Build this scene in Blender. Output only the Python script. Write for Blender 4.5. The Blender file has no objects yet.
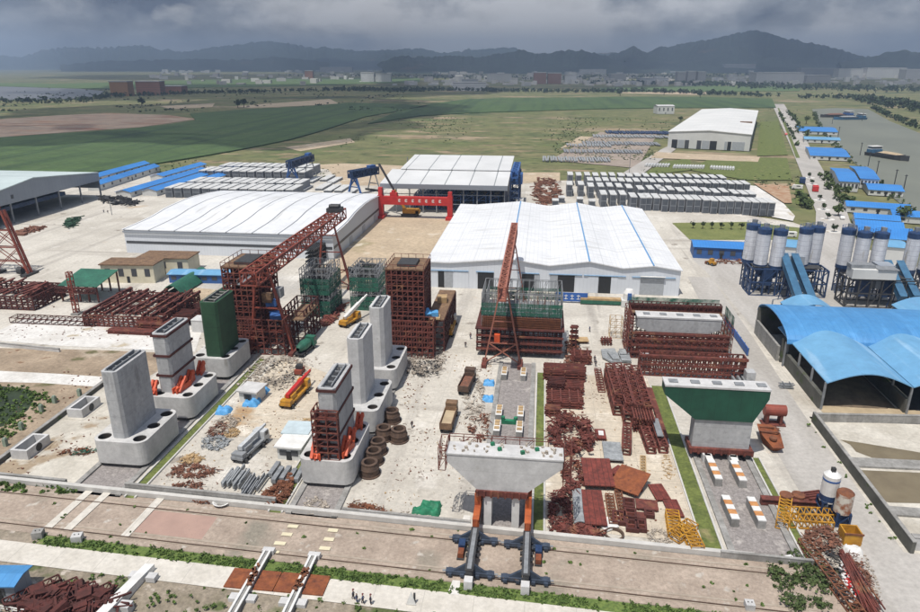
import bpy, bmesh, math, random
from mathutils import Vector, Matrix
random.seed(7)
R = math.radians
SC = bpy.context.scene
COL = SC.collection

# ------------------------------------------------------------------ camera, light, exposure
HC, FPX = 70.0, 680.0
PITCH = math.atan(242 / 680.0)
YAW = math.atan(86 / math.hypot(680, 242))
cam_d = bpy.data.cameras.new('camera')
cam = bpy.data.objects.new('camera', cam_d); COL.objects.link(cam)
cam_d.sensor_width = 36; cam_d.lens = 36 * FPX / 920
cam_d.clip_start = 1; cam_d.clip_end = 60000
cam.location = (0, 0, HC); cam.rotation_euler = (math.pi / 2 - PITCH, 0, YAW)
SC.camera = cam

SUN_EL, SUN_AZ = R(69), R(205)         # azimuth from +Y towards +X
sd = Vector((math.sin(SUN_AZ) * math.cos(SUN_EL), math.cos(SUN_AZ) * math.cos(SUN_EL), math.sin(SUN_EL)))
sun_d = bpy.data.lights.new('sun', 'SUN'); sun_d.energy = 4.3; sun_d.angle = R(0.5); sun_d.color = (1, .95, .88)
sun = bpy.data.objects.new('sun', sun_d); COL.objects.link(sun)
sun.rotation_euler = sd.to_track_quat('Z', 'Y').to_euler()
sun.location = (0, -100, 300)

SC.view_settings.view_transform = 'Standard'; SC.view_settings.look = 'None'
SC.view_settings.gamma = 1; SC.view_settings.use_curve_mapping = False
SC.view_settings.exposure = 0.0
SC.render.engine = 'CYCLES'
SC.cycles.volume_bounces = 0; SC.cycles.max_bounces = 5; SC.cycles.diffuse_bounces = 3
SC.cycles.transparent_max_bounces = 24

W = bpy.data.worlds.new('World'); SC.world = W; W.use_nodes = True
def world():
    nt = W.node_tree; N = nt.nodes; L = nt.links; N.clear()
    def nd(t, **k):
        n = N.new(t)
        for a, b in k.items(): setattr(n, a, b)
        return n
    def mth(op, a, b=None, c=None, clamp=False):
        n = nd('ShaderNodeMath', operation=op, use_clamp=clamp)
        for i, v in enumerate((a, b, c)):
            if v is None: continue
            if isinstance(v, (int, float)): n.inputs[i].default_value = v
            else: L.new(v, n.inputs[i])
        return n.outputs[0]
    sky = nd('ShaderNodeTexSky', sky_type='NISHITA', sun_disc=False)
    sky.sun_elevation = SUN_EL; sky.sun_rotation = SUN_AZ
    sky.altitude = 50; sky.air_density = 1.2; sky.dust_density = 2.0
    b1 = nd('ShaderNodeBackground'); L.new(sky.outputs[0], b1.inputs[0]); b1.inputs[1].default_value = .12
    tc = nd('ShaderNodeTexCoord'); sep = nd('ShaderNodeSeparateXYZ'); L.new(tc.outputs['Generated'], sep.inputs[0])
    x, y, z = sep.outputs
    zz = mth('ADD', mth('MAXIMUM', z, 0.0), .055)
    cx = nd('ShaderNodeCombineXYZ'); L.new(mth('DIVIDE', x, zz), cx.inputs[0]); L.new(mth('DIVIDE', y, zz), cx.inputs[1])
    n1 = nd('ShaderNodeTexNoise'); n1.inputs['Scale'].default_value = .34; n1.inputs['Detail'].default_value = 9; n1.inputs['Roughness'].default_value = .56
    L.new(cx.outputs[0], n1.inputs['Vector'])
    n2 = nd('ShaderNodeTexNoise'); n2.inputs['Scale'].default_value = 4.2; n2.inputs['Detail'].default_value = 6
    mp = nd('ShaderNodeMapping'); mp.inputs['Scale'].default_value = (1.25, 1.25, 2.6); mp.inputs['Location'].default_value = (3.3, 1.2, 0)
    L.new(tc.outputs['Generated'], mp.inputs[0]); L.new(mp.outputs[0], n2.inputs['Vector'])
    # billows of the cloud deck: dark undersides to paler rims
    n3 = nd('ShaderNodeTexNoise'); n3.inputs['Scale'].default_value = 11; n3.inputs['Detail'].default_value = 8; n3.inputs['Roughness'].default_value = .6
    mp3 = nd('ShaderNodeMapping'); mp3.inputs['Scale'].default_value = (1, 1, 1.6); mp3.inputs['Location'].default_value = (1.7, 4.4, .3)
    L.new(tc.outputs['Generated'], mp3.inputs[0]); L.new(mp3.outputs[0], n3.inputs['Vector'])
    mix = mth('ADD', mth('MULTIPLY', n2.outputs[0], .55), mth('MULTIPLY', n3.outputs[0], .45))
    mix = mth('ADD', mix, mth('MULTIPLY', mth('SUBTRACT', n1.outputs[0], .5), .1))
    # the deck is heaviest to the left and right of the view north
    side = mth('MULTIPLY', mth('ABSOLUTE', mth('ADD', x, .02)), .26)
    mix = mth('SUBTRACT', mth('ADD', mix, .115), side)
    cr = nd('ShaderNodeValToRGB'); e = cr.color_ramp.elements
    e[0].position = .40; e[0].color = (.068, .080, .112, 1)
    e[1].position = .62; e[1].color = (.46, .46, .47, 1)
    q = cr.color_ramp.elements.new(.5); q.color = (.20, .212, .235, 1)
    L.new(mix, cr.inputs[0])
    # a band of paler air under the deck
    band = nd('ShaderNodeMix', data_type='RGBA'); band.inputs[7].default_value = (.235, .262, .315, 1)
    L.new(cr.outputs[0], band.inputs[6])
    L.new(mth('MULTIPLY', mth('SUBTRACT', 1.0, mth('DIVIDE', z, .05), clamp=True), .6), band.inputs[0])
    b2 = nd('ShaderNodeBackground'); L.new(band.outputs[2], b2.inputs[0]); b2.inputs[1].default_value = 1.6
    # sunlit cumulus heads poking through (cells at chosen bearings)
    heads = None
    for az, el, ra, re in ((-20.9, 3.35, 1.45, .72), (-11.5, 4.3, 3.0, .6), (-7.0, 3.4, 1.2, .45), (2.2, 3.5, 2.2, .55), (-14.5, 3.9, 1.4, .4), (8.5, 4.4, 2.8, .45)):
        a = math.degrees(-YAW) * -1
        azw = R(az) - YAW
        d = Vector((math.sin(azw) * math.cos(R(el)), math.cos(azw) * math.cos(R(el)), math.sin(R(el))))
        rt = Vector((math.cos(azw), -math.sin(azw), 0))
        du = mth('DIVIDE', mth('ADD', mth('MULTIPLY', x, rt.x), mth('MULTIPLY', y, rt.y)), math.sin(R(ra)))
        dv = mth('DIVIDE', mth('SUBTRACT', z, d.z), math.sin(R(re)))
        r2 = mth('ADD', mth('MULTIPLY', du, du), mth('MULTIPLY', dv, dv))
        k = mth('SUBTRACT', 1.25, mth('ADD', r2, mth('MULTIPLY', mth('SUBTRACT', n4.outputs[0], .5), 6.5))) if heads is not None else None
        if k is None:
            n4 = nd('ShaderNodeTexNoise'); n4.inputs['Scale'].default_value = 42; n4.inputs['Detail'].default_value = 6
            mp4 = nd('ShaderNodeMapping'); mp4.inputs['Scale'].default_value = (1, 1, 1.7)
            L.new(tc.outputs['Generated'], mp4.inputs[0]); L.new(mp4.outputs[0], n4.inputs['Vector'])
            k = mth('SUBTRACT', 1.25, mth('ADD', r2, mth('MULTIPLY', mth('SUBTRACT', n4.outputs[0], .5), 6.5)))
        front = mth('GREATER_THAN', mth('ADD', mth('MULTIPLY', x, d.x), mth('MULTIPLY', y, d.y)), .5)
        w = 1.0 if az == -20.9 else .5
        k = mth('MULTIPLY', mth('MULTIPLY', mth('MULTIPLY', k, .45, clamp=True), front), w)
        heads = k if heads is None else mth('MAXIMUM', heads, k)
    b3 = nd('ShaderNodeBackground'); b3.inputs[0].default_value = (.56, .56, .56, 1)
    m1 = nd('ShaderNodeMixShader'); L.new(heads, m1.inputs[0]); L.new(b2.outputs[0], m1.inputs[1]); L.new(b3.outputs[0], m1.inputs[2])
    # the deck covers the low sky; overhead it breaks and the clear sky shows
    cov = mth('SUBTRACT', 1.0, mth('MULTIPLY', mth('SUBTRACT', z, .35), 2.2, clamp=True))
    m2 = nd('ShaderNodeMixShader'); L.new(cov, m2.inputs[0]); L.new(b1.outputs[0], m2.inputs[1]); L.new(m1.outputs[0], m2.inputs[2])
    out = nd('ShaderNodeOutputWorld'); L.new(m2.outputs[0], out.inputs[0])
world()

# ------------------------------------------------------------------ helpers
_fw = Vector((-math.sin(YAW) * math.cos(PITCH), math.cos(YAW) * math.cos(PITCH), -math.sin(PITCH)))
_rt = Vector((math.cos(YAW), math.sin(YAW), 0)); _up = _rt.cross(_fw)
def G(px, py, z=0.0):
    """a point of the survey (920 x 612) as metres on the level z"""
    d = _rt * (px - 460) - _up * (py - 306) + _fw * FPX
    t = (z - HC) / d.z
    return d.x * t, d.y * t

MATS = {}
def _nodes(m):
    nt = m.node_tree; nt.nodes.clear()
    out = nt.nodes.new('ShaderNodeOutputMaterial'); b = nt.nodes.new('ShaderNodeBsdfPrincipled')
    nt.links.new(b.outputs[0], out.inputs[0])
    return nt, b, out
def mat(name, c, c2=None, scale=.3, rough=.8, metal=0, detail=6, lines=None, bump=0, c3=None, spots=None, stretch=(1, 1, 1), lo=.35, hi=.65, streak=None, fine=None):
    """procedural paint: c..c2 by noise; lines=(axis, period, width, colour) seams; spots=(colour, scale, threshold) patches"""
    m = bpy.data.materials.new(name); m.use_nodes = True
    nt, b, out = _nodes(m); N = nt.nodes; L = nt.links
    tc = N.new('ShaderNodeTexCoord'); mp = N.new('ShaderNodeMapping'); mp.inputs['Scale'].default_value = stretch
    geo = N.new('ShaderNodeNewGeometry')
    L.new(geo.outputs['Position'], mp.inputs[0])
    ns = N.new('ShaderNodeTexNoise'); ns.inputs['Scale'].default_value = scale; ns.inputs['Detail'].default_value = detail; ns.inputs['Roughness'].default_value = .62
    L.new(mp.outputs[0], ns.inputs['Vector'])
    cr = N.new('ShaderNodeValToRGB'); e = cr.color_ramp.elements
    if c2 is None: c2 = tuple(v * .8 for v in c)
    e[0].position = lo; e[0].color = (*c2, 1); e[1].position = hi; e[1].color = (*c, 1)
    if c3: q = e.new((lo + hi) / 2); q.color = (*c3, 1)
    L.new(ns.outputs[0], cr.inputs[0]); col = cr.outputs[0]
    def mixc(fac, a, bcol):
        k = N.new('ShaderNodeMix'); k.data_type = 'RGBA'
        L.new(fac, k.inputs[0]); L.new(a, k.inputs[6]); k.inputs[7].default_value = (*bcol, 1)
        return k.outputs[2]
    for sp in ([spots] if spots and not isinstance(spots[0], (list,)) and not isinstance(spots[0][0], tuple) else (spots or [])):
        n2 = N.new('ShaderNodeTexNoise'); n2.inputs['Scale'].default_value = sp[1]; n2.inputs['Detail'].default_value = 5
        L.new(mp.outputs[0], n2.inputs['Vector'])
        r2 = N.new('ShaderNodeMapRange'); r2.inputs[1].default_value = sp[2]; r2.inputs[2].default_value = sp[2] + (sp[3] if len(sp) > 3 else .08)
        L.new(n2.outputs[0], r2.inputs[0]); col = mixc(r2.outputs[0], col, sp[0])
    for st in (streak or []):
        m2 = N.new('ShaderNodeMapping'); m2.inputs['Scale'].default_value = (*st[3], 1); m2.inputs['Rotation'].default_value = (0, 0, st[4])
        L.new(geo.outputs['Position'], m2.inputs[0])
        n2 = N.new('ShaderNodeTexNoise'); n2.inputs['Scale'].default_value = st[1]; n2.inputs['Detail'].default_value = 6; L.new(m2.outputs[0], n2.inputs['Vector'])
        r2 = N.new('ShaderNodeMapRange'); r2.inputs[1].default_value = st[2]; r2.inputs[2].default_value = st[2] + .12; r2.inputs[4].default_value = .8
        L.new(n2.outputs[0], r2.inputs[0]); col = mixc(r2.outputs[0], col, st[0])
    if fine:
        n3 = N.new('ShaderNodeTexNoise'); n3.inputs['Scale'].default_value = fine[0]; n3.inputs['Detail'].default_value = 5; n3.inputs['Roughness'].default_value = .75
        L.new(geo.outputs['Position'], n3.inputs['Vector'])
        r3 = N.new('ShaderNodeMapRange'); r3.inputs[1].default_value = .3; r3.inputs[2].default_value = .7; r3.inputs[3].default_value = 1 - fine[1]; r3.inputs[4].default_value = 1 + fine[1] * .6
        L.new(n3.outputs[0], r3.inputs[0])
        k = N.new('ShaderNodeMix'); k.data_type = 'RGBA'; k.blend_type = 'MULTIPLY'; k.inputs[0].default_value = 1
        L.new(col, k.inputs[6]); L.new(r3.outputs[0], k.inputs[7]); col = k.outputs[2]
    for ln in (lines if isinstance(lines, list) else [lines] if lines else []):
        ax, per, wd, lc = ln
        s = N.new('ShaderNodeSeparateXYZ'); L.new(tc.outputs['Object'], s.inputs[0])
        a = N.new('ShaderNodeMath'); a.operation = 'DIVIDE'; L.new(s.outputs[ax], a.inputs[0]); a.inputs[1].default_value = per
        f = N.new('ShaderNodeMath'); f.operation = 'FRACT'; L.new(a.outputs[0], f.inputs[0])
        g = N.new('ShaderNodeMath'); g.operation = 'LESS_THAN'; L.new(f.outputs[0], g.inputs[0]); g.inputs[1].default_value = wd / per
        col = mixc(g.outputs[0], col, lc)
    L.new(col, b.inputs['Base Color'])
    b.inputs['Roughness'].default_value = rough; b.inputs['Metallic'].default_value = metal
    if bump:
        bp = N.new('ShaderNodeBump'); bp.inputs['Strength'].default_value = bump; bp.inputs['Distance'].default_value = .3
        nb = N.new('ShaderNodeTexNoise'); nb.inputs['Scale'].default_value = scale * 4; nb.inputs['Detail'].default_value = 8
        L.new(mp.outputs[0], nb.inputs['Vector'])
        L.new(nb.outputs[0], bp.inputs['Height']); L.new(bp.outputs[0], b.inputs['Normal'])
    MATS[name] = m
    return m

class MB:
    def __init__(s): s.v = []; s.f = []
    def add(s, vs, fs):
        n = len(s.v); s.v += [tuple(p) for p in vs]; s.f += [tuple(i + n for i in f) for f in fs]; return s
    def box(s, x0, x1, y0, y1, z0, z1):
        return s.add([(x0, y0, z0), (x1, y0, z0), (x1, y1, z0), (x0, y1, z0), (x0, y0, z1), (x1, y0, z1), (x1, y1, z1), (x0, y1, z1)],
                     [(3, 2, 1, 0), (4, 5, 6, 7), (0, 1, 5, 4), (1, 2, 6, 5), (2, 3, 7, 6), (3, 0, 4, 7)])
    def obox(s, c, sx, sy, sz, rz=0, rx=0, ry=0):
        M = Matrix.Rotation(rz, 3, 'Z') @ Matrix.Rotation(rx, 3, 'X') @ Matrix.Rotation(ry, 3, 'Y'); c = Vector(c)
        vs = [c + M @ Vector((a * sx / 2, b * sy / 2, d * sz / 2)) for d in (-1, 1) for a, b in ((-1, -1), (1, -1), (1, 1), (-1, 1))]
        return s.add(vs, [(3, 2, 1, 0), (4, 5, 6, 7), (0, 1, 5, 4), (1, 2, 6, 5), (2, 3, 7, 6), (3, 0, 4, 7)])
    def bar(s, p, q, w, h=None, n=4):
        p = Vector(p); q = Vector(q); d = q - p
        if d.length < 1e-6: return s
        d.normalize(); h = h or w
        u = Vector((0, 0, 1)) if abs(d.z) < .95 else Vector((0, 1, 0))
        a = d.cross(u).normalized(); b = a.cross(d)
        vs = []
        for o in (p, q):
            for k in range(n):
                t = 2 * math.pi * (k + .5) / n; r = 1 / math.cos(math.pi / n)
                vs.append(o + a * (math.cos(t) * r * w / 2) + b * (math.sin(t) * r * h / 2))
        fs = [(k, (k + 1) % n, n + (k + 1) % n, n + k) for k in range(n)]
        fs += [tuple(range(n - 1, -1, -1)), tuple(range(n, 2 * n))]
        return s.add(vs, fs)
    def tube(s, p, q, r, n=10): return s.bar(p, q, 2 * r, n=n)
    def lathe(s, c, prof, n=16, cap=True):
        vs = []; fs = []
        for r, z in prof:
            for k in range(n):
                t = 2 * math.pi * k / n; vs.append((c[0] + r * math.cos(t), c[1] + r * math.sin(t), c[2] + z))
        m = len(prof)
        for i in range(m - 1):
            for k in range(n):
                fs.append((i * n + k, i * n + (k + 1) % n, (i + 1) * n + (k + 1) % n, (i + 1) * n + k))
        if cap: fs += [tuple(range(n - 1, -1, -1)), tuple(range((m - 1) * n, m * n))]
        return s.add(vs, fs)
    def prism(s, poly, z0, z1):
        a = sum(poly[i][0] * poly[(i + 1) % len(poly)][1] - poly[(i + 1) % len(poly)][0] * poly[i][1] for i in range(len(poly)))
        if a < 0: poly = poly[::-1]
        n = len(poly); vs = [(x, y, z0) for x, y in poly] + [(x, y, z1) for x, y in poly]
        fs = [tuple(range(n - 1, -1, -1)), tuple(range(n, 2 * n))] + [(k, (k + 1) % n, n + (k + 1) % n, n + k) for k in range(n)]
        return s.add(vs, fs)
    def sheet(s, poly, z):
        a = sum(poly[i][0] * poly[(i + 1) % len(poly)][1] - poly[(i + 1) % len(poly)][0] * poly[i][1] for i in range(len(poly)))
        if a < 0: poly = poly[::-1]
        return s.add([(x, y, z) for x, y in poly], [tuple(range(len(poly)))])
    def extrude_xz(s, prof, y0, y1):
        """outline in x,z pushed from y0 to y1"""
        n = len(prof); vs = [(x, y0, z) for x, z in prof] + [(x, y1, z) for x, z in prof]
        fs = [tuple(range(n)), tuple(range(2 * n - 1, n - 1, -1))] + [((k + 1) % n, k, n + k, n + (k + 1) % n) for k in range(n)]
        return s.add(vs, fs)
    def extrude_yz(s, prof, x0, x1):
        n = len(prof); vs = [(x0, y, z) for y, z in prof] + [(x1, y, z) for y, z in prof]
        fs = [tuple(range(n - 1, -1, -1)), tuple(range(n, 2 * n))] + [(k, (k + 1) % n, n + (k + 1) % n, n + k) for k in range(n)]
        return s.add(vs, fs)
    def truss(s, p, q, w, h, n, r=.18, faces='lrtb'):
        """box truss: four chords, posts and diagonals; p,q are bottom centre points"""
        p = Vector(p); q = Vector(q); d = (q - p); u = d.normalized()
        a = u.cross(Vector((0, 0, 1))).normalized(); b = Vector((0, 0, 1))
        def pt(t, i, j): return p + d * t + a * (w / 2 * i) + b * (h * j)
        for i in (-1, 1):
            for j in (0, 1): s.bar(pt(0, i, j), pt(1, i, j), r * 1.4)
        for k in range(n + 1):
            t = k / n
            for i in (-1, 1): s.bar(pt(t, i, 0), pt(t, i, 1), r)
            for j in (0, 1): s.bar(pt(t, -1, j), pt(t, 1, j), r)
            if k < n:
                t2 = (k + 1) / n; fl = k % 2
                for i in (-1, 1): s.bar(pt(t, i, fl), pt(t2, i, 1 - fl), r)
                s.bar(pt(t, -1 if fl else 1, 1), pt(t2, 1 if fl else -1, 1), r * .8)
        return s
    def frame_grid(s, x0, x1, y0, y1, z0, z1, nx, ny, nz, r=.12, diag=True, inner=False):
        X = [x0 + (x1 - x0) * i / nx for i in range(nx + 1)]; Y = [y0 + (y1 - y0) * i / ny for i in range(ny + 1)]; Z = [z0 + (z1 - z0) * i / nz for i in range(nz + 1)]
        for i, x in enumerate(X):
            for j, y in enumerate(Y):
                if inner or i in (0, nx) or j in (0, ny): s.bar((x, y, z0), (x, y, z1), r * 1.2)
        for z in Z:
            for j, y in enumerate(Y):
                if inner or j in (0, ny): s.bar((x0, y, z), (x1, y, z), r)
            for i, x in enumerate(X):
                if inner or i in (0, nx): s.bar((x, y0, z), (x, y1, z), r)
        if diag:
            for k in range(nz):
                for i in range(nx):
                    if (i + k) % 2 == 0:
                        for y in (y0, y1): s.bar((X[i], y, Z[k]), (X[i + 1], y, Z[k + 1]), r * .7)
                for j in range(ny):
                    if (j + k) % 2 == 0:
                        for x in (x0, x1): s.bar((x, Y[j], Z[k]), (x, Y[j + 1], Z[k + 1]), r * .7)
        return s
    def build(s, name, m, parent=None, loc=None, local=False, smooth=False):
        """one mesh object; world coordinates unless local (then relative to the parent)"""
        off = Vector((0, 0, 0))
        if loc is not None: off = Vector(loc)
        elif parent is not None and not local:
            p = parent
            while p is not None: off += p.location; p = p.parent
        me = bpy.data.meshes.new(name)
        me.from_pydata([(x - off.x, y - off.y, z - off.z) for x, y, z in s.v] if not local else s.v, [], s.f)
        me.materials.append(MATS[m] if isinstance(m, str) else m); me.update()
        if smooth: me.polygons.foreach_set('use_smooth', [True] * len(me.polygons))
        o = bpy.data.objects.new(name, me); COL.objects.link(o)
        if parent is not None: o.parent = parent
        elif loc is not None and not local: o.location = loc
        return o

def tag(o, label=None, cat=None, group=None, kind=None):
    for k, v in (('label', label), ('category', cat), ('group', group), ('kind', kind)):
        if v: o[k] = v
    return o
def empty(name, loc, label, cat, group=None, rz=0):
    o = bpy.data.objects.new(name, None); COL.objects.link(o)
    o.empty_display_size = .5; o.location = loc; o.rotation_euler = (0, 0, rz)
    return tag(o, label, cat, group)
def copy_tree(o, loc=None, rz=None, label=None, group=None, parent=None):
    c = o.copy(); COL.objects.link(c)
    if parent is not None: c.parent = parent
    if loc is not None: c.location = loc
    if rz is not None: c.rotation_euler = (0, 0, rz)
    if label: c['label'] = label
    if group: c['group'] = group
    for ch in list(KIDS(o)): copy_tree(ch, parent=c)
    return c
def KIDS(o): return o.children
def setting(name, mb, m): return tag(mb.build(name, m, loc=(0, 0, 0)), kind='structure')
def stuff(name, mb, m, label, cat): return tag(mb.build(name, m, loc=(0, 0, 0)), label, cat, kind='stuff')
def rnd(a, b): return random.uniform(a, b)

# ------------------------------------------------------------------ materials
RED = (.19, .05, .036); RED2 = (.095, .03, .023)
mat('concrete_ground', (.60, .57, .505), (.45, .42, .365), .045, .9, spots=[((.36, .32, .26), .022, .57, .16), ((.68, .655, .60), .08, .6, .12), ((.40, .39, .37), .012, .56, .12), ((.27, .24, .2), .19, .64, .07), ((.47, .36, .24), .06, .66, .1)], lines=[(0, 5, .12, (.44, .42, .375)), (1, 5, .12, (.44, .42, .375))], streak=[((.34, .315, .28), .14, .55, (1, .05), 0), ((.35, .32, .28), .12, .58, (.06, 1), .12), ((.64, .60, .54), .3, .62, (1, .1), -.3), ((.27, .25, .225), .45, .645, (1, .03), .05)], fine=(1.1, .24))
mat('concrete_road', (.46, .44, .41), (.36, .34, .31), .06, .9, spots=[((.28, .27, .25), .03, .6, .1)], stretch=(1.6, .35, 1), fine=(1, .2))
mat('pale_slab', (.70, .69, .66), (.56, .54, .50), .12, .9, spots=((.44, .38, .28), .1, .62, .05), fine=(.9, .2))
mat('quay_concrete', (.62, .59, .53), (.52, .49, .43), .2, .9, spots=[((.42, .39, .34), .06, .6, .1), ((.36, .33, .28), .5, .7, .05)], lines=(0, 7, .08, (.4, .38, .34)), fine=(1.2, .18))
mat('pavement', (.42, .345, .28), (.31, .25, .20), .22, .95, spots=[((.25, .225, .18), .1, .57, .12), ((.47, .43, .375), .45, .62, .08), ((.16, .15, .09), .3, .70, .05)], fine=(1.6, .3))
mat('gravel', (.32, .295, .28), (.22, .20, .19), 1.2, .95, spots=((.42, .39, .36), .3, .6, .1), fine=(3, .4))
mat('dirt', (.40, .315, .225), (.235, .18, .125), .1, .95, spots=[((.50, .43, .34), .07, .58, .12), ((.13, .12, .055), .11, .60, .06), ((.20, .115, .065), .2, .66, .06)], fine=(1.2, .35))
mat('tan_soil', (.50, .40, .28), (.40, .32, .225), .07, .95, spots=[((.30, .26, .14), .05, .6, .1), ((.60, .53, .43), .1, .6, .1)], fine=(.6, .3))
mat('shore', (.33, .28, .22), (.21, .18, .13), .25, .95, spots=[((.10, .12, .045), .16, .57, .06), ((.45, .40, .34), .4, .62, .06)], fine=(1.5, .4))
mat('rust_soil', (.30, .15, .075), (.42, .32, .22), .25, .95)
mat('red_earth', (.42, .25, .155), (.29, .15, .09), .012, .95, stretch=(.6, 2.4, 1), c3=(.42, .33, .25), fine=(.05, .3))
mat('terrain', (.115, .14, .046), (.185, .17, .078), .009, .95, spots=[((.30, .235, .15), .006, .60, .05), ((.05, .08, .028), .004, .56, .1), ((.33, .25, .16), .02, .64, .05), ((.085, .115, .036), .045, .57, .06), ((.26, .20, .115), .022, .60, .06), ((.07, .085, .03), .09, .60, .05), ((.27, .22, .13), .07, .64, .05)], stretch=(.8, 1.6, 1), fine=(.06, .4))
mat('cane', (.07, .125, .034), (.042, .082, .022), .02, .9, stretch=(1, 2, 1), bump=.6, spots=((.07, .11, .035), .008, .56, .1), fine=(.25, .35), streak=[((.03, .065, .02), .06, .5, (1, .035), -.5), ((.075, .12, .04), .05, .58, (1, .1), -.5)])
mat('cane_pale', (.10, .16, .05), (.07, .12, .036), .02, .9, stretch=(1, 2, 1), bump=.5, fine=(.1, .3))
mat('grass', (.15, .18, .045), (.09, .115, .03), .35, .95, spots=((.27, .24, .11), .2, .62, .1), fine=(1.4, .35))
mat('lawn', (.19, .205, .065), (.13, .155, .045), .12, .95, fine=(.9, .3))
mat('weeds', (.12, .19, .04), (.06, .105, .024), 1.1, .9)
mat('leaf', (.085, .12, .036), (.042, .07, .02), .8, .85)
mat('leaf_dark', (.042, .07, .024), (.018, .036, .012), .15, .9)
mat('bark', (.10, .075, .05), None, 2, .95)
mat('hill_wood', (.030, .050, .034), (.014, .026, .020), .006, .95, spots=((.10, .075, .05), .0035, .64, .05), fine=(.012, .5))
mat('quarry', (.19, .16, .13), (.12, .105, .085), .02, .95)
mat('river', (.19, .20, .16), (.155, .165, .135), .02, .45, bump=.1, stretch=(1, .4, 1))
mat('lake', (.16, .16, .165), (.12, .125, .13), .006, .3)
mat('pond', (.035, .055, .022), (.02, .03, .015), .3, .5)
mat('puddle', (.20, .165, .105), (.155, .125, .08), .2, .25)
mat('pit_floor', (.60, .57, .50), (.42, .39, .33), .12, .9, spots=((.33, .26, .18), .07, .6, .04), fine=(1.1, .22))
mat('rail_bed', (.40, .345, .28), (.30, .25, .20), .5, .95)
mat('post_green', (.26, .33, .26), None, 1, .8)
mat('hole_shade', (.07, .06, .055), (.04, .035, .03), .8, .8)  # dark colour stands in for the shade inside the cap holes
mat('kerb', (.55, .54, .51), None, .5, .9)
mat('wall_grey', (.34, .335, .32), (.22, .215, .2), .3, .9, stretch=(1, 1, .25), fine=(1.2, .3))
mat('dark_wall', (.12, .12, .105), (.07, .07, .06), .3, .95, spots=((.06, .085, .03), .25, .6, .06))
mat('precast', (.44, .45, .455), (.35, .355, .36), .35, .85, stretch=(1, 1, .22), streak=[((.30, .305, .31), .9, .55, (1, 1), 0), ((.52, .52, .51), .35, .62, (1, 1), 0)], spots=((.27, .27, .27), .5, .64, .1), lines=[(2, 3.3, .07, (.29, .295, .3)), (1, 2.55, .05, (.33, .335, .34))], fine=(1.2, .16))
mat('precast_pale', (.58, .58, .575), (.47, .47, .465), .35, .85, lines=[(2, 3.4, .06, (.42, .42, .415))], spots=((.40, .39, .37), .6, .66, .08), fine=(1.2, .15))
mat('precast_cap', (.56, .555, .54), (.44, .44, .43), .3, .85, stretch=(1, 1, .4), spots=((.36, .345, .32), .4, .66, .08), fine=(1.1, .18))
mat('white_roof', (.75, .765, .78), (.67, .685, .70), .05, .5, lines=[(0, 8.3, .16, (.50, .52, .54)), (1, 9.8, .22, (.5, .52, .54)), (0, 1.4, .12, (.58, .6, .62))], fine=(.2, .07), streak=[((.54, .545, .54), .35, .56, (.12, 1.2), 0), ((.48, .45, .40), .5, .68, (.1, 1.5), 0)])
mat('white_roof_seamed', (.74, .755, .77), (.66, .68, .70), .05, .5, lines=[(0, 10.4, .6, (.2, .215, .235))], fine=(.2, .08), streak=[((.50, .50, .49), .4, .58, (1.4, .08), 0)])
mat('white_roof_back', (.70, .705, .69), (.60, .61, .60), .03, .6, lines=(0, 4, .15, (.55, .56, .55)))
mat('shed_roof', (.66, .67, .67), (.57, .58, .58), .05, .5, lines=(0, 12.1, .5, (.22, .24, .25)))
mat('white_wall', (.66, .70, .75), (.58, .62, .67), .1, .6, lines=(0, 1.2, .06, (.5, .54, .58)))
mat('silver', (.55, .57, .58), (.42, .44, .45), 1.2, .4)
mat('cream_wall', (.66, .62, .48), (.55, .51, .39), .3, .85)
mat('pale_wall', (.62, .63, .61), (.52, .53, .52), .08, .7)
mat('grey_wall', (.30, .33, .37), (.25, .28, .32), .06, .7, lines=(1, 2.4, .08, (.22, .24, .27)))
mat('old_roof', (.52, .60, .60), (.42, .5, .5), .04, .6, lines=(1, 9, .3, (.36, .42, .43)))
mat('band', (.07, .075, .085), None, 1, .5)
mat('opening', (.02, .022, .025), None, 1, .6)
mat('roller_door', (.40, .43, .46), None, 1, .6, lines=(2, .35, .06, (.28, .3, .33)))
mat('blue_trim', (.10, .30, .58), None, 1, .5)
mat('blue_roof', (.045, .235, .60), (.035, .19, .52), .08, .45, lines=[(0, 1.1, .1, (.03, .15, .42)), (1, 6, .12, (.1, .3, .62))])
mat('blue_roof_pale', (.15, .36, .57), (.12, .30, .50), .05, .5, lines=[(1, 1.4, .06, (.15, .34, .55))], fine=(.35, .14), streak=[((.27, .46, .64), .3, .56, (1.2, .12), 0), ((.14, .30, .50), .5, .62, (1.4, .1), 0)])
mat('blue_roof_mid', (.075, .265, .53), (.06, .22, .46), .06, .5, lines=(0, 1.4, .07, (.04, .19, .45)), fine=(.35, .16), streak=[((.10, .31, .60), .3, .56, (1.2, .12), 0), ((.035, .18, .42), .5, .62, (1.4, .1), 0)])
mat('blue_wall', (.035, .115, .33), (.03, .095, .28), .4, .6)
mat('blue_paint', (.022, .055, .14), (.012, .03, .08), .8, .5)
mat('blue_bright', (.045, .13, .36), (.03, .09, .26), .6, .5)
mat('blue_tarp', (.10, .36, .68), (.07, .27, .55), 1.2, .6)
mat('conveyor_blue', (.05, .15, .26), (.035, .105, .19), .5, .5)
mat('silo_white', (.66, .68, .72), (.50, .52, .56), .7, .5, stretch=(1, 1, .12), spots=((.40, .39, .37), .9, .60, .08), lines=(2, 1.55, .14, (.40, .42, .47)), fine=(.7, .14))
mat('white_paint', (.74, .74, .72), (.6, .6, .58), .6, .5)
mat('yellow_paint', (.52, .27, .025), (.36, .17, .02), .8, .55, spots=((.2, .1, .04), 1.1, .64, .08))
mat('orange_paint', (.46, .12, .035), (.30, .07, .025), .8, .6, spots=((.16, .06, .03), .9, .62, .08))
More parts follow.
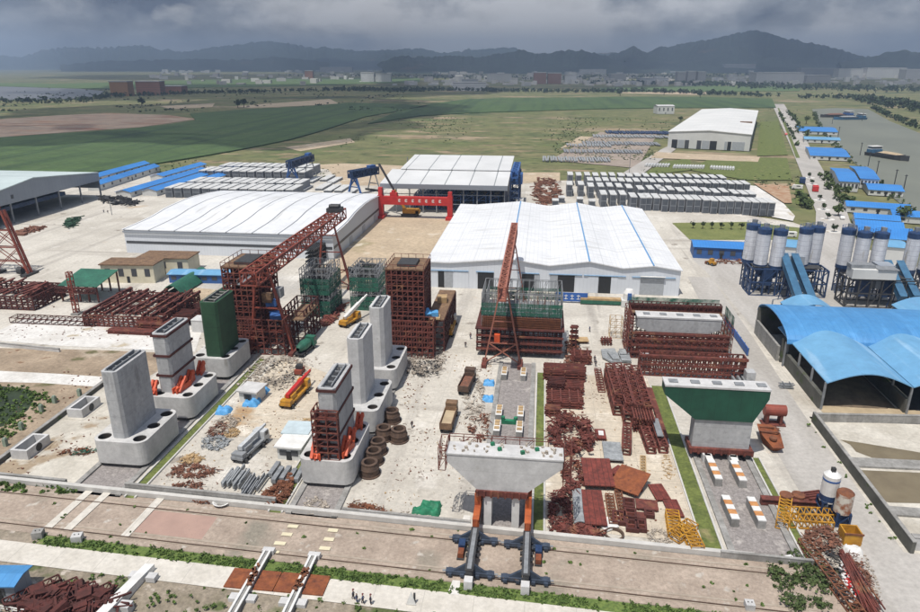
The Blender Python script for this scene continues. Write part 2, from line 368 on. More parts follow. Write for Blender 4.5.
mat('clamp_orange', (.62, .10, .03), (.45, .06, .02), .8, .55)
mat('red_paint', (.50, .03, .025), (.40, .02, .02), .6, .5)
mat('gantry_red', (.27, .06, .035), (.17, .04, .028), .5, .65)
mat('boom_red', (.36, .145, .10), (.28, .10, .07), .5, .65)
mat('primer', RED, RED2, .7, .8, spots=[((.23, .105, .055), .35, .58, .12), ((.30, .17, .10), .9, .68, .05)], fine=(1.6, .4))
mat('primer_dark', (.105, .026, .02), (.055, .017, .014), .7, .85, fine=(1.6, .4))
mat('primer_plank', (.20, .042, .03), (.13, .03, .022), .7, .8, lines=[(0, .9, .1, (.07, .018, .014))], fine=(1.4, .35))
mat('rust', (.22, .085, .04), (.12, .05, .03), .9, .95)
mat('rust_plate', (.27, .085, .03), (.18, .055, .025), .6, .9, spots=((.12, .04, .022), .8, .62, .1), fine=(1.4, .35))
mat('rust_drum', (.12, .075, .052), (.065, .042, .032), 1.0, .9)
mat('brown_deck', (.24, .15, .085), (.14, .085, .055), .5, .95, fine=(1.6, .5))
mat('timber', (.48, .34, .18), (.34, .23, .12), .8, .9)
mat('steel_dark', (.05, .052, .055), (.03, .03, .032), 1, .6)
mat('steel_grey', (.26, .275, .29), (.17, .18, .19), .8, .6)
mat('steel_plate', (.33, .35, .36), (.22, .235, .245), .6, .7, fine=(1.2, .25))
mat('green_paint', (.012, .085, .05), (.008, .055, .034), .35, .6, lines=(0, 2.2, .06, (.008, .045, .028)))
mat('green_pier', (.022, .075, .035), (.014, .05, .024), .35, .6, lines=(2, 3.2, .07, (.01, .03, .015)))
mat('green_roof', (.03, .15, .095), (.02, .10, .065), .3, .6, fine=(1, .3))
mat('green_tarp', (.02, .22, .11), (.012, .12, .06), .8, .7)
mat('tyre', (.02, .02, .02), None, 1, .9)
mat('glass', (.03, .04, .05), None, 1, .15)
mat('skin', (.38, .22, .15), None, 3, .6)
mat('cloth_dark', (.03, .035, .06), None, 3, .9)
mat('cloth_blue', (.05, .09, .2), None, 3, .9)
mat('helmet_red', (.16, .03, .03), None, 3, .4)
mat('helmet_white', (.7, .7, .66), None, 3, .4)
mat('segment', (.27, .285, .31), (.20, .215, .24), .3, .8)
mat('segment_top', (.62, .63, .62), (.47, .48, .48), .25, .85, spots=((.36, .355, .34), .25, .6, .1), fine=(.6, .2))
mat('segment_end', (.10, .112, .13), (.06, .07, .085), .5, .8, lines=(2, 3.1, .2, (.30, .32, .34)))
mat('brick_far', (.34, .16, .10), (.28, .13, .085), .02, .9, lines=(2, 3.3, .9, (.12, .08, .07)))
mat('white_far', (.62, .62, .61), (.55, .55, .55), .02, .9, lines=(2, 3.3, 1.0, (.28, .3, .33)))
mat('grey_far', (.40, .40, .40), (.34, .34, .35), .02, .9, lines=(2, 3.3, 1.1, (.2, .21, .23)))
mat('far_roof', (.52, .52, .52), None, .02, .9)
mat('orange_far', (.42, .22, .10), None, .02, .9)
mat('scrap', (.24, .10, .06), (.10, .055, .04), 2.2, .95)
mat('scrap_light', (.50, .45, .38), (.26, .22, .18), 2.2, .95)
mat('sand', (.46, .37, .245), (.36, .28, .18), .4, .95)
mat('brown_heap', (.17, .125, .085), (.10, .075, .05), .5, .95)
mat('coal', (.03, .03, .035), (.018, .018, .02), .6, .9)
mat('banner_blue', (.03, .12, .42), None, 1, .6)
def net_mat():
    m = bpy.data.materials.new('green_net'); m.use_nodes = True
    nt, b, out = _nodes(m); N = nt.nodes; L = nt.links
    b.inputs['Base Color'].default_value = (.018, .115, .075, 1); b.inputs['Roughness'].default_value = .9
    t = N.new('ShaderNodeBsdfTransparent'); mx = N.new('ShaderNodeMixShader')
    geo = N.new('ShaderNodeNewGeometry'); n = N.new('ShaderNodeTexNoise'); n.inputs['Scale'].default_value = .55; n.inputs['Detail'].default_value = 5
    L.new(geo.outputs['Position'], n.inputs['Vector'])
    mr = N.new('ShaderNodeMapRange'); mr.inputs[1].default_value = .35; mr.inputs[2].default_value = .65; mr.inputs[3].default_value = 1.0; mr.inputs[4].default_value = .5
    L.new(n.outputs[0], mr.inputs[0])
    L.new(mr.outputs[0], mx.inputs[0]); L.new(t.outputs[0], mx.inputs[1]); L.new(b.outputs[0], mx.inputs[2]); L.new(mx.outputs[0], out.inputs[0])
    MATS['green_net'] = m
net_mat()
from mathutils import noise as mnoise
def P(*pts, z=0.0): return [G(px, py, z) for px, py in pts]
mat('verge', (.155, .21, .05), (.085, .135, .032), 1.6, .95, spots=((.26, .24, .12), .5, .66, .06), fine=(3, .4))
# ------------------------------------------------------------------ ground, fields, water
m_ = MB()
m_.sheet([(-16000, 86), (16000, 86), (22000, 26000), (-22000, 26000)], -.5); setting('ground', m_, 'terrain')
def field(name, mt, pts, h, kind='structure', label=None):
    m_ = MB(); m_.prism(P(*pts), -.6, h); o = m_.build(name, mt, loc=(0, 0, 0))
    tag(o, label, 'crop field' if label else None, kind=kind)
field('cane_field', 'cane', [(-60, 141), (0, 138), (60, 134), (110, 131), (160, 126), (196, 121), (190, 114), (240, 110), (300, 107), (350, 103), (395, 104), (430, 106), (400, 111), (365, 117), (322, 131), (290, 140), (240, 150), (200, 157), (150, 165), (85, 174), (0, 173), (-60, 172)], .7, 'stuff', 'wide dark green sugarcane field behind the yard, left of the open grassland')
field('cane_field', 'cane', [(400, 111), (432, 104), (470, 99), (540, 98), (630, 97), (700, 97), (772, 99), (776, 108), (740, 108), (660, 108), (600, 109), (540, 111), (470, 113), (420, 116), (368, 124)], .7, 'stuff', 'long dark green crop strip behind the open grassland, across the middle distance')
field('cane_field', 'cane_pale', [(-80, 82), (60, 84), (200, 80), (330, 78), (420, 78), (420, 82), (300, 86), (170, 88), (90, 89), (-80, 84)], .7, 'stuff', 'pale green far field strip beyond the lake, left of the white house')
field('cane_field', 'cane_pale', [(600, 88), (700, 86), (800, 87), (800, 91), (700, 92), (600, 92)], .7, 'stuff', 'pale green far field strip behind the back hall and below the town')
m_ = MB(); m_.sheet(P((-90, 122), (0, 119), (60, 115), (110, 113), (170, 115), (197, 119), (140, 127), (80, 131), (0, 137), (-90, 143)), -.25); setting('bare_earth', m_, 'red_earth')
for pts in ([(160, 106), (215, 103), (212, 107), (170, 109)], [(235, 106), (330, 99), (340, 104), (250, 108)], [(285, 147), (350, 138), (355, 142), (300, 151)], [(615, 93), (650, 88), (730, 90), (700, 95)], [(560, 148), (580, 136), (600, 137), (590, 144)]):
    m_ = MB(); m_.sheet(P(*pts), -.24); setting('sandy_patch', m_, 'tan_soil')
m_ = MB(); m_.sheet(P((150, 180), (250, 168), (345, 163), (395, 165), (520, 172), (560, 172), (560, 185), (400, 200), (300, 205), (180, 210)), -.22); setting('dirt_ground', m_, 'tan_soil')
m_ = MB(); m_.sheet(P((-60, 84.5), (0, 85), (60, 87), (104, 91), (100, 96), (66, 99), (20, 100), (-60, 101)), -.2); setting('lake', m_, 'lake')
m_ = MB(); m_.sheet(P((812, 109), (835, 108), (868, 109), (872, 111), (890, 121), (930, 137), (1100, 180), (1300, 300), (1000, 260), (925, 224), (905, 207), (880, 186), (850, 158), (830, 140), (818, 124)), -.2); setting('river', m_, 'river')
# yard floor
YARD = [(-420, 120), (-160, 150), (-120, 138), (-91, 138), (-91, 93), (58, 87), (58, 135), (130, 135), (150, 190), (140, 250), (118, 330), (100, 345), (70, 430), (14, 440), (-30, 415), (-120, 405), (-150, 470), (-240, 476), (-290, 380), (-420, 330)]
m_ = MB(); m_.sheet(YARD, 0); setting('yard_floor', m_, 'concrete_ground')
m_ = MB(); m_.sheet(P((772, 104), (784, 104), (800, 129), (822, 168), (847, 212), (858, 245), (800, 275), (742, 300), (722, 285), (780, 250), (815, 235), (816, 212), (804, 180), (790, 145)), .04); setting('main_road', m_, 'concrete_road')
m_ = MB(); m_.sheet([(46.5, 86), (57.0, 86), (57.2, 136), (58.8, 180), (60, 235), (52, 235), (49.5, 180), (47, 136)], .05); setting('service_road', m_, 'concrete_road')
m_ = MB(); m_.sheet([(47, 90), (57.2, 92.2), (86, 91), (110, 60), (64, 63), (48, 70)], .10); setting('service_road', m_, 'concrete_road')
m_ = MB(); m_.sheet([(61, 182), (128, 180), (142, 235), (125, 262), (58, 262), (60, 240)], .03); setting('plant_yard', m_, 'concrete_road')
m_ = MB(); m_.sheet([(-78, 205), (-38, 212), (-38, 300), (-44, 318), (-78, 320)], .03); setting('bare_yard', m_, 'tan_soil')
m_ = MB(); m_.sheet(P((672, 223), (746, 222), (810, 229), (806, 240), (690, 240)), .06); setting('lawn', m_, 'lawn')
for pts in ([(777.5, 108), (779, 108), (800, 158), (796, 158)], [(760, 122), (778, 121), (788, 155), (757, 156)], [(712, 157), (787, 158), (792, 180), (745, 180), (690, 170)], [(795, 178), (803, 181), (806, 206), (796, 204)], [(664, 162), (690, 158), (692, 170), (640, 176)]):
    m_ = MB(); m_.sheet(P(*pts), .05); setting('grass_plot', m_, 'grass')
m_ = MB(); m_.sheet(P((753, 183), (789, 186), (792, 203), (784, 203)), .05); setting('bare_plot', m_, 'rust_soil')
m_ = MB(); m_.sheet(P((745, 185), (756, 186), (784, 204), (795, 216), (793, 221), (772, 217)), .06); setting('yard_slab', m_, 'pale_slab')
mat('storage_soil', (.36, .30, .25), (.27, .22, .18), .05, .95, spots=((.22, .20, .12), .06, .6, .08), fine=(.5, .3))
for pts in ([(550, 160), (600, 132), (660, 130), (637, 168)],):
    m_ = MB(); m_.sheet(P(*pts), -.1); setting('storage_ground', m_, 'storage_soil')
m_ = MB(); m_.sheet(P((618, 176), (660, 150), (668, 146), (676, 149), (640, 176)), .03); setting('access_path', m_, 'concrete_road')
m_ = MB(); m_.sheet(P((656, 152), (760, 157), (758, 162), (650, 158)), .07); setting('hall_apron', m_, 'tan_soil')
# left side: pale slab, dirt lots and the weedy pool
m_ = MB(); m_.sheet(P((-40, 346), (0, 330), (30, 317), (205, 322), (195, 352), (60, 346), (0, 341)), .05); setting('casting_slab', m_, 'pale_slab')
m_ = MB(); m_.sheet(P((-60, 347), (100, 350), (190, 354), (120, 392), (85, 400), (-30, 500), (-200, 520), (-300, 420)), .025); setting('dirt_lot', m_, 'dirt')
m_ = MB(); m_.sheet(P((-60, 372), (0, 371), (60, 374), (104, 377), (98, 387), (40, 383), (-60, 381)), .05); setting('side_path', m_, 'pale_slab')
m_ = MB(); m_.sheet(P((-40, 394), (0, 386), (28, 389), (36, 396), (28, 410), (10, 424), (-40, 440)), .03); setting('weedy_pool', m_, 'pond')
m_ = MB(); m_.sheet(P((4, 463), (98, 388), (104, 385), (120, 392), (140, 452), (98, 492), (74, 490), (-60, 476)), .04); setting('lot_slab', m_, 'pit_floor')
# quay strip: everything here runs two degrees off the yard
QS = -.041
def qy(y, x): return y + QS * (x + 40)
def strip(name, mt, x0, x1, ya, yb, z, top=None):
    n = max(1, int((x1 - x0) / 12)); m_ = MB()
    pl = [(x0 + (x1 - x0) * i / n, qy(ya, x0 + (x1 - x0) * i / n)) for i in range(n + 1)] + [(x0 + (x1 - x0) * i / n, qy(yb, x0 + (x1 - x0) * i / n)) for i in range(n, -1, -1)]
    if top is None: m_.sheet(pl, z)
    else: m_.prism(pl, z, top)
    return setting(name, m_, mt)
m_ = MB(); vs = []; fs = []
YS = [44, 52, 58, 63, 67, 70, 72, 73.5, 90]; ZS = [-4.2, -3.3, -2.2, -1.2, -.5, -.12, .0, .02, .02]; NX = 80
for j, (y, z) in enumerate(zip(YS, ZS)):
    for i in range(NX + 1):
        x = -170 + 320 * i / NX; yy = qy(y, x)
        vs.append((x, yy, z + (mnoise.noise(Vector((x * .3, y * .4, 2))) * .25 if 1 < j < 6 else 0)))
for j in range(len(YS) - 1):
    for i in range(NX): fs.append((j * (NX + 1) + i, j * (NX + 1) + i + 1, (j + 1) * (NX + 1) + i + 1, (j + 1) * (NX + 1) + i))
m_.add(vs, fs); setting('shore_ground', m_, 'shore')
m_ = MB(); m_.sheet([(-3000, -300), (3000, -300), (3000, 86), (150, 86), (150, 56), (-170, 60), (-170, 86), (-3000, 86)], -3.4); setting('sea', m_, 'river')
strip('rail_pavement', 'pavement', -170, 44, 79.2, 90.6, .05)
strip('quay_road', 'quay_concrete', -170, 70, 72.6, 76.9, .12)
strip('grass_strip', 'verge', -75.5, 48, 76.95, 79.0, .07)
strip('quay_kerb', 'kerb', -170, 34, 90.7, 91.5, .0, .9)
for y, w in ((80.6, .35), (81.7, .25), (88.0, .35), (89.2, .25)):
    strip('rail_beam', 'rail_bed', -170, 40, y - w * .7, y + w * .7, .02, .11)
for y in (80.6, 88.0):
    o = strip('crane_rail', 'rust_drum', -170, 40, y - .07, y + .07, .11, .24)
    del o['kind']; tag(o, 'long steel rail on the %s concrete beam of the quay pavement' % ('front' if y < 84 else 'rear'), 'rail')
for x0, x1, mt in ((-62, -50.5, 'red_pave'),):
    mat('red_pave', (.40, .27, .22), (.34, .23, .19), .3, .95)
    strip('red_paving', mt, x0, x1, 82, 87.6, .06)
for x in (-76, -72.6, -62.6):
    m_ = MB(); m_.sheet([(x - .9, qy(80.7, x)), (x + .5, qy(80.7, x)), (x + .9, qy(91, x)), (x - .5, qy(91, x))], .16); setting('track_slab', m_, 'quay_concrete')
# cap tracks and grass strips
for x0, x1, y0, y1 in ((-79.7, -69.6, 91.5, 170), (-39.8, -31, 90.2, 158), (-8.6, .4, 89.5, 155), (30.5, 41, 88, 120)):
    m_ = MB(); m_.sheet([(x0, y0), (x1, y0 - .3), (x1, y1), (x0, y1)], .05); setting('track_bed', m_, 'gravel')
    for x in (x0 + .5, x1 - .5):
        m_ = MB(); m_.box(x - .5, x + .5, y0, y1, .0, .35); setting('track_beam', m_, 'wall_grey')
for x0, x1, y0, y1 in ((-68.6, -67.0, 91.2, 150), (-42.6, -40.6, 90.3, 113), (.9, 2.5, 89, 150), (27.0, 29.6, 88, 146), (41.5, 42.6, 88, 117)):
    m_ = MB(); m_.sheet([(x0, y0), (x1, y0), (x1, y1), (x0, y1)], .06); setting('grass_verge', m_, 'grass')
    for x in (x0 - .15, x1 + .15):
        m_ = MB(); m_.box(x - .15, x + .15, y0, y1, 0, .3); setting('verge_kerb', m_, 'kerb')
mat('plank_slab', (.60, .535, .43), (.46, .40, .315), .1, .9, spots=[((.40, .27, .15), .07, .62, .08), ((.68, .63, .54), .15, .6, .1), ((.33, .29, .23), .3, .66, .06)], lines=[(1, 2.9, .13, (.36, .32, .26)), (0, 6.6, .1, (.40, .36, .29))], fine=(1.2, .22))
m_ = MB(); m_.sheet([(2.9, 92), (26.7, 90.5), (26.7, 150), (2.9, 150)], .045); setting('slab', m_, 'plank_slab')
m_ = MB(); m_.sheet([(-64, 113), (-43, 113), (-43, 140), (-60, 150), (-64, 150)], .045); setting('slab', m_, 'plank_slab')
# pits on the right, behind the long wall
m_ = MB(); m_.sheet([(58.4, 84), (58.4, 133), (130, 137), (150, 110), (110, 84)], .06); setting('pit_floor', m_, 'pit_floor')
m_ = MB(); m_.sheet(P((840, 440), (860, 443), (915, 452), (940, 457), (940, 462), (917, 463), (902, 460), (872, 458), (856, 452), (850, 445)), .10); setting('settling_pool', m_, 'puddle')
m_ = MB(); m_.sheet(P((852, 470), (940, 474), (940, 504), (890, 503), (872, 499), (858, 485)), .10); setting('settling_pool', m_, 'puddle')

# ------------------------------------------------------------------ hills and haze
def hill(name, prof, D, depth, mt, seed=0, rough=.3, rows=14, step=5.0):
    pts = []
    x = prof[0][0]
    while x <= prof[-1][0] + .01:
        for (a, ya), (b, yb) in zip(prof, prof[1:]):
            if a <= x <= b: y = ya + (yb - ya) * (x - a) / (b - a); break
        d = _rt * (x - 460) - _up * (y - 306) + _fw * FPX
        hx, hy = d.x, d.y; t = D / math.hypot(0, FPX * math.cos(PITCH) + 242 * math.sin(PITCH))
        z = HC + d.z * t + (mnoise.noise(Vector((x * .11, seed, 0))) * 16 + mnoise.noise(Vector((x * .3, seed, 3))) * 16 + mnoise.noise(Vector((x * .9, seed, 5))) * 8) * D / 7000
        pts.append((hx * t, hy * t, max(z, 2))); x += step
    m_ = MB(); n = len(pts); vs = []; fs = []
    for r in range(rows + 1):
        v = -1 + 2 * r / rows; k = (1 - abs(v)) ** 1.15
        for i, (px, py, pz) in enumerate(pts):
            q = Vector((px, py, 0)).normalized() * (v * depth)
            nz = mnoise.fractal(Vector((px * .0016, (py + v * depth) * .0016, seed)), 1.0, 2.0, 5)
            zz = pz * k * (1 + rough * nz * (1 - k) * 2.2) if k > 0 else -3
            if v != 0: q += Vector((nz * 60, 0, 0))
            vs.append((px + q.x, py + q.y, zz if 0 < r < rows else -3))
    for r in range(rows):
        for i in range(n - 1):
            fs.append((r * n + i, r * n + i + 1, (r + 1) * n + i + 1, (r + 1) * n + i))
    m_.add(vs, fs); return setting(name, m_, mt)
hill('hill', [(560, 62), (600, 57), (620, 52), (634, 46), (646, 53), (660, 47), (674, 46), (690, 42), (715, 39), (735, 33), (757, 30), (770, 34), (785, 38), (800, 41), (815, 44), (835, 48), (850, 53), (872, 58), (890, 62)], 7000, 1500, 'hill_wood', 1, .35, 18, 1.5)
hill('hill', [(840, 62), (870, 57), (890, 52), (905, 50), (920, 53), (940, 52), (965, 47), (1000, 58)], 5500, 900, 'hill_wood', 2, .3, 14, 3)
hill('hill', [(380, 63), (388, 59), (400, 56), (425, 57), (450, 56), (480, 57), (505, 53), (520, 50), (540, 54), (560, 51), (582, 50), (600, 55), (625, 62)], 6200, 900, 'hill_wood', 3, .3, 14, 1.5)
hill('hill', [(270, 58), (300, 50), (325, 47), (355, 51), (390, 50), (420, 48), (440, 53), (470, 50), (497, 48), (515, 48), (530, 53), (560, 57), (610, 52), (630, 55)], 10500, 1800, 'hill_wood', 4, .3, 14, 1.5)
hill('hill', [(-80, 52), (-30, 54), (20, 57), (45, 50), (65, 47), (90, 48), (115, 47), (140, 45), (165, 50), (185, 52), (215, 47), (250, 43), (270, 41), (290, 44), (310, 47), (330, 55)], 11000, 2000, 'hill_wood', 5, .3, 14, 1.5)
hill('hill', [(60, 65), (100, 61), (150, 60), (200, 59), (240, 60), (275, 57), (300, 59), (330, 63)], 7800, 700, 'hill_wood', 6, .3, 10, 4)
def haze():
    m = bpy.data.materials.new('haze_air'); m.use_nodes = True
    nt = m.node_tree; nt.nodes.clear(); o = nt.nodes.new('ShaderNodeOutputMaterial'); v = nt.nodes.new('ShaderNodeVolumePrincipled')
    v.inputs['Color'].default_value = (.55, .73, 1.0, 1); v.inputs['Density'].default_value = 1.4e-4; v.inputs['Anisotropy'].default_value = .1
    nt.links.new(v.outputs[0], o.inputs['Volume'])
    MATS['haze_air'] = m
    m_ = MB(); m_.box(-13500, 13500, -250, 13400, -5.2, 500)
    return stuff('haze', m_, 'haze_air', 'pale blue haze in the air over the plain and far hills', 'haze')
haze()

def shade_cloud(cx, cy, z, rx, ry, rz, seed):
    m_ = MB(); bm = bmesh.new(); bmesh.ops.create_icosphere(bm, subdivisions=4, radius=1)
    for v in bm.verts:
        d = v.co.copy(); k = 1 + .45 * mnoise.fractal(d * 1.7 + Vector((seed, 0, 0)), 1.0, 2.0, 5)
        v.co = Vector((cx + d.x * rx * k, cy + d.y * ry * k, z + (d.z * rz * k if d.z > 0 else d.z * rz * .25)))
    bm.verts.index_update(); m_.v = [tuple(v.co) for v in bm.verts]; m_.f = [tuple(v.index for v in f.verts) for f in bm.faces]; bm.free()
    return setting('shade_cloud', m_, 'shade_cloud_mist')
def shade_cloud_mat():
    m = bpy.data.materials.new('shade_cloud_mist'); m.use_nodes = True
    nt, b_, out = _nodes(m); b_.inputs['Base Color'].default_value = (.8, .8, .82, 1); b_.inputs['Roughness'].default_value = 1
    t = nt.nodes.new('ShaderNodeBsdfTransparent'); mx = nt.nodes.new('ShaderNodeMixShader'); mx.inputs[0].default_value = .42
    nt.links.new(t.outputs[0], mx.inputs[1]); nt.links.new(b_.outputs[0], mx.inputs[2]); nt.links.new(mx.outputs[0], out.inputs[0]); MATS['shade_cloud_mist'] = m
shade_cloud_mat()
# unseen clouds added above the view to shade the plain; the sun throws their shade about z * (.14, .27) further on
SHADE_CLOUDS = [(-650, 560, 1300, 330, 420, 120), (-1000, 1500, 1400, 700, 520, 160), (-300, 2300, 1500, 600, 700, 160), (1200, 2600, 1500, 900, 700, 180),
          (120, 3900, 1500, 1200, 800, 200), (-1900, 3600, 1500, 1100, 900, 200), (2200, 4400, 1600, 1000, 900, 200), (-900, 5600, 1600, 1600, 900, 220), (1200, 6300, 1700, 1500, 900, 220), (3400, 6800, 1700, 1500, 1300, 240), (-3400, 7400, 1700, 1900, 1400, 240), (300, 8200, 1800, 1900, 1000, 240)]
for k_, c_ in enumerate(SHADE_CLOUDS): shade_cloud(*c_, k_ * 3.1)

# ------------------------------------------------------------------ vegetation
def leaf_cloud(mb, c, rx, rz, n, s, rng=random):
    """leaf clumps through an uneven crown"""
    lobes = [(Vector((rng.uniform(-.45, .45) * rx, rng.uniform(-.45, .45) * rx, rng.uniform(-.35, .45) * rz)), rng.uniform(.45, .75)) for _ in range(6)]
    c = Vector(c)
    for _ in range(n):
        o, k = rng.choice(lobes)
        d = Vector((rng.gauss(0, 1), rng.gauss(0, 1), rng.gauss(0, 1))).normalized() * (rng.random() ** .4)
        p = c + o + Vector((d.x * rx * k, d.y * rx * k, d.z * rz * k))
        a = Vector((rng.gauss(0, 1), rng.gauss(0, 1), rng.gauss(0, .7))).normalized(); b = a.cross(Vector((rng.gauss(0, 1), rng.gauss(0, 1), rng.gauss(0, 1)))).normalized()
        q = s * rng.uniform(.6, 1.3)
        mb.add([p - a * q - b * q * .5, p + a * q - b * q * .6, p + a * q * .7 + b * q * .7, p - a * q * .6 + b * q * .6], [(0, 1, 2, 3)])
def woodland(label, path, count, h, width, mt='leaf_dark', leaves=16, name='far_woodland'):
    pts = [Vector((*G(*p), 0)) for p in path]; m_ = MB(); rg = random.Random(len(label) * 7 + count)
    L = [(b - a).length for a, b in zip(pts, pts[1:])]; T = sum(L)
    for _ in range(count):
        t = rg.random() * T
        for i, l in enumerate(L):
            if t <= l: break
            t -= l
        p = pts[i].lerp(pts[i + 1], t / l) + Vector((rg.uniform(-1, 1) * width * .6, rg.uniform(-.5, .5) * width, 0))
        hh = h * rg.uniform(.6, 1.25)
        leaf_cloud(m_, (p.x, p.y, hh * .55 - .4), hh * .5, hh * .5, leaves, hh * .2, rg)
    return stuff(name, m_, mt, label, 'woods')
woodland('dark line of trees along the far edge of the lake and fields on the left', [(-60, 103), (60, 103), (120, 97), (200, 94), (330, 91), (430, 92)], 420, 9, 30)
woodland('dark band of trees behind the crop strip in the middle distance', [(330, 90), (450, 91), (560, 93), (640, 92), (770, 97)], 520, 10, 40)
woodland('broad dark wood between the crop strip and the town on the right', [(600, 84), (680, 84), (760, 87), (840, 90), (960, 92)], 700, 13, 260, leaves=12)
woodland('dark trees on the plain between the far houses', [(300, 76), (420, 77), (520, 80), (620, 78), (740, 75), (900, 76)], 700, 14, 500, leaves=10)
woodland('dense trees along the far bank of the river', [(872, 108), (890, 117), (930, 133), (990, 150)], 130, 6, 10)
woodland('trees on the land behind the far river bank', [(800, 98), (860, 99), (920, 110), (980, 122)], 340, 10, 60)
woodland('green bushes along the near bank of the river', [(814, 112), (818, 125), (832, 143), (852, 163), (884, 190), (908, 212), (925, 226)], 220, 2.8, 5, 'leaf', 18)
woodland('green trees between the main road and the blue roofed sheds', [(790, 113), (806, 140)], 26, 6, 6, 'leaf', 26)
woodland('green bushes along the foot of the road by the blue roofed sheds', [(822, 176), (846, 208)], 30, 4.5, 5, 'leaf', 26)
woodland('trees in the middle of the main road far from the silos', [(779, 114), (789, 131), (796, 146)], 34, 4.5, 2, 'leaf', 20)
woodland('bushes beside the road at the end of the segment yard', [(797, 196), (802, 202), (806, 209)], 14, 4.5, 4, 'leaf', 30)
def scrub(label, px0, px1, py0, py1, n, s, mt='leaf'):
    m_ = MB(); rg = random.Random(n)
    k = 0
    while k < n:
        x, y = G(rg.uniform(px0, px1), rg.uniform(py0, py1))
        if mnoise.noise(Vector((x * .012, y * .006, n))) < rg.uniform(-.02, .42): k += .12; continue
        k += 1; u = s * rg.uniform(.5, 1.5); leaf_cloud(m_, (x, y, u * .3 - .3), u * 1.3, u * .5, 8, u * .5, rg)
    return stuff('scrub', m_, mt, label, 'scrub')
scrub('low scrub scattered over the open grassland behind the shed and segment stacks', 340, 660, 117, 160, 1300, .8)
scrub('low dark scrub on the rough ground before the cane field', 150, 400, 140, 178, 420, .7)
scrub('low scrub over the far rough fields on the left', 0, 420, 88, 112, 520, 2.2, 'leaf_dark')
scrub('low scrub across the plots around the far hall', 640, 800, 108, 190, 360, .8)
# weeds, uncountable
def weed_patch(label, pts, count, s, mt='weeds', name='weeds', h=.7):
    m_ = MB(); rg = random.Random(count)
    xs = [p[0] for p in pts]; ys = [p[1] for p in pts]
    def inside(x, y):
        c = False
        for (ax, ay), (bx, by) in zip(pts, pts[1:] + pts[:1]):
            if (ay > y) != (by > y) and x < (bx - ax) * (y - ay) / (by - ay) + ax: c = not c
        return c
    k = 0
    while k < count:
        x, y = rg.uniform(min(xs), max(xs)), rg.uniform(min(ys), max(ys))
        if not inside(x, y): continue
        if mnoise.noise(Vector((x * .25, y * .35, count))) < rg.uniform(-.5, .25): k += .3; continue
        k += 1; u = h * rg.uniform(.4, 1.3)
        leaf_cloud(m_, (x, y, u * .45), u * .8, u * .5, 16, s * rg.uniform(.7, 1.2), rg)
    return stuff(name, m_, mt, label, 'weeds')
weed_patch('green weeds growing along the strip between quay road and pavement', [(-76, qy(76.9, -76)), (48, qy(76.9, 48)), (48, qy(79, 48)), (-76, qy(79, -76))], 1300, .15, h=.5)
weed_patch('weeds and scrub on the waste ground around the dark pool', P((-30, 384), (40, 388), (60, 400), (10, 440), (-60, 470)), 520, .22, h=.6)
weed_patch('scattered weed tufts on the rail pavement', [(-80, 79.5), (40, 76), (40, 88), (-80, 91)], 46, .2, h=.35)
weed_patch('weed tufts on the shore in front of the quay road', [(-66, 66), (10, 66), (10, 71.5), (-66, 73.2)], 190, .16, h=.5)
weed_patch('green bushes beside the scrap heap at the end of the quay strip', P((768, 566), (790, 553), (812, 548), (828, 575), (832, 612), (795, 612), (775, 604)), 190, .2, 'leaf', h=1.1)
weed_patch('weeds along the low wall in front of the dirt lot', P((0, 478), (75, 488), (75, 494), (0, 492)), 60, .3, h=.5)
weed_patch('weeds growing along the foot of the long pit wall', [(56.2, 95), (57.4, 95), (57.4, 132), (56.2, 132)], 16, .16, h=.5)
# ------------------------------------------------------------------ halls
mat('track_blue', (.22, .38, .56), None, 1, .6)
def white_hall():
    r = empty('factory_hall', (4, 213, 0), 'long workshop hall with a bright white roof in the yard centre, behind the scaffolds', 'hall')
    x0, x1, y0, y1 = -36.2, 45, 213, 310
    prof = [(x0, 8.6), (-29, 8.5), (-9, 10.4), (3.7, 8.6), (16.3, 10.4), (27, 8.5), (36.4, 9.6), (x1, 8.3)]
    m_ = MB(); m_.extrude_xz([(x0, 0)] + prof + [(x1, 0)], y0, y1); m_.build('wall', 'white_wall', r)
    m_ = MB(); up = [(x, z + .35) for x, z in prof]; up[0] = (x0 - .5, up[0][1]); up[-1] = (x1 + .5, up[-1][1])
    m_.extrude_xz([(up[0][0], up[0][1] - .3)] + [(x, z - .3) for x, z in up[1:-1]] + [(up[-1][0], up[-1][1] - .3)] + up[::-1], y0 - .6, y1 + .6); m_.build('roof', 'white_roof', r)
    for x, z in ((-9, 10.4), (16.3, 10.4), (36.4, 9.6)):
        m_ = MB(); m_.box(x - .22, x + .22, y0 - .65, y1 + .65, z + .34, z + .52); m_.build('ridge_cap', 'blue_trim', r)
    def X(px): return x0 + (px / 3.286 + 420 - 428) * .323
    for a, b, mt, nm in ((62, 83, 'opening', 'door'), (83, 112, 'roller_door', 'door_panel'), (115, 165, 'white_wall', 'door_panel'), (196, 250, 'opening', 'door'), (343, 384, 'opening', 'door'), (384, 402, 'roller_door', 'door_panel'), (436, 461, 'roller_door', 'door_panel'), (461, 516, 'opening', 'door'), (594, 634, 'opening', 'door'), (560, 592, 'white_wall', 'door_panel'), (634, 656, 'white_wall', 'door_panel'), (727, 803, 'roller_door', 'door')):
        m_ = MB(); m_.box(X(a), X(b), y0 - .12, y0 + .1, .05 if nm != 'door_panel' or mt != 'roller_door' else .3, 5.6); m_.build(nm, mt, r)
    for a, b in ((20, 165), (190, 250), (330, 400), (432, 540), (545, 680), (700, 838)):
        m_ = MB(); m_.box(X(a), X(b), y0 - .3, y0, 5.8, 6.0); m_.build('door_track', 'track_blue', r)
    m_ = MB(); m_.box(X(725), X(805), y0 - .9, y0 - .31, 6.15, 6.4); m_.build('canopy', 'white_paint', r)
white_hall()

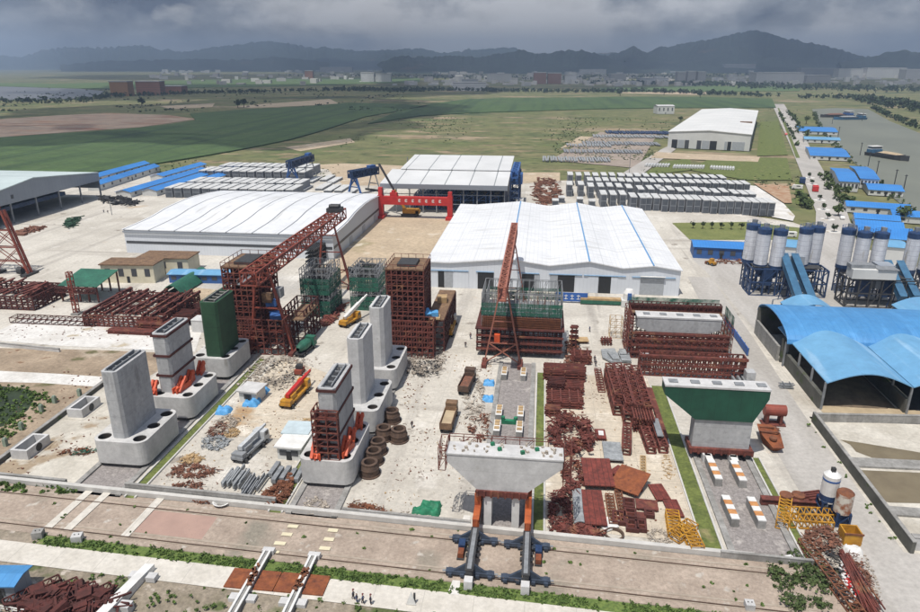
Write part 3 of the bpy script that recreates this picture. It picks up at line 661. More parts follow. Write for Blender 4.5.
def curved_hall():
    r = empty('factory_hall', (-119, 242, 0), 'low white hall with a gently curved seamed roof left of the bare yard', 'hall')
    x0, x1 = -160.8, -77; y0, y1 = 242, 328
    prof = [(242, 9.2), (255, 9.5), (262, 9.8), (267, 10.3), (273, 11.0), (280, 11.4), (290, 11.7), (300, 11.5), (314, 10.6), (328, 9.2)]
    m_ = MB(); m_.extrude_yz([(y0, 0)] + prof + [(y1, 0)], x0, x1); m_.build('wall', 'white_wall', r)
    m_ = MB(); up = [(y, z + .35) for y, z in prof]
    m_.extrude_yz([(y - (.5 if k == 0 else 0), z - .3) for k, (y, z) in enumerate(up)] + [(y - (.5 if k == len(up) - 1 else 0), z) for k, (y, z) in enumerate(up[::-1])], x0 - .5, x1 + .5); m_.build('roof', 'white_roof_seamed', r)
    m_ = MB(); m_.box(x0 + .5, x1 - .4, y0 - .1, y0 + .1, 3.9, 4.9); m_.build('window_band', 'band', r)
    m_ = MB(); m_.box(x1 - .1, x1 + .1, y0 + .6, y1 - 1, 3.9, 4.9); m_.build('window_band', 'band', r)
    m_ = MB(); m_.box(x0 - .1, x1 + .1, y0 - .75, y0 - .5, 8.35, 8.95); m_.build('gutter', 'grey_wall', r)
    for y in (264, 285, 306): m_ = MB(); m_.box(x1 - .05, x1 + .18, y, y + 4, .05, 3.2); m_.build('door', 'roller_door', r)
curved_hall()

def left_hall():
    r = empty('open_hall', (-262, 300, 0), 'big grey hall with an open dark gable side at the left edge of the yard', 'hall')
    # gable faces the yard (x = -242), hall runs away to the left
    y0, y1, xg, xe = 268, 352, -243, -340
    prof = [(y0, 14.5), (y0 + 34, 18.2), (y1, 13.2)]
    m_ = MB(); m_.extrude_yz([(y0, 9.2)] + prof + [(y1, 9.2)], xg - .6, xg); m_.build('gable_wall', 'grey_wall', r)
    m_ = MB(); m_.extrude_yz([(y, z + .1) for y, z in prof] + [(y, z + .5) for y, z in prof[::-1]], xe, xg + .5); m_.build('roof', 'old_roof', r)
    m_ = MB(); m_.box(xe, xg - .6, y0, y0 + .4, 0, 14.4); m_.build('side_wall', 'grey_wall', r)
    m_ = MB(); m_.box(xe, xe + .5, y0 + .5, y1, 0, 13); m_.build('rear_wall', 'grey_wall', r)
    m_ = MB(); m_.box(xe, xg - .6, y1 - .4, y1, 5, 13); m_.build('side_wall', 'grey_wall', r)
    for i in range(6):
        y = y0 + .5 + (y1 - y0 - 1) * i / 5
        m_ = MB(); m_.box(xg - .7, xg - .1, y - .35, y + .35, 0, 9.2); m_.build('column', 'steel_grey', r)
    m_ = MB(); m_.box(xg, xg + .1, 286, 287.6, 11.2, 13); m_.build('vent', 'band', r)
    m_ = MB(); m_.box(xg - 26, xg - 4, y0 + 14, y0 + 60, 5.4, 7.2); m_.build('overhead_crane', 'blue_paint', r)
left_hall()

def open_shed():
    r = empty('open_shed', (-47, 331, 0), 'open steel shed with a pale two step roof behind the red gantry', 'shed')
    x0, x1 = -78, -17.5
    for k, (ya, yb, za, zb) in enumerate(((330.5, 358, 14.2, 17.0), (358, 398, 17.6, 19.8))):
        m_ = MB(); m_.extrude_yz([(ya - 1.5, za), (yb, zb), (yb, zb + .4), (ya - 1.5, za + .4)], x0 - 1 + 5 * k, x1 + 1.5); m_.build('roof', 'shed_roof', r)
    m_ = MB(); m_.box(x0 - 1, x1 + 1.5, 328.6, 329.0, 12.2, 14.5); m_.build('fascia', 'grey_wall', r)
    for i in range(10):
        x = x0 + (x1 - x0) * i / 9
        for y in (330.8, 396):
            m_ = MB(); m_.box(x - .25, x + .25, y - .25, y + .25, 0, 14.2 if y < 340 else 19); m_.build('column', 'steel_grey', r)
    m_ = MB(); m_.box(x1 - .3, x1, 334, 396, 2, 13.5); m_.build('side_cladding', 'blue_paint', r)
    m_ = MB(); m_.box(x0 + 16, x1 - 1, 394, 394.5, 0, 17); m_.build('rear_cladding', 'blue_paint', r)
    for z in (4.5, 9.2):
        m_ = MB(); m_.box(x0, x1, 330.6, 331.0, z, z + .3); m_.build('girt', 'steel_grey', r)
    m_ = MB()
    for k in range(7):
        x = x0 + 14 + k * 6.4
        m_.frame_grid(x, x + 4.6, 340, 372, .2, 7.5, 1, 5, 3, .35)
    m_.build('machinery', 'blue_bright', r)
    # tall blue lifting frame at its right end
    t = empty('lifting_tower', (-12.5, 352, 0), 'tall blue steel lifting frame standing at the right end of the open shed', 'frame')
    for ya_, yb_ in ((340, 346), (362, 368)): m_ = MB(); m_.frame_grid(-15.2, -11, ya_, yb_, 0, 17, 1, 1, 5, .5); m_.build('tower', 'blue_paint', t)
    m_ = MB(); m_.truss((-13.1, 338, 17), (-13.1, 371, 17), 3, 3.2, 8, .5); m_.build('girder', 'blue_bright', t)
    m_ = MB(); m_.box(-16, -9.6, 350, 358, 12, 17); m_.build('hoist', 'blue_bright', t)
    m_ = MB(); m_.box(-12.4, -8.6, 341, 344.6, 3, 6); m_.build('cabin', 'white_paint', t)
open_shed()

def back_hall():
    a = (110.0, 634.0); w = 67.5; ang = R(-16.5); L_ = 340.0
    r = empty('factory_hall', (a[0], a[1], 0), 'far white flat roofed hall with dark doorways near the top of the main road', 'hall', rz=ang)
    m_ = MB(); m_.extrude_xz([(0, 0), (0, 13.4), (w / 2, 15.6), (w, 13.4), (w, 0)], 0, L_); m_.build('wall', 'pale_wall', r, local=True)
    m_ = MB(); m_.extrude_xz([(-.6, 13.5), (w / 2, 15.7), (w + .6, 13.5), (w + .6, 14), (w / 2, 16.2), (-.6, 14)], -.6, L_ + .6); m_.build('roof', 'white_roof_back', r, local=True)
    u = w / 565.0
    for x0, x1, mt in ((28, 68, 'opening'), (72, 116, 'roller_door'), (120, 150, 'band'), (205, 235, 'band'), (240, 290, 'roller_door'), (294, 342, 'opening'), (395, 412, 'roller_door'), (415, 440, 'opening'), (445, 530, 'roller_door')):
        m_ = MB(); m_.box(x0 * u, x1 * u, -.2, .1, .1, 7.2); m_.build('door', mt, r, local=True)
    m_ = MB(); m_.box(w - .05, w + .15, 4, L_ - 4, 3, 6); m_.build('window_band', 'band', r, local=True)
    m_ = MB(); m_.box(w * .80, w * .97, 120, 124, 14.2, 15.6); m_.build('roof_vent', 'brown_deck', r, local=True)
back_hall()

# ------------------------------------------------------------------ simple buildings
def gable_shed(name, label, cat, p0, p1, depth, h, roof, wall, rise=.8, group=None, windows=0, wmat='band', door=True, flat=False):
    """front wall from p0 to p1, body going back by depth (to the left of p0->p1)"""
    p0 = Vector((*p0, 0)); p1 = Vector((*p1, 0)); d = p1 - p0; w = d.length; a = math.atan2(d.y, d.x)
    r = empty(name, p0, label, cat, group, a)
    m_ = MB()
    prof = [(0, 0), (0, h), (depth / 2, h + rise), (depth, h), (depth, 0)] if not flat else [(0, 0), (0, h), (depth, h), (depth, 0)]
    m_.extrude_yz(prof, 0, w); m_.build('wall', wall, r, local=True)
    e = .45; s = rise / (depth / 2) if not flat else 0
    m_ = MB()
    pr = [(-e, h - e * s + .05), (depth / 2, h + rise + .05), (depth + e, h - e * s + .05)]
    if flat: m_.box(-e, w + e, -e, depth + e, h + .02, h + .35)
    else: m_.extrude_yz(pr + [(y, z + .18) for y, z in pr[::-1]], -e, w + e)
    m_.build('roof', roof, r, local=True)
    for k in range(windows):
        x = w * (k + .5) / windows
        m_ = MB(); m_.box(x - min(.9, w / windows * .3), x + min(.9, w / windows * .3), -.08, .05, h * .38, h * .8); m_.build('window', wmat, r, local=True)
    if door:
        m_ = MB(); m_.box(w * .5 - .5, w * .5 + .5, -.1, .05, .05, min(2.3, h * .7)); m_.build('door', 'opening', r, local=True)
    return r
LS = 'long blue roofed dormitory shed'
for k, (a, b, dp) in enumerate((((88, 186), (150, 168.5), 7), ((100, 191), (160, 171.5), 7))):
    p = G(*a); q = G(*b)
    gable_shed('site_dormitory', LS + (' at the far left corner by the cane field' if k == 0 else ' behind the left hall, first row on the yard side'), 'shed', p, q, dp, 3.6, 'blue_roof', 'pale_wall', 1.6, 'blue roofed sheds at the back left of the yard', 8)
for k, (x, y, ln) in enumerate(((-235, 352, 88), (-223, 358, 90), (-211, 368, 84), (-247, 408, 56))):
    gable_shed('site_dormitory', LS + ' ' + ('with its gable end facing the parked truck frames', 'in the middle of the three long rows', 'beside the stacked box segments', 'hidden furthest back by the field')[k], 'shed', (x + 9, y), (x + 9 + ln * .02, y + ln), 8.8, 3.0, 'blue_roof', 'pale_wall', 1.2, 'blue roofed sheds at the back left of the yard', 9)
# office and cabins near the curved hall
gable_shed('office_building', 'cream flat roofed office with four tall windows left of the blue cabin', 'office', (-146.5, 204.5), (-128.5, 206), 8, 6.2, 'brown_deck', 'cream_wall', flat=True, windows=4)
gable_shed('office_building', 'cream flat roofed annex with a dark roof behind the four window office', 'office', (-140, 216), (-122, 217), 9, 5.6, 'brown_deck', 'cream_wall', flat=True, windows=3)
gable_shed('site_cabin', 'low blue cabin with a pale blue roof in front of the curved hall', 'cabin', (-124, 207), (-103, 208.3), 6, 3.0, 'blue_roof_pale', 'blue_wall', .6, windows=6)
gable_shed('site_cabin', 'low bright blue cabin beside the lawn, left of the silos', 'cabin', G(693, 258), G(749, 261), 11, 4.4, 'blue_roof', 'blue_wall', 1.0, windows=5)
gable_shed('site_cabin', 'little grey cabin with a blue ribbed roof at the bottom left corner', 'cabin', G(-16, 601), G(17.5, 601), 3.4, 2.7, 'blue_roof_mid', 'grey_wall', .3, windows=1)
gable_shed('white_shed', 'small white far shed in the grass left of the far hall', 'shed', G(657, 114), G(674, 114), 22, 11, 'far_roof', 'pale_wall', 1.5, windows=4)
# riverside sheds
rs = [((799, 134), (831, 137), 62, 'blue_roof', 'first'), ((804, 142.5), (835, 145.5), 22, 'blue_roof_pale', ''), ((810, 159.5), (847, 163), 62, 'blue_roof', ''),
      ((838, 191), (855, 191), 58, 'blue_roof', ''), ((859, 188), (875, 188), 56, 'blue_roof', ''), ((868, 195), (898, 195), 24, 'blue_roof', ''),
      ((846, 212), (906, 214), 13, 'blue_roof', ''), ((854, 224.5), (895, 225.5), 9, 'blue_roof', ''), ((855, 231.5), (899, 233), 9, 'blue_roof', ''), ((858, 238), (908, 240), 9, 'blue_roof', ''), ((892, 222), (917, 242), 14, 'blue_roof', ''),
      ((878, 245), (906, 246), 9, 'blue_roof', '')]
def RS(a, b):
    p, q = Vector(G(*a)), Vector(G(*b)); w = (q - p).length
    return (p.x + w * math.cos(R(-15.6)), p.y + w * math.sin(R(-15.6)))
where = ['the farthest one, beside the river bend', 'faded, between the two far blue ones', 'wide, halfway along the road by the bank', 'two floors, white walled, left of its twin', 'two floors, white walled, right of its twin by the river', 'large, just right of the two storey pair', 'long and narrow, in front of the two storey pair', 'narrow, first of the three parallel ones behind the silos', 'narrow, middle of the three parallel ones behind the silos', 'narrow, nearest of the three parallel ones behind the silos', 'slanted towards the river at the right edge', 'small, between the right hand silos']
for (a, b, dp, rf, _), wl in zip(rs, where):
    gable_shed('riverside_shed', ('blue' if rf == 'blue_roof' else 'pale') + ' roofed riverside shed, ' + wl, 'shed', G(*a), RS(a, b), dp, 5.6 if 'two floors' in wl else 3, rf, 'pale_wall', 1.5, 'sheds between road and river', 5)
gable_shed('riverside_shed', 'pale blue flat shed behind the left silo plant', 'shed', G(779, 262), G(800, 264), 12, 6, 'blue_roof_pale', 'pale_wall', .8, windows=0, door=False)
gable_shed('riverside_shed', 'pale blue flat shed behind the right silo plant', 'shed', G(880, 262), G(903, 264), 12, 6, 'blue_roof_pale', 'pale_wall', .8, windows=0, door=False)
# far buildings across the plain
def far_block(label, px0, px1, py, ptop, depth, mt, roof='far_roof', name='apartment_block', wmat=None, split=1):
    """a distant block: base row py, eaves ptop"""
    p = Vector((*G(px0, py), -.4)); q = Vector((*G(px1, py), -.4)); d = q - p; w = d.length
    D = math.hypot(p.x, p.y); h = (py - ptop) / 680 * D
    r = empty(name, p, label, 'building', None, math.atan2(d.y, d.x))
    m_ = MB(); m_.box(0, w, 0, depth, 0, h); m_.build('wall', mt, r, local=True)
    m_ = MB(); m_.box(-.8, w + .8, -.8, depth + .8, h, h + max(1.2, h * .07)); m_.build('roof', roof, r, local=True)
    return r
fb = [((111, 129, 96, 84.5, 30, 'orange_far'), 'orange brown far apartment block, left of the two by the lake'), ((137, 161, 95, 84, 30, 'brick_far'), 'orange brown far apartment block, right of the two by the lake'),
      ((163, 182, 94, 87.5, 40, 'brick_far'), 'low red brown far sheds just right of the two apartment blocks'), ((305, 313, 79, 72, 30, 'brick_far'), 'narrow far brown tower block right of the dark far hills'),
      ((361, 374, 82, 74, 40, 'white_far'), 'pale far apartment block, left of a close pair'), ((376, 391, 82, 75, 40, 'white_far'), 'pale far apartment block, right of a close pair'),
      ((424, 433, 82, 77.5, 30, 'white_far'), 'small pale far house left of the bright white house'), ((453, 486, 91, 83.5, 40, 'white_far'), 'bright white far house amid trees in the middle of the plain'),
      ((462, 478, 89, 80.5, 20, 'white_far'), 'upper white wing standing behind the bright white far house'), ((487, 511, 82, 75, 40, 'white_far'), 'long pale far building behind the bright white house'),
      ((534, 546, 84, 74, 30, 'brick_far'), 'red brown far apartment block, left one of two'), ((548, 561, 84, 74.5, 30, 'brick_far'), 'red brown far apartment block, right one of two'),
      ((565, 576, 84, 76, 30, 'white_far'), 'small white far block just right of the red brown pair'), ((612, 630, 71, 65, 60, 'white_far'), 'white far building at the foot of the hill, first from the left'),
      ((677, 685, 84, 74, 30, 'grey_far'), 'grey far tower block, first of three in a row'), ((687, 695, 84, 73.5, 30, 'grey_far'), 'grey far tower block, second of three in a row'), ((697, 705, 84, 74, 30, 'grey_far'), 'grey far tower block, third of three in a row'),
      ((640, 668, 84, 79, 60, 'white_far'), 'low pale far factory left of the three grey tower blocks'), ((755, 803, 84.5, 75, 60, 'white_far'), 'long pale far apartment slab below the big hill'),
      ((690, 705, 72, 66.5, 60, 'white_far'), 'white far block below the summit of the big hill'), ((724, 755, 73, 66, 60, 'grey_far'), 'grey wide far block below the big hill'), ((800, 836, 76, 70, 60, 'grey_far'), 'grey far block below the right flank of the hill'),
      ((838, 862, 78, 71, 60, 'white_far'), 'white far block near the saddle of the two hills'), ((866, 905, 78, 70.5, 60, 'white_far'), 'long white far block at the foot of the rightmost hill'), ((806, 830, 83, 77, 60, 'grey_far'), 'low grey far block right of the long pale slab'),
      ((320, 352, 72, 68, 80, 'grey_far'), 'grey far block at the foot of the left hills'), ((610, 626, 81, 75, 50, 'grey_far'), 'grey far shed on the plain left of the pale factory'), ((905, 930, 79, 72, 60, 'grey_far'), 'grey far block at the right edge under the hill'),
      ((580, 606, 74, 70, 60, 'white_far'), 'low white far shed below the quarry'), ((770, 800, 72, 67.5, 60, 'white_far'), 'white far row of houses at the right foot of the big hill'), ((632, 655, 71, 66.5, 60, 'grey_far'), 'grey far row of houses below the small peak')]
for a, l in fb: far_block(l, *a)
rg_town = random.Random(3)
for nm_, mt_, n_, ya_, yb_, lab_ in (('far_town', 'white_far', 300, 68.2, 74, 'far off white town at the foot of the hills'), ('far_village', 'pale_far', 330, 74, 86, 'far off pale village houses among the trees across the plain')):
    if mt_ == 'pale_far': mat('pale_far', (.78, .77, .75), (.45, .42, .40), .004, .9)
    m_ = MB()
    for _ in range(n_):
        px = rg_town.choice([rg_town.uniform(590, 930), rg_town.uniform(590, 930), rg_town.uniform(430, 620), rg_town.uniform(150, 480)]); py = rg_town.uniform(ya_, yb_)
        x, y = G(px, py); k_ = min(1, y / 5000); w = rg_town.uniform(14, 50) * (.4 + .6 * k_); h = rg_town.uniform(6, 24) * (.35 + .65 * k_)
        m_.obox((x, y, h / 2 - .5), w, rg_town.uniform(12, 30), h, rg_town.uniform(0, .6))
    stuff(nm_, m_, mt_, lab_, 'houses')
# ------------------------------------------------------------------ arched store on the right
def arch(x0, x1, zs, zc, n=16):
    return [(x0 + (x1 - x0) * i / n, zs + (zc - zs) * math.sin(math.pi * i / n) ** 1.0 if 0 < i < n else zs) for i in range(n + 1)]
def arched_store():
    r = empty('arched_store', (61, 138, 0), 'big aggregate store with light blue barrel roofs at the right edge', 'store')
    yf = 138
    for k in range(3):
        x0 = 61.6 + 17.2 * k; a = arch(x0, x0 + 17, 6.4, 8.9)
        m_ = MB(); m_.extrude_xz(a + [(x, z + .22) for x, z in a[::-1]], yf, 170.5); m_.build('barrel_roof', 'blue_roof_pale', r, smooth=False)
    n = 14; pr = []
    for i in range(n + 1):
        t = math.pi * i / n; pr.append((172 - 12.2 * math.cos(t), 6.3 + 3.9 * math.sin(t) if 0 < i < n else 6.3))
    m_ = MB(); m_.extrude_yz(pr + [(y, z + .25) for y, z in pr[::-1]], 60.4, 116); m_.build('cross_roof', 'blue_roof_mid', r)
    for k in range(4):
        x = 61.6 + 17.2 * k
        m_ = MB(); m_.box(x - .45, x + .45, yf + 1, 163, 0, 3.2); m_.build('bay_wall', 'dark_wall', r)  # dark colour stands in for the shade inside the bays
        for y in (yf + .6, yf + 8, yf + 16, yf + 24):
            m_ = MB(); m_.box(x - .2, x + .2, y - .2, y + .2, 0 if y < yf + 1 else 3.2, 6.4); m_.build('post', 'steel_grey', r)
    m_ = MB(); m_.box(60.2, 115, 182.5, 183.2, 0, 7.5); m_.build('rear_wall', 'dark_wall', r)
    m_ = MB(); m_.box(60.0, 60.6, 164, 183, 0, 4); m_.build('side_wall', 'wall_grey', r)
    for y in (161, 184):
        m_ = MB(); m_.box(60.5, 60.9, y - .2, y + .2, 0, 6.3); m_.build('post', 'steel_grey', r)
    m_ = MB(); m_.box(60.7, 115, 163.2, 163.9, 0, 6.2); m_.build('rear_wall', 'dark_wall', r)
    for k in range(3):
        x0 = 62.3 + 17.2 * k; mb = MB(); n = 9
        vs = []; fs = []
        for i in range(n):
            for j in range(n):
                u, v = i / (n - 1), j / (n - 1)
                h = 3.6 * math.sin(math.pi * u) ** .6 * (v ** .7) * (1 + .2 * mnoise.noise(Vector((u * 4, v * 4, k)))) if 0 < i < n - 1 else .0
                vs.append((x0 + 15.6 * u, 140 + 22.5 * v, h + .02))
        for i in range(n - 1):
            for j in range(n - 1): fs.append((i * n + j, (i + 1) * n + j, (i + 1) * n + j + 1, i * n + j + 1))
        mb.add(vs, fs)
        o = mb.build('aggregate_pile', 'coal' if k == 1 else 'brown_heap', loc=(x0, 140, 0)); tag(o, ('brown sand heap inside the left bay of the blue arched store', 'dark heap in the second bay of the blue arched store', 'brown heap in the farthest right bay of the blue arched store')[k], 'heap')
    m_ = MB(); m_.sheet([(61.5, 133.8), (112, 137.5), (112, 141), (61.5, 141)], .09); setting('sand_spill', m_, 'sand')
arched_store()
# pit walls
def wall_obj(label, pts, h, w, mt='wall_grey', cap=True, name='pit_wall'):
    r = empty(name, (*pts[0], 0), label, 'wall')
    m_ = MB()
    for (a, b) in zip(pts, pts[1:]):
        m_.bar((a[0], a[1], h / 2), (b[0], b[1], h / 2), w, h)
    m_.build('wall', mt, r)
    if cap:
        m_ = MB()
        for (a, b) in zip(pts, pts[1:]): m_.bar((a[0], a[1], h + .12), (b[0], b[1], h + .12), w + .06, .16)
        m_.build('coping', 'wall_grey', r)
wall_obj('long dark weathered wall between the service road and the settling pits', [(58, 133), (58, 92)], 2.1, .55, 'dark_wall')
wall_obj('grey rear wall of the settling pits in front of the arched store', [(58.6, 133), (96, 136)], 1.7, .6)
wall_obj('grey dividing wall between the two settling pits', [(58.6, 117.2), (96, 118.4)], .45, 3.0, 'wall_grey', False)
wall_obj('grey near wall of the front settling pit', [(58.6, 102.6), (90, 102.2)], .4, 2.4, 'wall_grey', False)
wall_obj('short pale wall at the near end of the long dark wall', [(58.3, 93.4), (80, 92.4)], 2.2, 1.0, 'precast_pale')
wall_obj('low grey concrete wall along the back of the quay pavement', [(-69.5, qy(91.9, -69.5)), (-42, qy(91.9, -42))], 1.5, .45, 'wall_grey')
wall_obj('low grey wall left of the first cap track', [(-98, qy(91.9, -98)), (-81, qy(91.9, -81))], .9, .45, 'wall_grey')
wall_obj('low white wall in front of the drums and rusty scrap', [(-30.4, qy(91.6, -30.4)), (-9, qy(91.6, -9))], 1.1, .4, 'precast_pale')
wall_obj('low grey wall closing the right cap track', [(29, 87.9), (43, 87.4)], 1.0, .4, 'wall_grey')
wall_obj('long low dark kerb wall left of the first cap beside the dirt lot', [G(-10, 471), G(104, 385)], .9, .7, 'dark_wall')
wall_obj('low pale wall along the front of the casting slab on the left', [G(-20, 344), G(60, 352)], .8, .5, 'precast_pale')
m_ = MB(); 
# ------------------------------------------------------------------ pile caps and pier shafts
def rounded(x0, x1, y0, y1, r, n=6):
    pts = []
    for cx, cy, a in ((x1 - r, y0 + r, -90), (x1 - r, y1 - r, 0), (x0 + r, y1 - r, 90), (x0 + r, y0 + r, 180)):
        for k in range(n + 1):
            t = R(a + 90 * k / n); pts.append((cx + r * math.cos(t), cy + r * math.sin(t)))
    return pts
def slab_with_holes(outer, holes, z0, z1, nseg=18):
    """a solid slab pierced by round shafts, one surface"""
    bm = bmesh.new()
    def ring(pts, z): 
        v = [bm.verts.new((x, y, z)) for x, y in pts]
        return v, [bm.edges.new((v[i], v[(i + 1) % len(v)])) for i in range(len(v))]
    loops = [outer] + [[(cx + r * math.cos(2 * math.pi * k / nseg), cy + r * math.sin(2 * math.pi * k / nseg)) for k in range(nseg)] for cx, cy, r in holes]
    tops = [ring(l, z1) for l in loops]; bots = [ring(l, z0) for l in loops]
    bmesh.ops.triangle_fill(bm, edges=[e for t in tops for e in t[1]], use_beauty=True)
    bmesh.ops.triangle_fill(bm, edges=[e for t in bots for e in t[1]], use_beauty=True)
    for (tv, _), (bv, _) in zip(tops, bots):
        n = len(tv)
        for i in range(n): bm.faces.new((bv[i], bv[(i + 1) % n], tv[(i + 1) % n], tv[i]))
    bmesh.ops.recalc_face_normals(bm, faces=bm.faces)
    bm.verts.index_update()
    m_ = MB(); m_.v = [tuple(v.co) for v in bm.verts]; m_.f = [tuple(v.index for v in f.verts) for f in bm.faces]; bm.free()
    return m_
def pier(label, x0, x1, y0, y1, sx0, sx1, sy0, sy1, ztop, shaft='precast', capm='precast_cap', chamfer=.5, clamps=False, bands=0, frame=False, paint=None):
    zc0, zc1 = .9, 5.5
    r = empty('pier_segment', ((x0 + x1) / 2, (y0 + y1) / 2, 0), label, 'pier', 'precast piers on caps')
    w = x1 - x0; hr = w * .115
    holes = []
    for fy in (.14, .5, .86):
        y = y0 + (y1 - y0) * fy
        for x in (x0 + w * .165, x1 - w * .165): holes.append((x, y, hr))
    slab_with_holes(rounded(x0, x1, y0, y1, w * .17), holes, zc0, zc1).build('pile_cap', capm, r)
    for hx, hy, rr_ in holes:
        m_ = MB(); n_ = 18; m_.lathe((hx, hy, 0), [(rr_ - .03, zc0 + .1), (rr_ - .03, zc1 - .12)], n_, False); m_.lathe((hx, hy, 0), [(rr_ - .04, zc0 + .4), (.05, zc0 + .42)], n_, False); m_.build('hole_shade_liner', 'hole_shade', r)  # added dark liner and floor, the hole's shade put into colour
    m_ = MB(); q = rounded(sx0, sx1, sy0, sy1, chamfer, 1); c = .55
    qi = [(min(max(x, sx0 + c), sx1 - c), min(max(y, sy0 + c), sy1 - c)) for x, y in q]
    n = len(q); vs = [(x, y, zc1) for x, y in q] + [(x, y, ztop) for x, y in q] + [(x, y, ztop) for x, y in qi] + [(x, y, ztop - 2.2) for x, y in qi]
    fs = [(k, (k + 1) % n, n + (k + 1) % n, n + k) for k in range(n)] + [(n + k, n + (k + 1) % n, 2 * n + (k + 1) % n, 2 * n + k) for k in range(n)]
    fs += [(2 * n + k, 2 * n + (k + 1) % n, 3 * n + (k + 1) % n, 3 * n + k) for k in range(n)] + [tuple(range(3 * n, 4 * n))]
    m_.add(vs, fs); m_.build('shaft', paint or shaft, r)
    m_ = MB()
    for k in range(5):
        y = sy0 + (sy1 - sy0) * (k + .5) / 5; m_.box(sx0 + .5, sx1 - .5, y - .12, y + .12, ztop - .35, ztop - .1)
    m_.box(sx0 + .75, sx0 + .95, sy0 + .8, sy1 - .8, ztop - .3, ztop + .35); m_.box(sx1 - .95, sx1 - .75, sy0 + .8, sy1 - .8, ztop - .3, ztop + .35)
    m_.build('rebar_frame', 'steel_grey' if not paint else 'wall_grey', r)
    for x in (x0 + 1.4, x1 - 1.4):
        for k in range(4):
            m_ = MB(); y = y0 + 1.6 + (y1 - y0 - 3.2) * k / 3; m_.box(x - .7, x + .7, y - .6, y + .6, .05, zc0); m_.build('support_block', 'dark_wall', r)
    for k in range(bands):
        z = zc1 + 3.6 + 4.4 * k
        m_ = MB(); g = .14
        m_.box(sx0 - g, sx1 + g, sy0 - g, sy0 - .01, z, z + .5); m_.box(sx0 - g, sx1 + g, sy1 + .01, sy1 + g, z, z + .5)
        m_.box(sx0 - g, sx0 - .01, sy0, sy1, z, z + .5); m_.box(sx1 + .01, sx1 + g, sy0, sy1, z, z + .5)
        m_.build('clamp_band', 'primer_dark', r)
    if clamps:
        for i, (cx, cy, rz) in enumerate(((sx0 - .9, sy0 - .4, .5), (sx1 + .75, sy0 + 1.6, -.2), (sx1 + .8, sy0 + 5.2, .15), (sx1 + .8, sy1 + .4, .2))):
            m_ = MB(); big = i == 1
            L_ = 4.4 if big else 2.9
            for s in (-1, 1):
                m_.obox((cx + .42 * s, cy, zc1 + .6), .3, L_, 1.2, rz); m_.bar((cx + .42 * s, cy - L_ * .4, zc1 + .3), (cx + .42 * s, cy + L_ * .3, zc1 + 2.5), .5, .6)
            m_.obox((cx, cy, zc1 + .5), 1.1, L_ * .85, .5, rz); m_.obox((cx, cy + L_ * .12, zc1 + 1.35), .8, L_ * .5, .3, rz, .45); m_.tube((cx - .7, cy + L_ * .25, zc1 + 1.9), (cx + .7, cy + L_ * .25, zc1 + 1.9), .3)
            m_.build('clamp', 'clamp_orange', r)
    if frame:
        m_ = MB()
        m_.frame_grid(sx0 - 1.0, sx0 - .15, sy0 - .9, sy0 + 2.4, zc1, ztop - 4, 1, 2, 7, .16)
        m_.frame_grid(sx0 - .3, sx1 + .3, sy0 - 1.1, sy0 - .2, zc1, ztop - 4, 2, 1, 7, .16)
        for k in range(1, 7):
            m_.box(sx0 - 1, sx1 + .4, sy0 - 1.2, sy0 - .1, zc1 + k * (ztop - 4 - zc1) / 7 - .06, zc1 + k * (ztop - 4 - zc1) / 7)
        m_.build('access_scaffold', 'primer', r)
    return r
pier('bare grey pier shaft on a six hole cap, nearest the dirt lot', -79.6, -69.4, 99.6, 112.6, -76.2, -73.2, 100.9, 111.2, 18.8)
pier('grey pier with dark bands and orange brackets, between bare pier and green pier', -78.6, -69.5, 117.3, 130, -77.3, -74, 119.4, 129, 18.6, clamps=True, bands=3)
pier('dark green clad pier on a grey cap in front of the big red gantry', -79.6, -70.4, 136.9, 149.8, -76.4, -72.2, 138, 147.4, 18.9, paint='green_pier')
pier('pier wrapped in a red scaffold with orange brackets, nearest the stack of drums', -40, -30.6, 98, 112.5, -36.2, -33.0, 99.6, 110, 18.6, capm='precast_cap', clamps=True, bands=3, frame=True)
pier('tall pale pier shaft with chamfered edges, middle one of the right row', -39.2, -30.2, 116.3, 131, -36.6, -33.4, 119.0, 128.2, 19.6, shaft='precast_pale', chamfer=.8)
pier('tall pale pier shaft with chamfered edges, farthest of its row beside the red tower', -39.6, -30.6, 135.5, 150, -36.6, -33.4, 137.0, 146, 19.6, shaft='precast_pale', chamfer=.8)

def hammer(label, x0, x1, y0, y1, ztop, zlip, zbot, bx0, bx1, facem, name='hammerhead'):
    r = empty(name, ((x0 + x1) / 2, (y0 + y1) / 2, 0), label, 'hammerhead')
    m_ = MB(); m_.extrude_xz([(bx0, zbot), (bx1, zbot), (x1, zlip), (x1, ztop), (x0, ztop), (x0, zlip)], y0, y1); m_.build('head', facem, r)
    return r
# green hammerhead on the right
r = hammer('dark green pier head with white top on a grey stem, beside the red truss pile', 24.0, 42.4, 115.6, 119.0, 14.6, 13.0, 8.2, 29.9, 40.2, 'green_paint')
m_ = MB(); m_.box(23.9, 42.5, 115.5, 119.1, 14.6, 14.95); o = m_.build('top_slab', 'precast_pale', r)
for i in range(5):
    x = 25.6 + i * 3.9
    m_ = MB(); m_.box(x - .8, x + .8, 116.6, 117.9, 14.95, 15.15); m_.build('anchor_pocket', 'steel_grey', r)
m_ = MB(); m_.box(30.0, 40.3, 115.9, 118.8, 2.4, 8.2); m_.build('stem', 'precast', r)
m_ = MB(); m_.box(29.5, 41, 115.2, 119.6, 1.5, 2.4)
for i in range(9): m_.box(29.6 + i * 1.38, 30.0 + i * 1.38, 115.0, 115.2, 1.3, 2.5)
m_.build('base_frame', 'primer', r)
m_ = MB()
for x in (32.6, 37.4):
    for y in (115.6, 118.6): m_ = MB(); m_.box(x - .7, x + .7, y - 1.2, y + .8, .06, 1.5); m_.build('support_block', 'precast_pale', r)
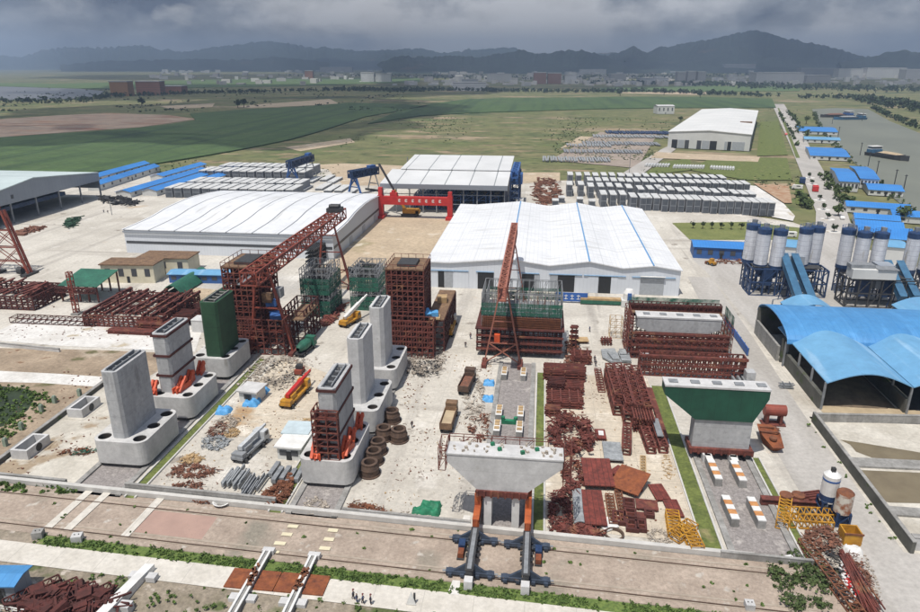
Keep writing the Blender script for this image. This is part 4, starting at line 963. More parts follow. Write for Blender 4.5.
# grey hammerhead in front
r = hammer('pale grey pier head with work clutter on its top, above the transporter beams', -12.9, 5.0, 90.9, 94.4, 12.9, 11.6, 6.9, -8.2, -.2, 'precast_pale')
m_ = MB(); m_.box(-13.0, 5.1, 90.8, 94.5, 12.9, 13.15); m_.build('top_slab', 'precast_pale', r)
m_ = MB(); m_.box(-8.3, -.1, 90.6, 94.6, 5.9, 6.9)
for i in range(8): m_.box(-8.2 + i * 1.1, -7.9 + i * 1.1, 90.4, 90.6, 5.8, 6.9)
m_.build('base_frame', 'primer', r)
m_ = MB()
for x in (-6.4, -2.0):
    for y in (91.6, 94): m_ = MB(); m_.box(x - .6, x + .6, y - .6, y + .6, .1, 5.9); m_.build('support_post', 'white_paint', r)
m_ = MB(); rr = random.Random(5)
for _ in range(38):
    h_ = rr.uniform(.15, .55); m_.obox((rr.uniform(-12.6, 4.7), rr.uniform(91.6, 94.4), 13.15 + h_ / 2), rr.uniform(.12, .5), rr.uniform(.12, .5), h_, rr.uniform(0, 3))
m_.build('work_clutter', 'scrap_light', r)['kind'] = 'stuff'
for x, y in ((-4.8, 92.6), (-1.2, 92.0), (1, 93.2), (-6, 94)): m_ = MB(); m_.obox((x, y, 13.4), .6, .5, .5, .4); m_.build('pump', 'green_tarp', r)
m_ = MB(); m_.frame_grid(-14.2, -13.1, 90.6, 94.6, 10.2, 14.2, 1, 3, 2, .09); m_.frame_grid(5.2, 6.3, 90.6, 94.6, 8.5, 14.2, 1, 3, 3, .09); m_.frame_grid(-13, 5, 94.6, 95.4, 9, 14.0, 8, 1, 2, .09); m_.build('handrail_scaffold', 'primer', r)
mat('bogie_slate', (.05, .07, .105), (.03, .04, .06), 1.2, .6, spots=((.12, .09, .07), .9, .64, .06))
# transporter: two girders over bogies
for x in (-8.0, .0):
    side = 'left' if x < -4 else 'right'
    t = empty('transporter_girder', (x, 84, 0), 'grey and orange transporter girder with blue bogies, %s one under the pale pier head' % side, 'girder')
    m_ = MB(); m_.box(x - .32, x + .32, 87.4, 97.0, 2.2, 3.7)
    for z in (2.05, 3.7): m_.box(x - .5, x + .5, 87.4, 97, z, z + .15)
    for k in range(7): m_.box(x - .5, x + .5, 87.6 + k * 1.5, 87.75 + k * 1.5, 2.2, 3.7)
    m_.build('jacking_beam', 'orange_paint', t)
    for y in (91.6, 94): m_ = MB(); m_.box(x - .5, x + .5, y - .6, y + .6, 3.85, 5.88); m_.build('jack', 'orange_paint', t)
    m_ = MB(); m_.box(x - .45, x + .45, 77.8, 87.35, 1.4, 2.4); m_.box(x - .6, x + .6, 77.7, 87.35, 2.4, 2.52); m_.build('girder', 'steel_dark', t)
    m_ = MB(); m_.box(x - .3, x + .3, 78, 87, 2.53, 2.6); m_.build('slide_plate', 'steel_grey', t)
    m_ = MB(); m_.box(x - .6, x + .6, 76.4, 77.65, .15, 1.6); m_.build('end_block', 'precast_pale', t)
    for y in (88.0, 80.6):
        yy = qy(y, x)
        for s in (-1, 1):
            cx = x + s * 2.0
            m_ = MB(); m_.box(cx - 1.5, cx + 1.5, yy - .42, yy + .42, .5, 1.05)
            m_.extrude_xz([(cx - 1.4 * s, 1.05), (cx + .4 * s, 1.05), (cx - 1.4 * s, 2.3)][::s], yy - .2, yy + .2)
            m_.box(cx - 1.2, cx - .6, yy - .75, yy + .75, .45, .85); m_.box(cx + .6, cx + 1.2, yy - .75, yy + .75, .45, .85)
            b = m_.build('bogie', 'bogie_slate', t)
            m_ = MB()
            for dx in (-1.25, -.75, .75, 1.25): m_.tube((cx + dx, yy - .3, .42), (cx + dx, yy + .3, .42), .24, 12)
            m_.build('wheel', 'steel_dark', b)
            m_ = MB(); m_.tube((cx + s * 1.5, yy, .8), (cx + s * 2.0, yy, .8), .14); m_.build('motor', 'steel_grey', b)
    m_ = MB()
    for k in range(4): m_.extrude_yz([(82 + k * 1.3, 1.4), (82.7 + k * 1.3, 1.4), (82.35 + k * 1.3, .8)], x - .95, x + .95)
    m_.build('lug', 'steel_dark', t)
    s = -1 if x < -4 else 1
    u = empty('hydraulic_unit', (x + s * 1.8, 84, 0), 'rusty and blue pump unit standing outside the %s transporter girder' % side, 'machine')
    m_ = MB(); m_.box(x + s * 1.8 - .5, x + s * 1.8 + .5, 84.2, 85.8, .3, 1.4); m_.build('tank', 'blue_paint', u)
    m_ = MB(); m_.box(x + s * 1.8 - .42, x + s * 1.8 + .42, 82.7, 84.1, .3, 1.1); m_.build('engine', 'rust_plate', u)
    m_ = MB(); m_.box(x + s * 1.8 - .55, x + s * 1.8 + .55, 82.5, 86, .06, .3); m_.build('skid', 'steel_dark', u)
# jack carriages on the tracks
def carriage(n_, x, y, label, group):
    t = empty('jack_block', (x, y, 0), label, 'jack block', group)
    m_ = MB(); m_.box(-.62, .62, -2.2, 2.2, .05, 1.4); m_.build('body', 'wall_grey', t, local=True)
    m_ = MB(); m_.box(-.66, .66, -2.25, 2.25, 1.4, 1.55); m_.build('top_plate', 'white_paint', t, local=True)
    for dy in (-1.2, .3, 1.5):
        m_ = MB(); m_.box(-.5, .5, dy - .4, dy + .4, 1.55, 1.75); m_.build('timber_pad', n_, t, local=True)
    return t
gA = 'yellow topped jack blocks on the centre track'; gB = 'white and orange jack blocks on the right track'
for y, rw in ((147, 'farthest row by the gantry'), (127.5, 'middle row'), (121, 'nearest row')):
    for x, sd_ in ((-6.9, 'left'), (-2.4, 'right')): carriage('timber', x, y, 'yellow topped jack block, %s side of centre track, %s' % (sd_, rw), gA)
def long_block(x, y, label):
    t = empty('jack_block', (x, y, 0), label, 'jack block', gB, .02)
    m_ = MB(); m_.box(-.62, .62, -3.2, 3.2, .05, 1.5); m_.build('body', 'wall_grey', t, local=True)
    for k in range(5):
        m_ = MB(); m_.box(-.64, .64, -3.2 + k * 1.28, -1.94 + k * 1.28, 1.5, 1.62 if k % 2 else 1.68); m_.build('pad', 'pad_orange' if k % 2 else 'white_paint', t, local=True)
mat('pad_orange', (.55, .27, .10), (.40, .17, .06), 1.5, .8)
for y, rw in ((109.8, 'row nearest the green pier head'), (98.6, 'row nearest the quay')):
    for x, sd_ in ((32.9, 'left'), (37.0, 'right')): long_block(x, y, 'white and orange jack block, %s side of right track, %s' % (sd_, rw))
for x, sd_ in ((32.9, 'left'), (37.4, 'right')):
    t = empty('jack_block', (x, 115.2, 0), 'short white block half under the green pier head, %s one' % sd_, 'jack block')
    m_ = MB(); m_.box(x - .6, x + .6, 113.2, 115.1, .05, 1.4); m_.build('body', 'wall_grey', t); m_ = MB(); m_.box(x - .62, x + .62, 113.2, 115.1, 1.4, 1.5); m_.build('top_plate', 'white_paint', t)
t = empty('track_bogie', (-4.6, 124.5, 0), 'dark green hydraulic carriage lying between the jack blocks of the centre track', 'carriage')
m_ = MB(); m_.box(-6.2, -3.0, 124.1, 124.9, .1, .9); m_.build('beam', 'green_tarp', t)
m_ = MB(); m_.tube((-5.9, 124.5, .9), (-5.9, 124.5, 1.6), .4); m_.tube((-3.3, 124.5, .9), (-3.3, 124.5, 1.6), .4); m_.build('jack', 'green_tarp', t)

# ------------------------------------------------------------------ gantry cranes
def red_portal(label, x, xl, xr, yn, yf, z, w, boom, tube_like=False):
    t = empty('gantry_crane', (x, (yn + yf) / 2, 0), label, 'gantry crane')
    m_ = MB(); m_.truss((x, yn - 8, z), (x, yf + 14, z), w, 3.2, 22, .26)
    if tube_like: m_.box(x - w / 2 + .1, x + w / 2 - .1, yn - 8, yf + 14, z + .05, z + .2)
    m_.build('girder', boom, t)
    if not tube_like:
     m_ = MB(); m_.box(x - w / 2 - .9, x - w / 2 - .15, yn - 8, yf + 14, z + .1, z + .25)
     for k in range(24):
        y = yn - 8 + (yf - yn + 22) * k / 23; m_.box(x - w / 2 - .9, x - w / 2 - .8, y - .05, y + .05, z + .25, z + 1.4)
     m_.box(x - w / 2 - .9, x - w / 2 - .8, yn - 8, yf + 14, z + 1.35, z + 1.45); m_.build('walkway', 'steel_grey', t)
    for y in (yn, yf):
        m_ = MB()
        for xf, s in ((xl, -1), (xr, 1)):
            m_.bar((xf, y, .6), (x + s * w / 2, y, z), .5 if not tube_like else .34)
            m_.bar((xf, y + 1.6, .6), (x + s * w / 2, y + .2, z), .3)
            for k in range(1, 9):
                u = k / 9; m_.bar((xf + (x + s * w / 2 - xf) * u, y, .6 + (z - .6) * u), (xf + (x + s * w / 2 - xf) * u, y + 1.6 * (1 - u) + .2 * u, .6 + (z - .6) * u), .18)
        for u in (.28, .58, .86):
            a = xl + (x - w / 2 - xl) * u; b = xr + (x + w / 2 - xr) * u; m_.bar((a, y, .6 + (z - .6) * u), (b, y, .6 + (z - .6) * u), .3 if not tube_like else .2)
        m_.bar((xl, y, .7), (xr + (x + w / 2 - xr) * .28, y, .6 + (z - .6) * .28), .25); m_.bar((xr, y, .7), (xl + (x - w / 2 - xl) * .28, y, .6 + (z - .6) * .28), .25)
        m_.build('leg', boom, t)
        for xf in (xl, xr):
            m_ = MB(); m_.box(xf - .6, xf + .6, y - 2.2, y + 2.6, .1, .9); m_.build('end_truck', 'primer', t)
    if tube_like: m_ = MB(); m_.tube((x - w / 2, yf + 14, z + 1.6), (x + w / 2, yf + 14, z + 1.6), 1.5, 14); m_.build('end_sheave', boom, t); return t
    m_ = MB(); y = yf + 6; m_.box(x - w / 2 - .3, x + w / 2 + .3, y, y + 4.5, z + 3.3, z + 4.6); m_.tube((x - 1.6, y + 1.4, z + 5.1), (x + 1.6, y + 1.4, z + 5.1), .7); m_.tube((x - 1.6, y + 3.2, z + 5.0), (x + 1.6, y + 3.2, z + 5.0), .6)
    m_.build('trolley', 'steel_dark', t)
    m_ = MB(); y = yn + 1; m_.box(x + w / 2 + .1, x + w / 2 + 1.9, y, y + 2.4, z - 6, z - 3.6); m_.build('cabin', 'steel_grey', t)
    return t
red_portal('rust red truss gantry crane spanning between its red form tower and the curved hall', -67.6, -72.4, -61.4, 154, 208.5, 20.6, 4.0, 'gantry_red')
red_portal('slim pale red truss gantry crane over the green netted scaffold in the centre', -7.8, -12.2, -3.4, 153, 197, 19.6, 1.7, 'boom_red', True)
# left edge crane
t = empty('gantry_crane', (-180, 209, 0), 'rust red gantry leg frame at the left edge in front of the grey hall', 'gantry crane')
for y in (209, 210.6):
    m_ = MB(); m_.bar((-177.3, y, .5), (-182.6, y, 23), .7); m_.bar((-190, y, .5), (-186, y, 23), .7)
    for a, b in (((-179.6, 10), (-188.2, 10)), ((-178.4, 5), (-189.2, 5)), ((-180.9, 16), (-187.3, 16))): m_.bar((a[0], y, a[1]), (b[0], y, b[1]), .3)
    for a, b in (((-177.6, 2), (-188.2, 10)), ((-189.6, 2), (-179.4, 10)), ((-179.6, 10), (-187.3, 16)), ((-188.2, 10), (-180.9, 16))): m_.bar((a[0], y, a[1]), (b[0], y, b[1]), .2)
    m_.build('leg', 'gantry_red', t)
m_ = MB(); m_.truss((-185, 209.8, 23), (-236, 209.8, 23), 4, 3.4, 18, .3); m_.build('girder', 'gantry_red', t)
for xx in (-177.5, -190): m_ = MB(); m_.box(xx - 1.1, xx + 1.1, 206.5, 213, .1, .8); m_.build('end_truck', 'steel_dark', t)
m_ = MB(); m_.tube((-181.4, 209.6, 1.6), (-179.6, 209.6, 1.6), 1.3, 16); m_.build('cable_reel', 'steel_dark', t)
# red gantry with the white characters
t = empty('gantry_crane', (-58, 322, 0), 'bright red gantry with white characters on its beam in front of the open shed', 'gantry crane')
ya = 318
for x in (-76.2, -42.6):
    m_ = MB(); m_.box(x - 1.2, x + 1.2, ya - 1.6, ya + 1.6, .8, 11); m_.box(x - 1.8, x + 1.8, ya - 4, ya + 4, .1, 1.3); m_.box(x - .9, x + .9, ya - 1.2, ya + 1.2, 11, 14.6 if x < -60 else 13); m_.build('leg', 'red_paint', t)
m_ = MB(); m_.box(-75.0, -43.8, ya - 1.5, ya + 1.5, 6.6, 10.4); m_.build('beam', 'red_paint', t)
m_ = MB()
for k in range(7):
    x = -67.4 + k * 3.25
    m_.box(x, x + 1.2, ya - 1.56, ya - 1.5, 9.0, 9.25); m_.box(x + .48, x + .72, ya - 1.575, ya - 1.5, 7.9, 9.5); m_.box(x, x + 1.2, ya - 1.56, ya - 1.5, 8.1, 8.35); m_.box(x + .02, x + .24, ya - 1.57, ya - 1.5, 8.2, 9.2)
m_.build('white_characters', 'white_paint', t)
m_ = MB(); m_.box(-71.5, -68, ya - 1, ya + 1, 10.4, 12.2); m_.box(-70.7, -69.2, ya - .8, ya + .8, 12.2, 13.2); m_.build('trolley', 'red_paint', t)
def blue_gantry(label, p, q, h):
    p = Vector((*p, 0)); q = Vector((*q, 0)); t = empty('gantry_crane', p, label, 'gantry crane')
    u = (q - p).normalized(); n = Vector((-u.y, u.x, 0))
    m_ = MB(); m_.truss(p - u * 3 + Vector((0, 0, h)), q + u * 3 + Vector((0, 0, h)), 3.4, 3.6, 9, .55)
    m_.bar(p - u * 3 + Vector((0, 0, h + 1.8)), q + u * 3 + Vector((0, 0, h + 1.8)), 1.6, 3.0); m_.build('girder', 'blue_paint', t)
    for c, wide in ((p, True), (q, False)):
        m_ = MB()
        for s in (-1, 1):
            m_.bar(c + n * s * 5, c + n * s * 1.4 + Vector((0, 0, h)), .9 if wide else .5)
        m_.bar(c + n * 3.4 + Vector((0, 0, h * .45)), c - n * 3.4 + Vector((0, 0, h * .45)), .5)
        if wide:
            for s in (-1, 1): m_.bar(c + n * s * 3.4 + Vector((0, 0, h * .45)), c - n * s * 1.4 + Vector((0, 0, h)), .6)
        m_.build('leg', 'blue_bright' if wide else 'steel_grey', t)
        m_ = MB(); m_.bar(c - n * 6.5 + Vector((0, 0, .6)), c + n * 6.5 + Vector((0, 0, .6)), 1.2, 1.0); m_.build('end_truck', 'steel_dark', t)
    m_ = MB(); m_.bar(q - u * 4 + Vector((0, 0, h + 4.4)), q + u * 1 + Vector((0, 0, h + 4.4)), 2.6, 1.6); m_.build('trolley', 'blue_bright', t)
blue_gantry('tall dark blue gantry crane at the end of the stacked segments on the left', G(293, 187), G(311, 180), 12)
blue_gantry('dark blue gantry crane between the left segment stacks and the open shed', G(355, 195), G(374, 191), 10)
# ------------------------------------------------------------------ form towers and scaffolds
def form_tower(label, x0, x1, y0, y1, z1, nx, ny, nz, deck=True, low=None):
    t = empty('form_tower', ((x0 + x1) / 2, (y0 + y1) / 2, 0), label, 'form tower')
    m_ = MB(); m_.frame_grid(x0, x1, y0, y1, .1, z1, nx + 2, ny + 2, nz + 3, .24); m_.frame_grid(x0 + 1, x1 - 1, y0 + 1, y1 - 1, .1, z1 - .6, nx, ny, nz, .22); m_.build('lattice', 'primer', t)
    m_ = MB()
    for k in range(1, nz + 1):
        z = .1 + (z1 - .1) * k / nz - .25
        m_.box(x0, x1, y0 - .05, y0 + .9, z, z + .12); m_.box(x1 - .9, x1 + .05, y0 + .91, y1, z, z + .12)
    m_.build('walkway', 'primer_dark', t)
    m_ = MB(); m_.box(x0 + 1.6, x1 - 1.6, y0 + 1.6, y1 - 1.6, .2, z1 - 1.0); m_.build('form_panel', 'primer_dark', t)
    if deck:
        m_ = MB(); m_.box(x0 - .2, x1 + .2, y0 - .2, y0 + 2.2, z1, z1 + .2); m_.box(x0 - .2, x1 + .2, y1 - 2.2, y1 + .2, z1, z1 + .2); m_.box(x0 - .2, x0 + 2.2, y0 + 2.2, y1 - 2.2, z1, z1 + .2); m_.box(x1 - 2.2, x1 + .2, y0 + 2.2, y1 - 2.2, z1, z1 + .2)
        m_.build('deck', 'brown_deck', t)
        m_ = MB(); m_.box(x0 + 2.3, x1 - 2.3, y0 + 2.3, y1 - 2.3, z1 - .8, z1 + .9); m_.build('steel_cage', 'steel_dark', t)
        m_ = MB(); m_.frame_grid(x0 - .1, x1 + .1, y0 - .1, y1 + .1, z1 + .2, z1 + 1.3, nx, ny, 1, .1, False); m_.build('handrail', 'primer', t)
    return t
t = form_tower('tall dark red form tower standing under the near end of the red gantry', -78.8, -69.6, 155.5, 168, 22, 4, 5, 12)
m_ = MB(); m_.frame_grid(-79, -63, 152.6, 160, .1, 9.5, 9, 3, 6, .26); m_.build('lower_forms', 'primer', t)
m_ = MB(); m_.box(-64, -59.5, 158, 170, 7.6, 7.9); m_.box(-69, -66.6, 155.6, 157, 13, 15.4); m_.build('side_deck', 'brown_deck', t)
m_ = MB(); m_.obox((-66, 156.4, 9.4), 3.2, 2.4, 1.4, .4, .3); m_.obox((-67.2, 157, 12.6), 2.6, 1.8, 1.6, .2); m_.build('tarp', 'blue_bright', t)
m_ = MB(); m_.frame_grid(-66, -60, 160, 172, .1, 9.5, 3, 5, 5, .24); m_.build('side_frame', 'primer_dark', t)
t = form_tower('tall dark red form tower with a brown deck behind the farthest pale pier', -37.4, -28.0, 158.5, 169, 22, 5, 5, 13)
m_ = MB(); m_.frame_grid(-37.6, -25.2, 155, 158.2, .1, 10, 9, 2, 7, .25); m_.build('lower_forms', 'primer', t)
m_ = MB(); m_.box(-27.8, -23.2, 160, 184, 8.4, 8.8); m_.build('side_deck', 'brown_deck', t)
m_ = MB(); m_.frame_grid(-27.8, -23.2, 160, 184, .1, 8.4, 2, 9, 5, .26); m_.build('side_frame', 'primer_dark', t)
m_ = MB(); m_.obox((-26.2, 161.5, 9.6), 2.6, 2.2, 1.5, .2); m_.obox((-27.6, 160.6, 10.4), 1.6, 2.4, .8, .5, .4); m_.build('tarp', 'blue_tarp', t)
for yy, hh_ in ((161, .4), (174, 1.5)): m_ = MB(); m_.obox((-25.6, yy, 8.82 + hh_ / 2), 2.6, 3, hh_, .1); m_.build('timber_pack', 'timber', t)
def net_scaffold(label, x0, x1, y0, y1, z1, nx, ny, nz, cage=True, net_from=0):
    t = empty('scaffold', ((x0 + x1) / 2, (y0 + y1) / 2, 0), label, 'scaffold')
    m_ = MB(); m_.frame_grid(x0, x1, y0, y1, .1, z1 + 1, nx, ny, nz, .13); m_.frame_grid(x0 + 1.1, x1 - 1.1, y0 + 1.1, y1 - 1.1, .1, z1 + 1, nx, ny, nz, .13); m_.build('lattice', 'steel_grey', t)
    m_ = MB()
    for k in range(nz):
        za = net_from + (z1 - net_from) * k / nz
        if k % 4 == 3: continue
        zb = net_from + (z1 - net_from) * (k + 1) / nz - .15; g = .12
        m_.add([(x0 - g, y0 - g, za), (x1 + g, y0 - g, za), (x1 + g, y0 - g, zb), (x0 - g, y0 - g, zb)], [(0, 1, 2, 3)]); m_.add([(x1 + g, y0 - g, za), (x1 + g, y1 + g, za), (x1 + g, y1 + g, zb), (x1 + g, y0 - g, zb)], [(0, 1, 2, 3)])
        m_.add([(x0 - g, y0 - g, za), (x0 - g, y1 + g, za), (x0 - g, y1 + g, zb), (x0 - g, y0 - g, zb)], [(3, 2, 1, 0)]); m_.add([(x0 - g, y1 + g, za), (x1 + g, y1 + g, za), (x1 + g, y1 + g, zb), (x0 - g, y1 + g, zb)], [(3, 2, 1, 0)])
    m_.build('safety_net', 'green_net', t)
    if cage:
        m_ = MB(); m_.frame_grid(x0 + 2, x1 - 2, y0 + 2, y1 - 2, .2, z1 - .5, 6, 6, 10, .2, False); m_.build('rebar_cage', 'steel_dark', t)
    return t
net_scaffold('square scaffold tower in green netting beside the red gantry and its form tower', -68.2, -59.8, 181, 193, 13.5, 5, 6, 8)
net_scaffold('narrow scaffold in pale green netting behind the farthest pale pier', -55.5, -47, 188, 200, 12, 4, 5, 8)
# grey truss on the ground left of it
t = net_scaffold('big red brown scaffold topped with green netting under the slim gantry', -13.6, 6.4, 160, 173, 15.2, 12, 6, 4, False, 10.6)
m_ = MB(); m_.frame_grid(-14.6, 6.6, 158.6, 160, 1.4, 7.4, 18, 1, 6, .22, False); m_.build('lower_forms', 'primer_dark', t)
for z in (1.8, 3.6, 5.4): m_ = MB(); m_.box(-14.8, 7, 158.2, 158.6, z, z + .45); m_.build('bearer', 'primer', t)
m_ = MB(); m_.box(-15, 7.2, 158, 174, 7.4, 7.7); m_.build('platform', 'primer_dark', t)
m_ = MB(); m_.box(-13.2, 6, 159.2, 172.8, 7.7, 10.3); m_.build('form_box', 'primer_dark', t)
m_ = MB(); m_.frame_grid(-13.4, 6.2, 158.9, 159.15, 7.7, 10.5, 44, 1, 6, .1, False); m_.build('rebar_mesh', 'rust', t)
for x in (-10, -2.8): m_ = MB(); m_.box(x - .5, x + .5, 159, 160, .1, 7.4); m_.build('support_post', 'steel_dark', t)
m_ = MB(); m_.box(-13, 6, 160.5, 172.5, 10.3, 10.5); m_.build('deck', 'steel_grey', t)
m_ = MB(); rr = random.Random(9)
for k in range(70): xx = rr.uniform(-12.6, 5.6); yy = rr.uniform(160.6, 172); m_.bar((xx, yy, 10.5), (xx, yy, rr.uniform(11.6, 14.6)), .12)
m_.build('rebar_mesh', 'scrap', t)['kind'] = 'stuff'
m_ = MB(); m_.obox((-9.4, 157.4, 5.4), 1.4, 1.2, 2.2, 0); m_.build('cabin', 'clamp_orange', t)
# right scaffold with a pale head inside
t = empty('scaffold', (36, 165, 0), 'wide dark red scaffold with a pale concrete head inside, right of the netted one', 'scaffold')
m_ = MB(); m_.frame_grid(24.2, 47.2, 161.6, 163.6, .1, 6.4, 16, 1, 5, .26); m_.frame_grid(23.2, 24.1, 161.6, 172, .1, 11, 1, 4, 7, .15); m_.frame_grid(47.4, 48.3, 161.6, 172, .1, 9, 1, 4, 6, .1); m_.build('lattice', 'primer', t)
for z in (1.6, 3.4, 5.2, 6.6): m_ = MB(); m_.box(24, 47.4, 161.2, 161.6, z, z + .45); m_.build('bearer', 'primer', t)
m_ = MB(); m_.frame_grid(25, 49, 151.5, 154.0, .1, 5.4, 20, 2, 3, .28); m_.box(24.6, 49.4, 151, 151.5, 4.9, 5.5); m_.box(25.2, 48.6, 151.1, 151.5, 2.8, 3.3); m_.box(28, 46, 151.2, 151.5, 1.0, 1.4); m_.build('front_form', 'primer', t)
m_ = MB(); m_.extrude_xz([(30.5, 5.6), (41, 5.6), (45.8, 7.6), (45.8, 10.0), (25.4, 10.0), (25.4, 7.6)], 164, 168); m_.build('concrete_head', 'precast', t)
m_ = MB(); m_.box(25.2, 46, 163.9, 168.2, 10.0, 10.4); m_.build('top_slab', 'precast_pale', t)
for i in range(5):
    m_ = MB(); m_.box(27 + i * 4.1, 28.6 + i * 4.1, 165.4, 166.8, 10.4, 10.6); m_.build('anchor_pocket', 'steel_grey', t)
m_ = MB(); m_.frame_grid(24.2, 47.2, 170.4, 172.4, .1, 11.6, 20, 1, 7, .16); m_.box(24.2, 47.2, 170.8, 172, 8.0, 11.2); m_.build('rear_form', 'primer_dark', t)
m_ = MB(); m_.box(24.2, 47.2, 168.4, 170.3, 9.6, 9.8); m_.build('deck', 'brown_deck', t)
m_ = MB()
for za in (3, 7.4): m_.add([(48.5, 163, za), (48.5, 172, za), (48.5, 172, za + 4), (48.5, 163, za + 4)], [(0, 1, 2, 3)])
m_.add([(24, 172.7, 10.8), (47, 172.7, 10.8), (47, 172.7, 12.6), (24, 172.7, 12.6)], [(3, 2, 1, 0)])
m_.build('safety_net', 'green_net', t)
for x, y in ((27, 156.5), (45.6, 156.5), (49.7, 150)): m_ = MB(); m_.box(x - 1, x + 1, y - 1.2, y + 1.2, .1, 3.2); m_.build('footing_block', 'precast', t)
# ------------------------------------------------------------------ batching plants
def silo(x, y, label, group, ztop=21, zb=9.5, r=2.05):
    t = empty('cement_silo', (x, y, 0), label, 'silo', group)
    m_ = MB(); m_.lathe((0, 0, 0), [(r, zb), (r, ztop - 1.6)], 20); m_.build('barrel', 'silo_white', t, local=True, smooth=False)
    m_ = MB(); m_.lathe((0, 0, 0), [(r + .08, ztop - 1.6), (r + .08, ztop), (r * .3, ztop + .5)], 20); m_.build('top_band', 'blue_paint', t, local=True)
    m_ = MB(); m_.lathe((0, 0, 0), [(.35, zb - 4.2), (r + .06, zb - 1.1), (r + .06, zb)], 20); m_.build('hopper', 'blue_paint', t, local=True)
    for k in range(4):
        a = math.pi / 4 + k * math.pi / 2
        m_ = MB(); m_.bar((r * .9 * math.cos(a), r * .9 * math.sin(a), 0), (r * .9 * math.cos(a), r * .9 * math.sin(a), zb), .32); m_.build('leg', 'blue_paint', t, local=True)
    m_ = MB()
    for z in (2.5, 5.5):
        for k in range(4):
            a = math.pi / 4 + k * math.pi / 2; b = a + math.pi / 2
            m_.bar((r * .9 * math.cos(a), r * .9 * math.sin(a), z), (r * .9 * math.cos(b), r * .9 * math.sin(b), z), .2)
            m_.bar((r * .9 * math.cos(a), r * .9 * math.sin(a), z), (r * .9 * math.cos(b), r * .9 * math.sin(b), z + 3), .14)
    m_.build('bracing', 'blue_paint', t, local=True)
    m_ = MB(); m_.box(-.5, .5, -.5, .5, ztop + .4, ztop + 1.7); m_.tube((.9, 0, ztop + .2), (.9, 0, ztop + 1.6), .25); m_.build('filter', 'steel_grey', t, local=True)
    m_ = MB()
    for k in range(14):
        a, b = 2 * math.pi * k / 14, 2 * math.pi * (k + 1) / 14
        m_.bar((r * math.cos(a), r * math.sin(a), ztop), (r * math.cos(a), r * math.sin(a), ztop + 1), .06); m_.bar((r * math.cos(a), r * math.sin(a), ztop + 1), (r * math.cos(b), r * math.sin(b), ztop + 1), .06)
    m_.build('handrail', 'blue_bright', t, local=True)
    return t
gs = 'white silos with blue tops'
for x, y, l in ((69.0, 226.4, 'far left of the left silo group'), (71.0, 220.8, 'middle front of the left silo group'), (75.4, 219.6, 'front right of the left silo group'), (84.2, 222.8, 'left one of the pair beside the main road'), (88.6, 225.2, 'right one of the pair beside the main road'),
                (97.2, 223.4, 'first of the right silo row, partly behind its neighbour'), (100.4, 219.6, 'second of the right silo row'), (105.2, 219.2, 'third of the right silo row, before the gap'), (115.4, 220.2, 'first after the gap at the right edge'), (120.2, 220.2, 'last one at the right edge of the yard')):
    silo(x, y, 'white cement silo with blue top, ' + l, gs)
def batch_plant(label, x0, x1, y, house):
    t = empty('batching_plant', (x0, y, 0), label, 'batching plant')
    m_ = MB(); m_.frame_grid(x0, x1, y - 3, y + 4, .1, 8.8, 6, 2, 2, .34); m_.build('frame', 'blue_paint' if not house else 'steel_dark', t)
    m_ = MB(); m_.box(x0 + (x1 - x0) * .48, x0 + (x1 - x0) * .72, y + .4, y + 5.6, 5, 12.4); m_.build('mixer_house', 'grey_wall', t)
    m_ = MB(); m_.box(x0 + 1, x1 - 1, y - 1.0, y + 3.4, 8.8, 9.0); m_.build('platform', 'steel_dark', t)
    if house:
        m_ = MB(); m_.box(x0 + .5, x0 + 13, y - 3.4, y + 1, 9.1, 12.0); m_.build('control_house', 'pale_wall', t)
        m_ = MB(); m_.box(x0 + 7.5, x0 + 13.4, y - 3.7, y + 1.2, 12.0, 12.3); m_.box(x0 + .3, x0 + 7.2, y - 2, y + 1.2, 12.0, 13.1); m_.build('roof_platform', 'steel_grey', t)
    for u in (4, 11): m_ = MB(); m_.box(x0 + u, x0 + u + 3, y - 1.5, y + 1.5, 3, 8.6); m_.build('hopper', 'blue_paint', t)
    return t
batch_plant('blue steel batching plant frame under the left silos beside the cabin', 67.6, 90.6, 219.5, False)
batch_plant('dark steel batching plant with a white control house under the right silos', 93.4, 113, 211.5, True)
def conveyor(label, p, q, w=1.9):
    t = empty('conveyor', (q[0], q[1], 0), label, 'conveyor')
    m_ = MB(); m_.bar(p, q, w, 2.2); m_.build('gallery', 'conveyor_blue', t)
    m_ = MB()
    for u in (.3, .62, .9):
        c = Vector(p).lerp(Vector(q), u)
        for s in (-1, 1): m_.bar((c.x + s * 1.6, c.y, .05), (c.x + s * .6, c.y, c.z - 1), .25)
    m_.build('trestle', 'blue_paint', t)
    m_ = MB(); p = Vector(p); q = Vector(q); m_.bar(p + Vector((0, 0, 1.15)), q + Vector((0, 0, 1.15)), w + .3, .12); m_.build('cover', 'conveyor_blue', t)
conveyor('blue inclined conveyor gallery from the left silos, left one of its pair', (77.6, 220, 12.2), (76.0, 197, 4.6))
conveyor('blue inclined conveyor gallery from the left silos, right one of its pair', (80.8, 220, 12.2), (79.6, 197, 4.6))
conveyor('blue inclined conveyor gallery from the right silos, left one of its pair', (107.8, 218, 11.5), (107.4, 204, 4.6))
conveyor('blue inclined conveyor gallery from the right silos, right one of its pair', (111.4, 218, 11.5), (111.6, 205, 4.6))
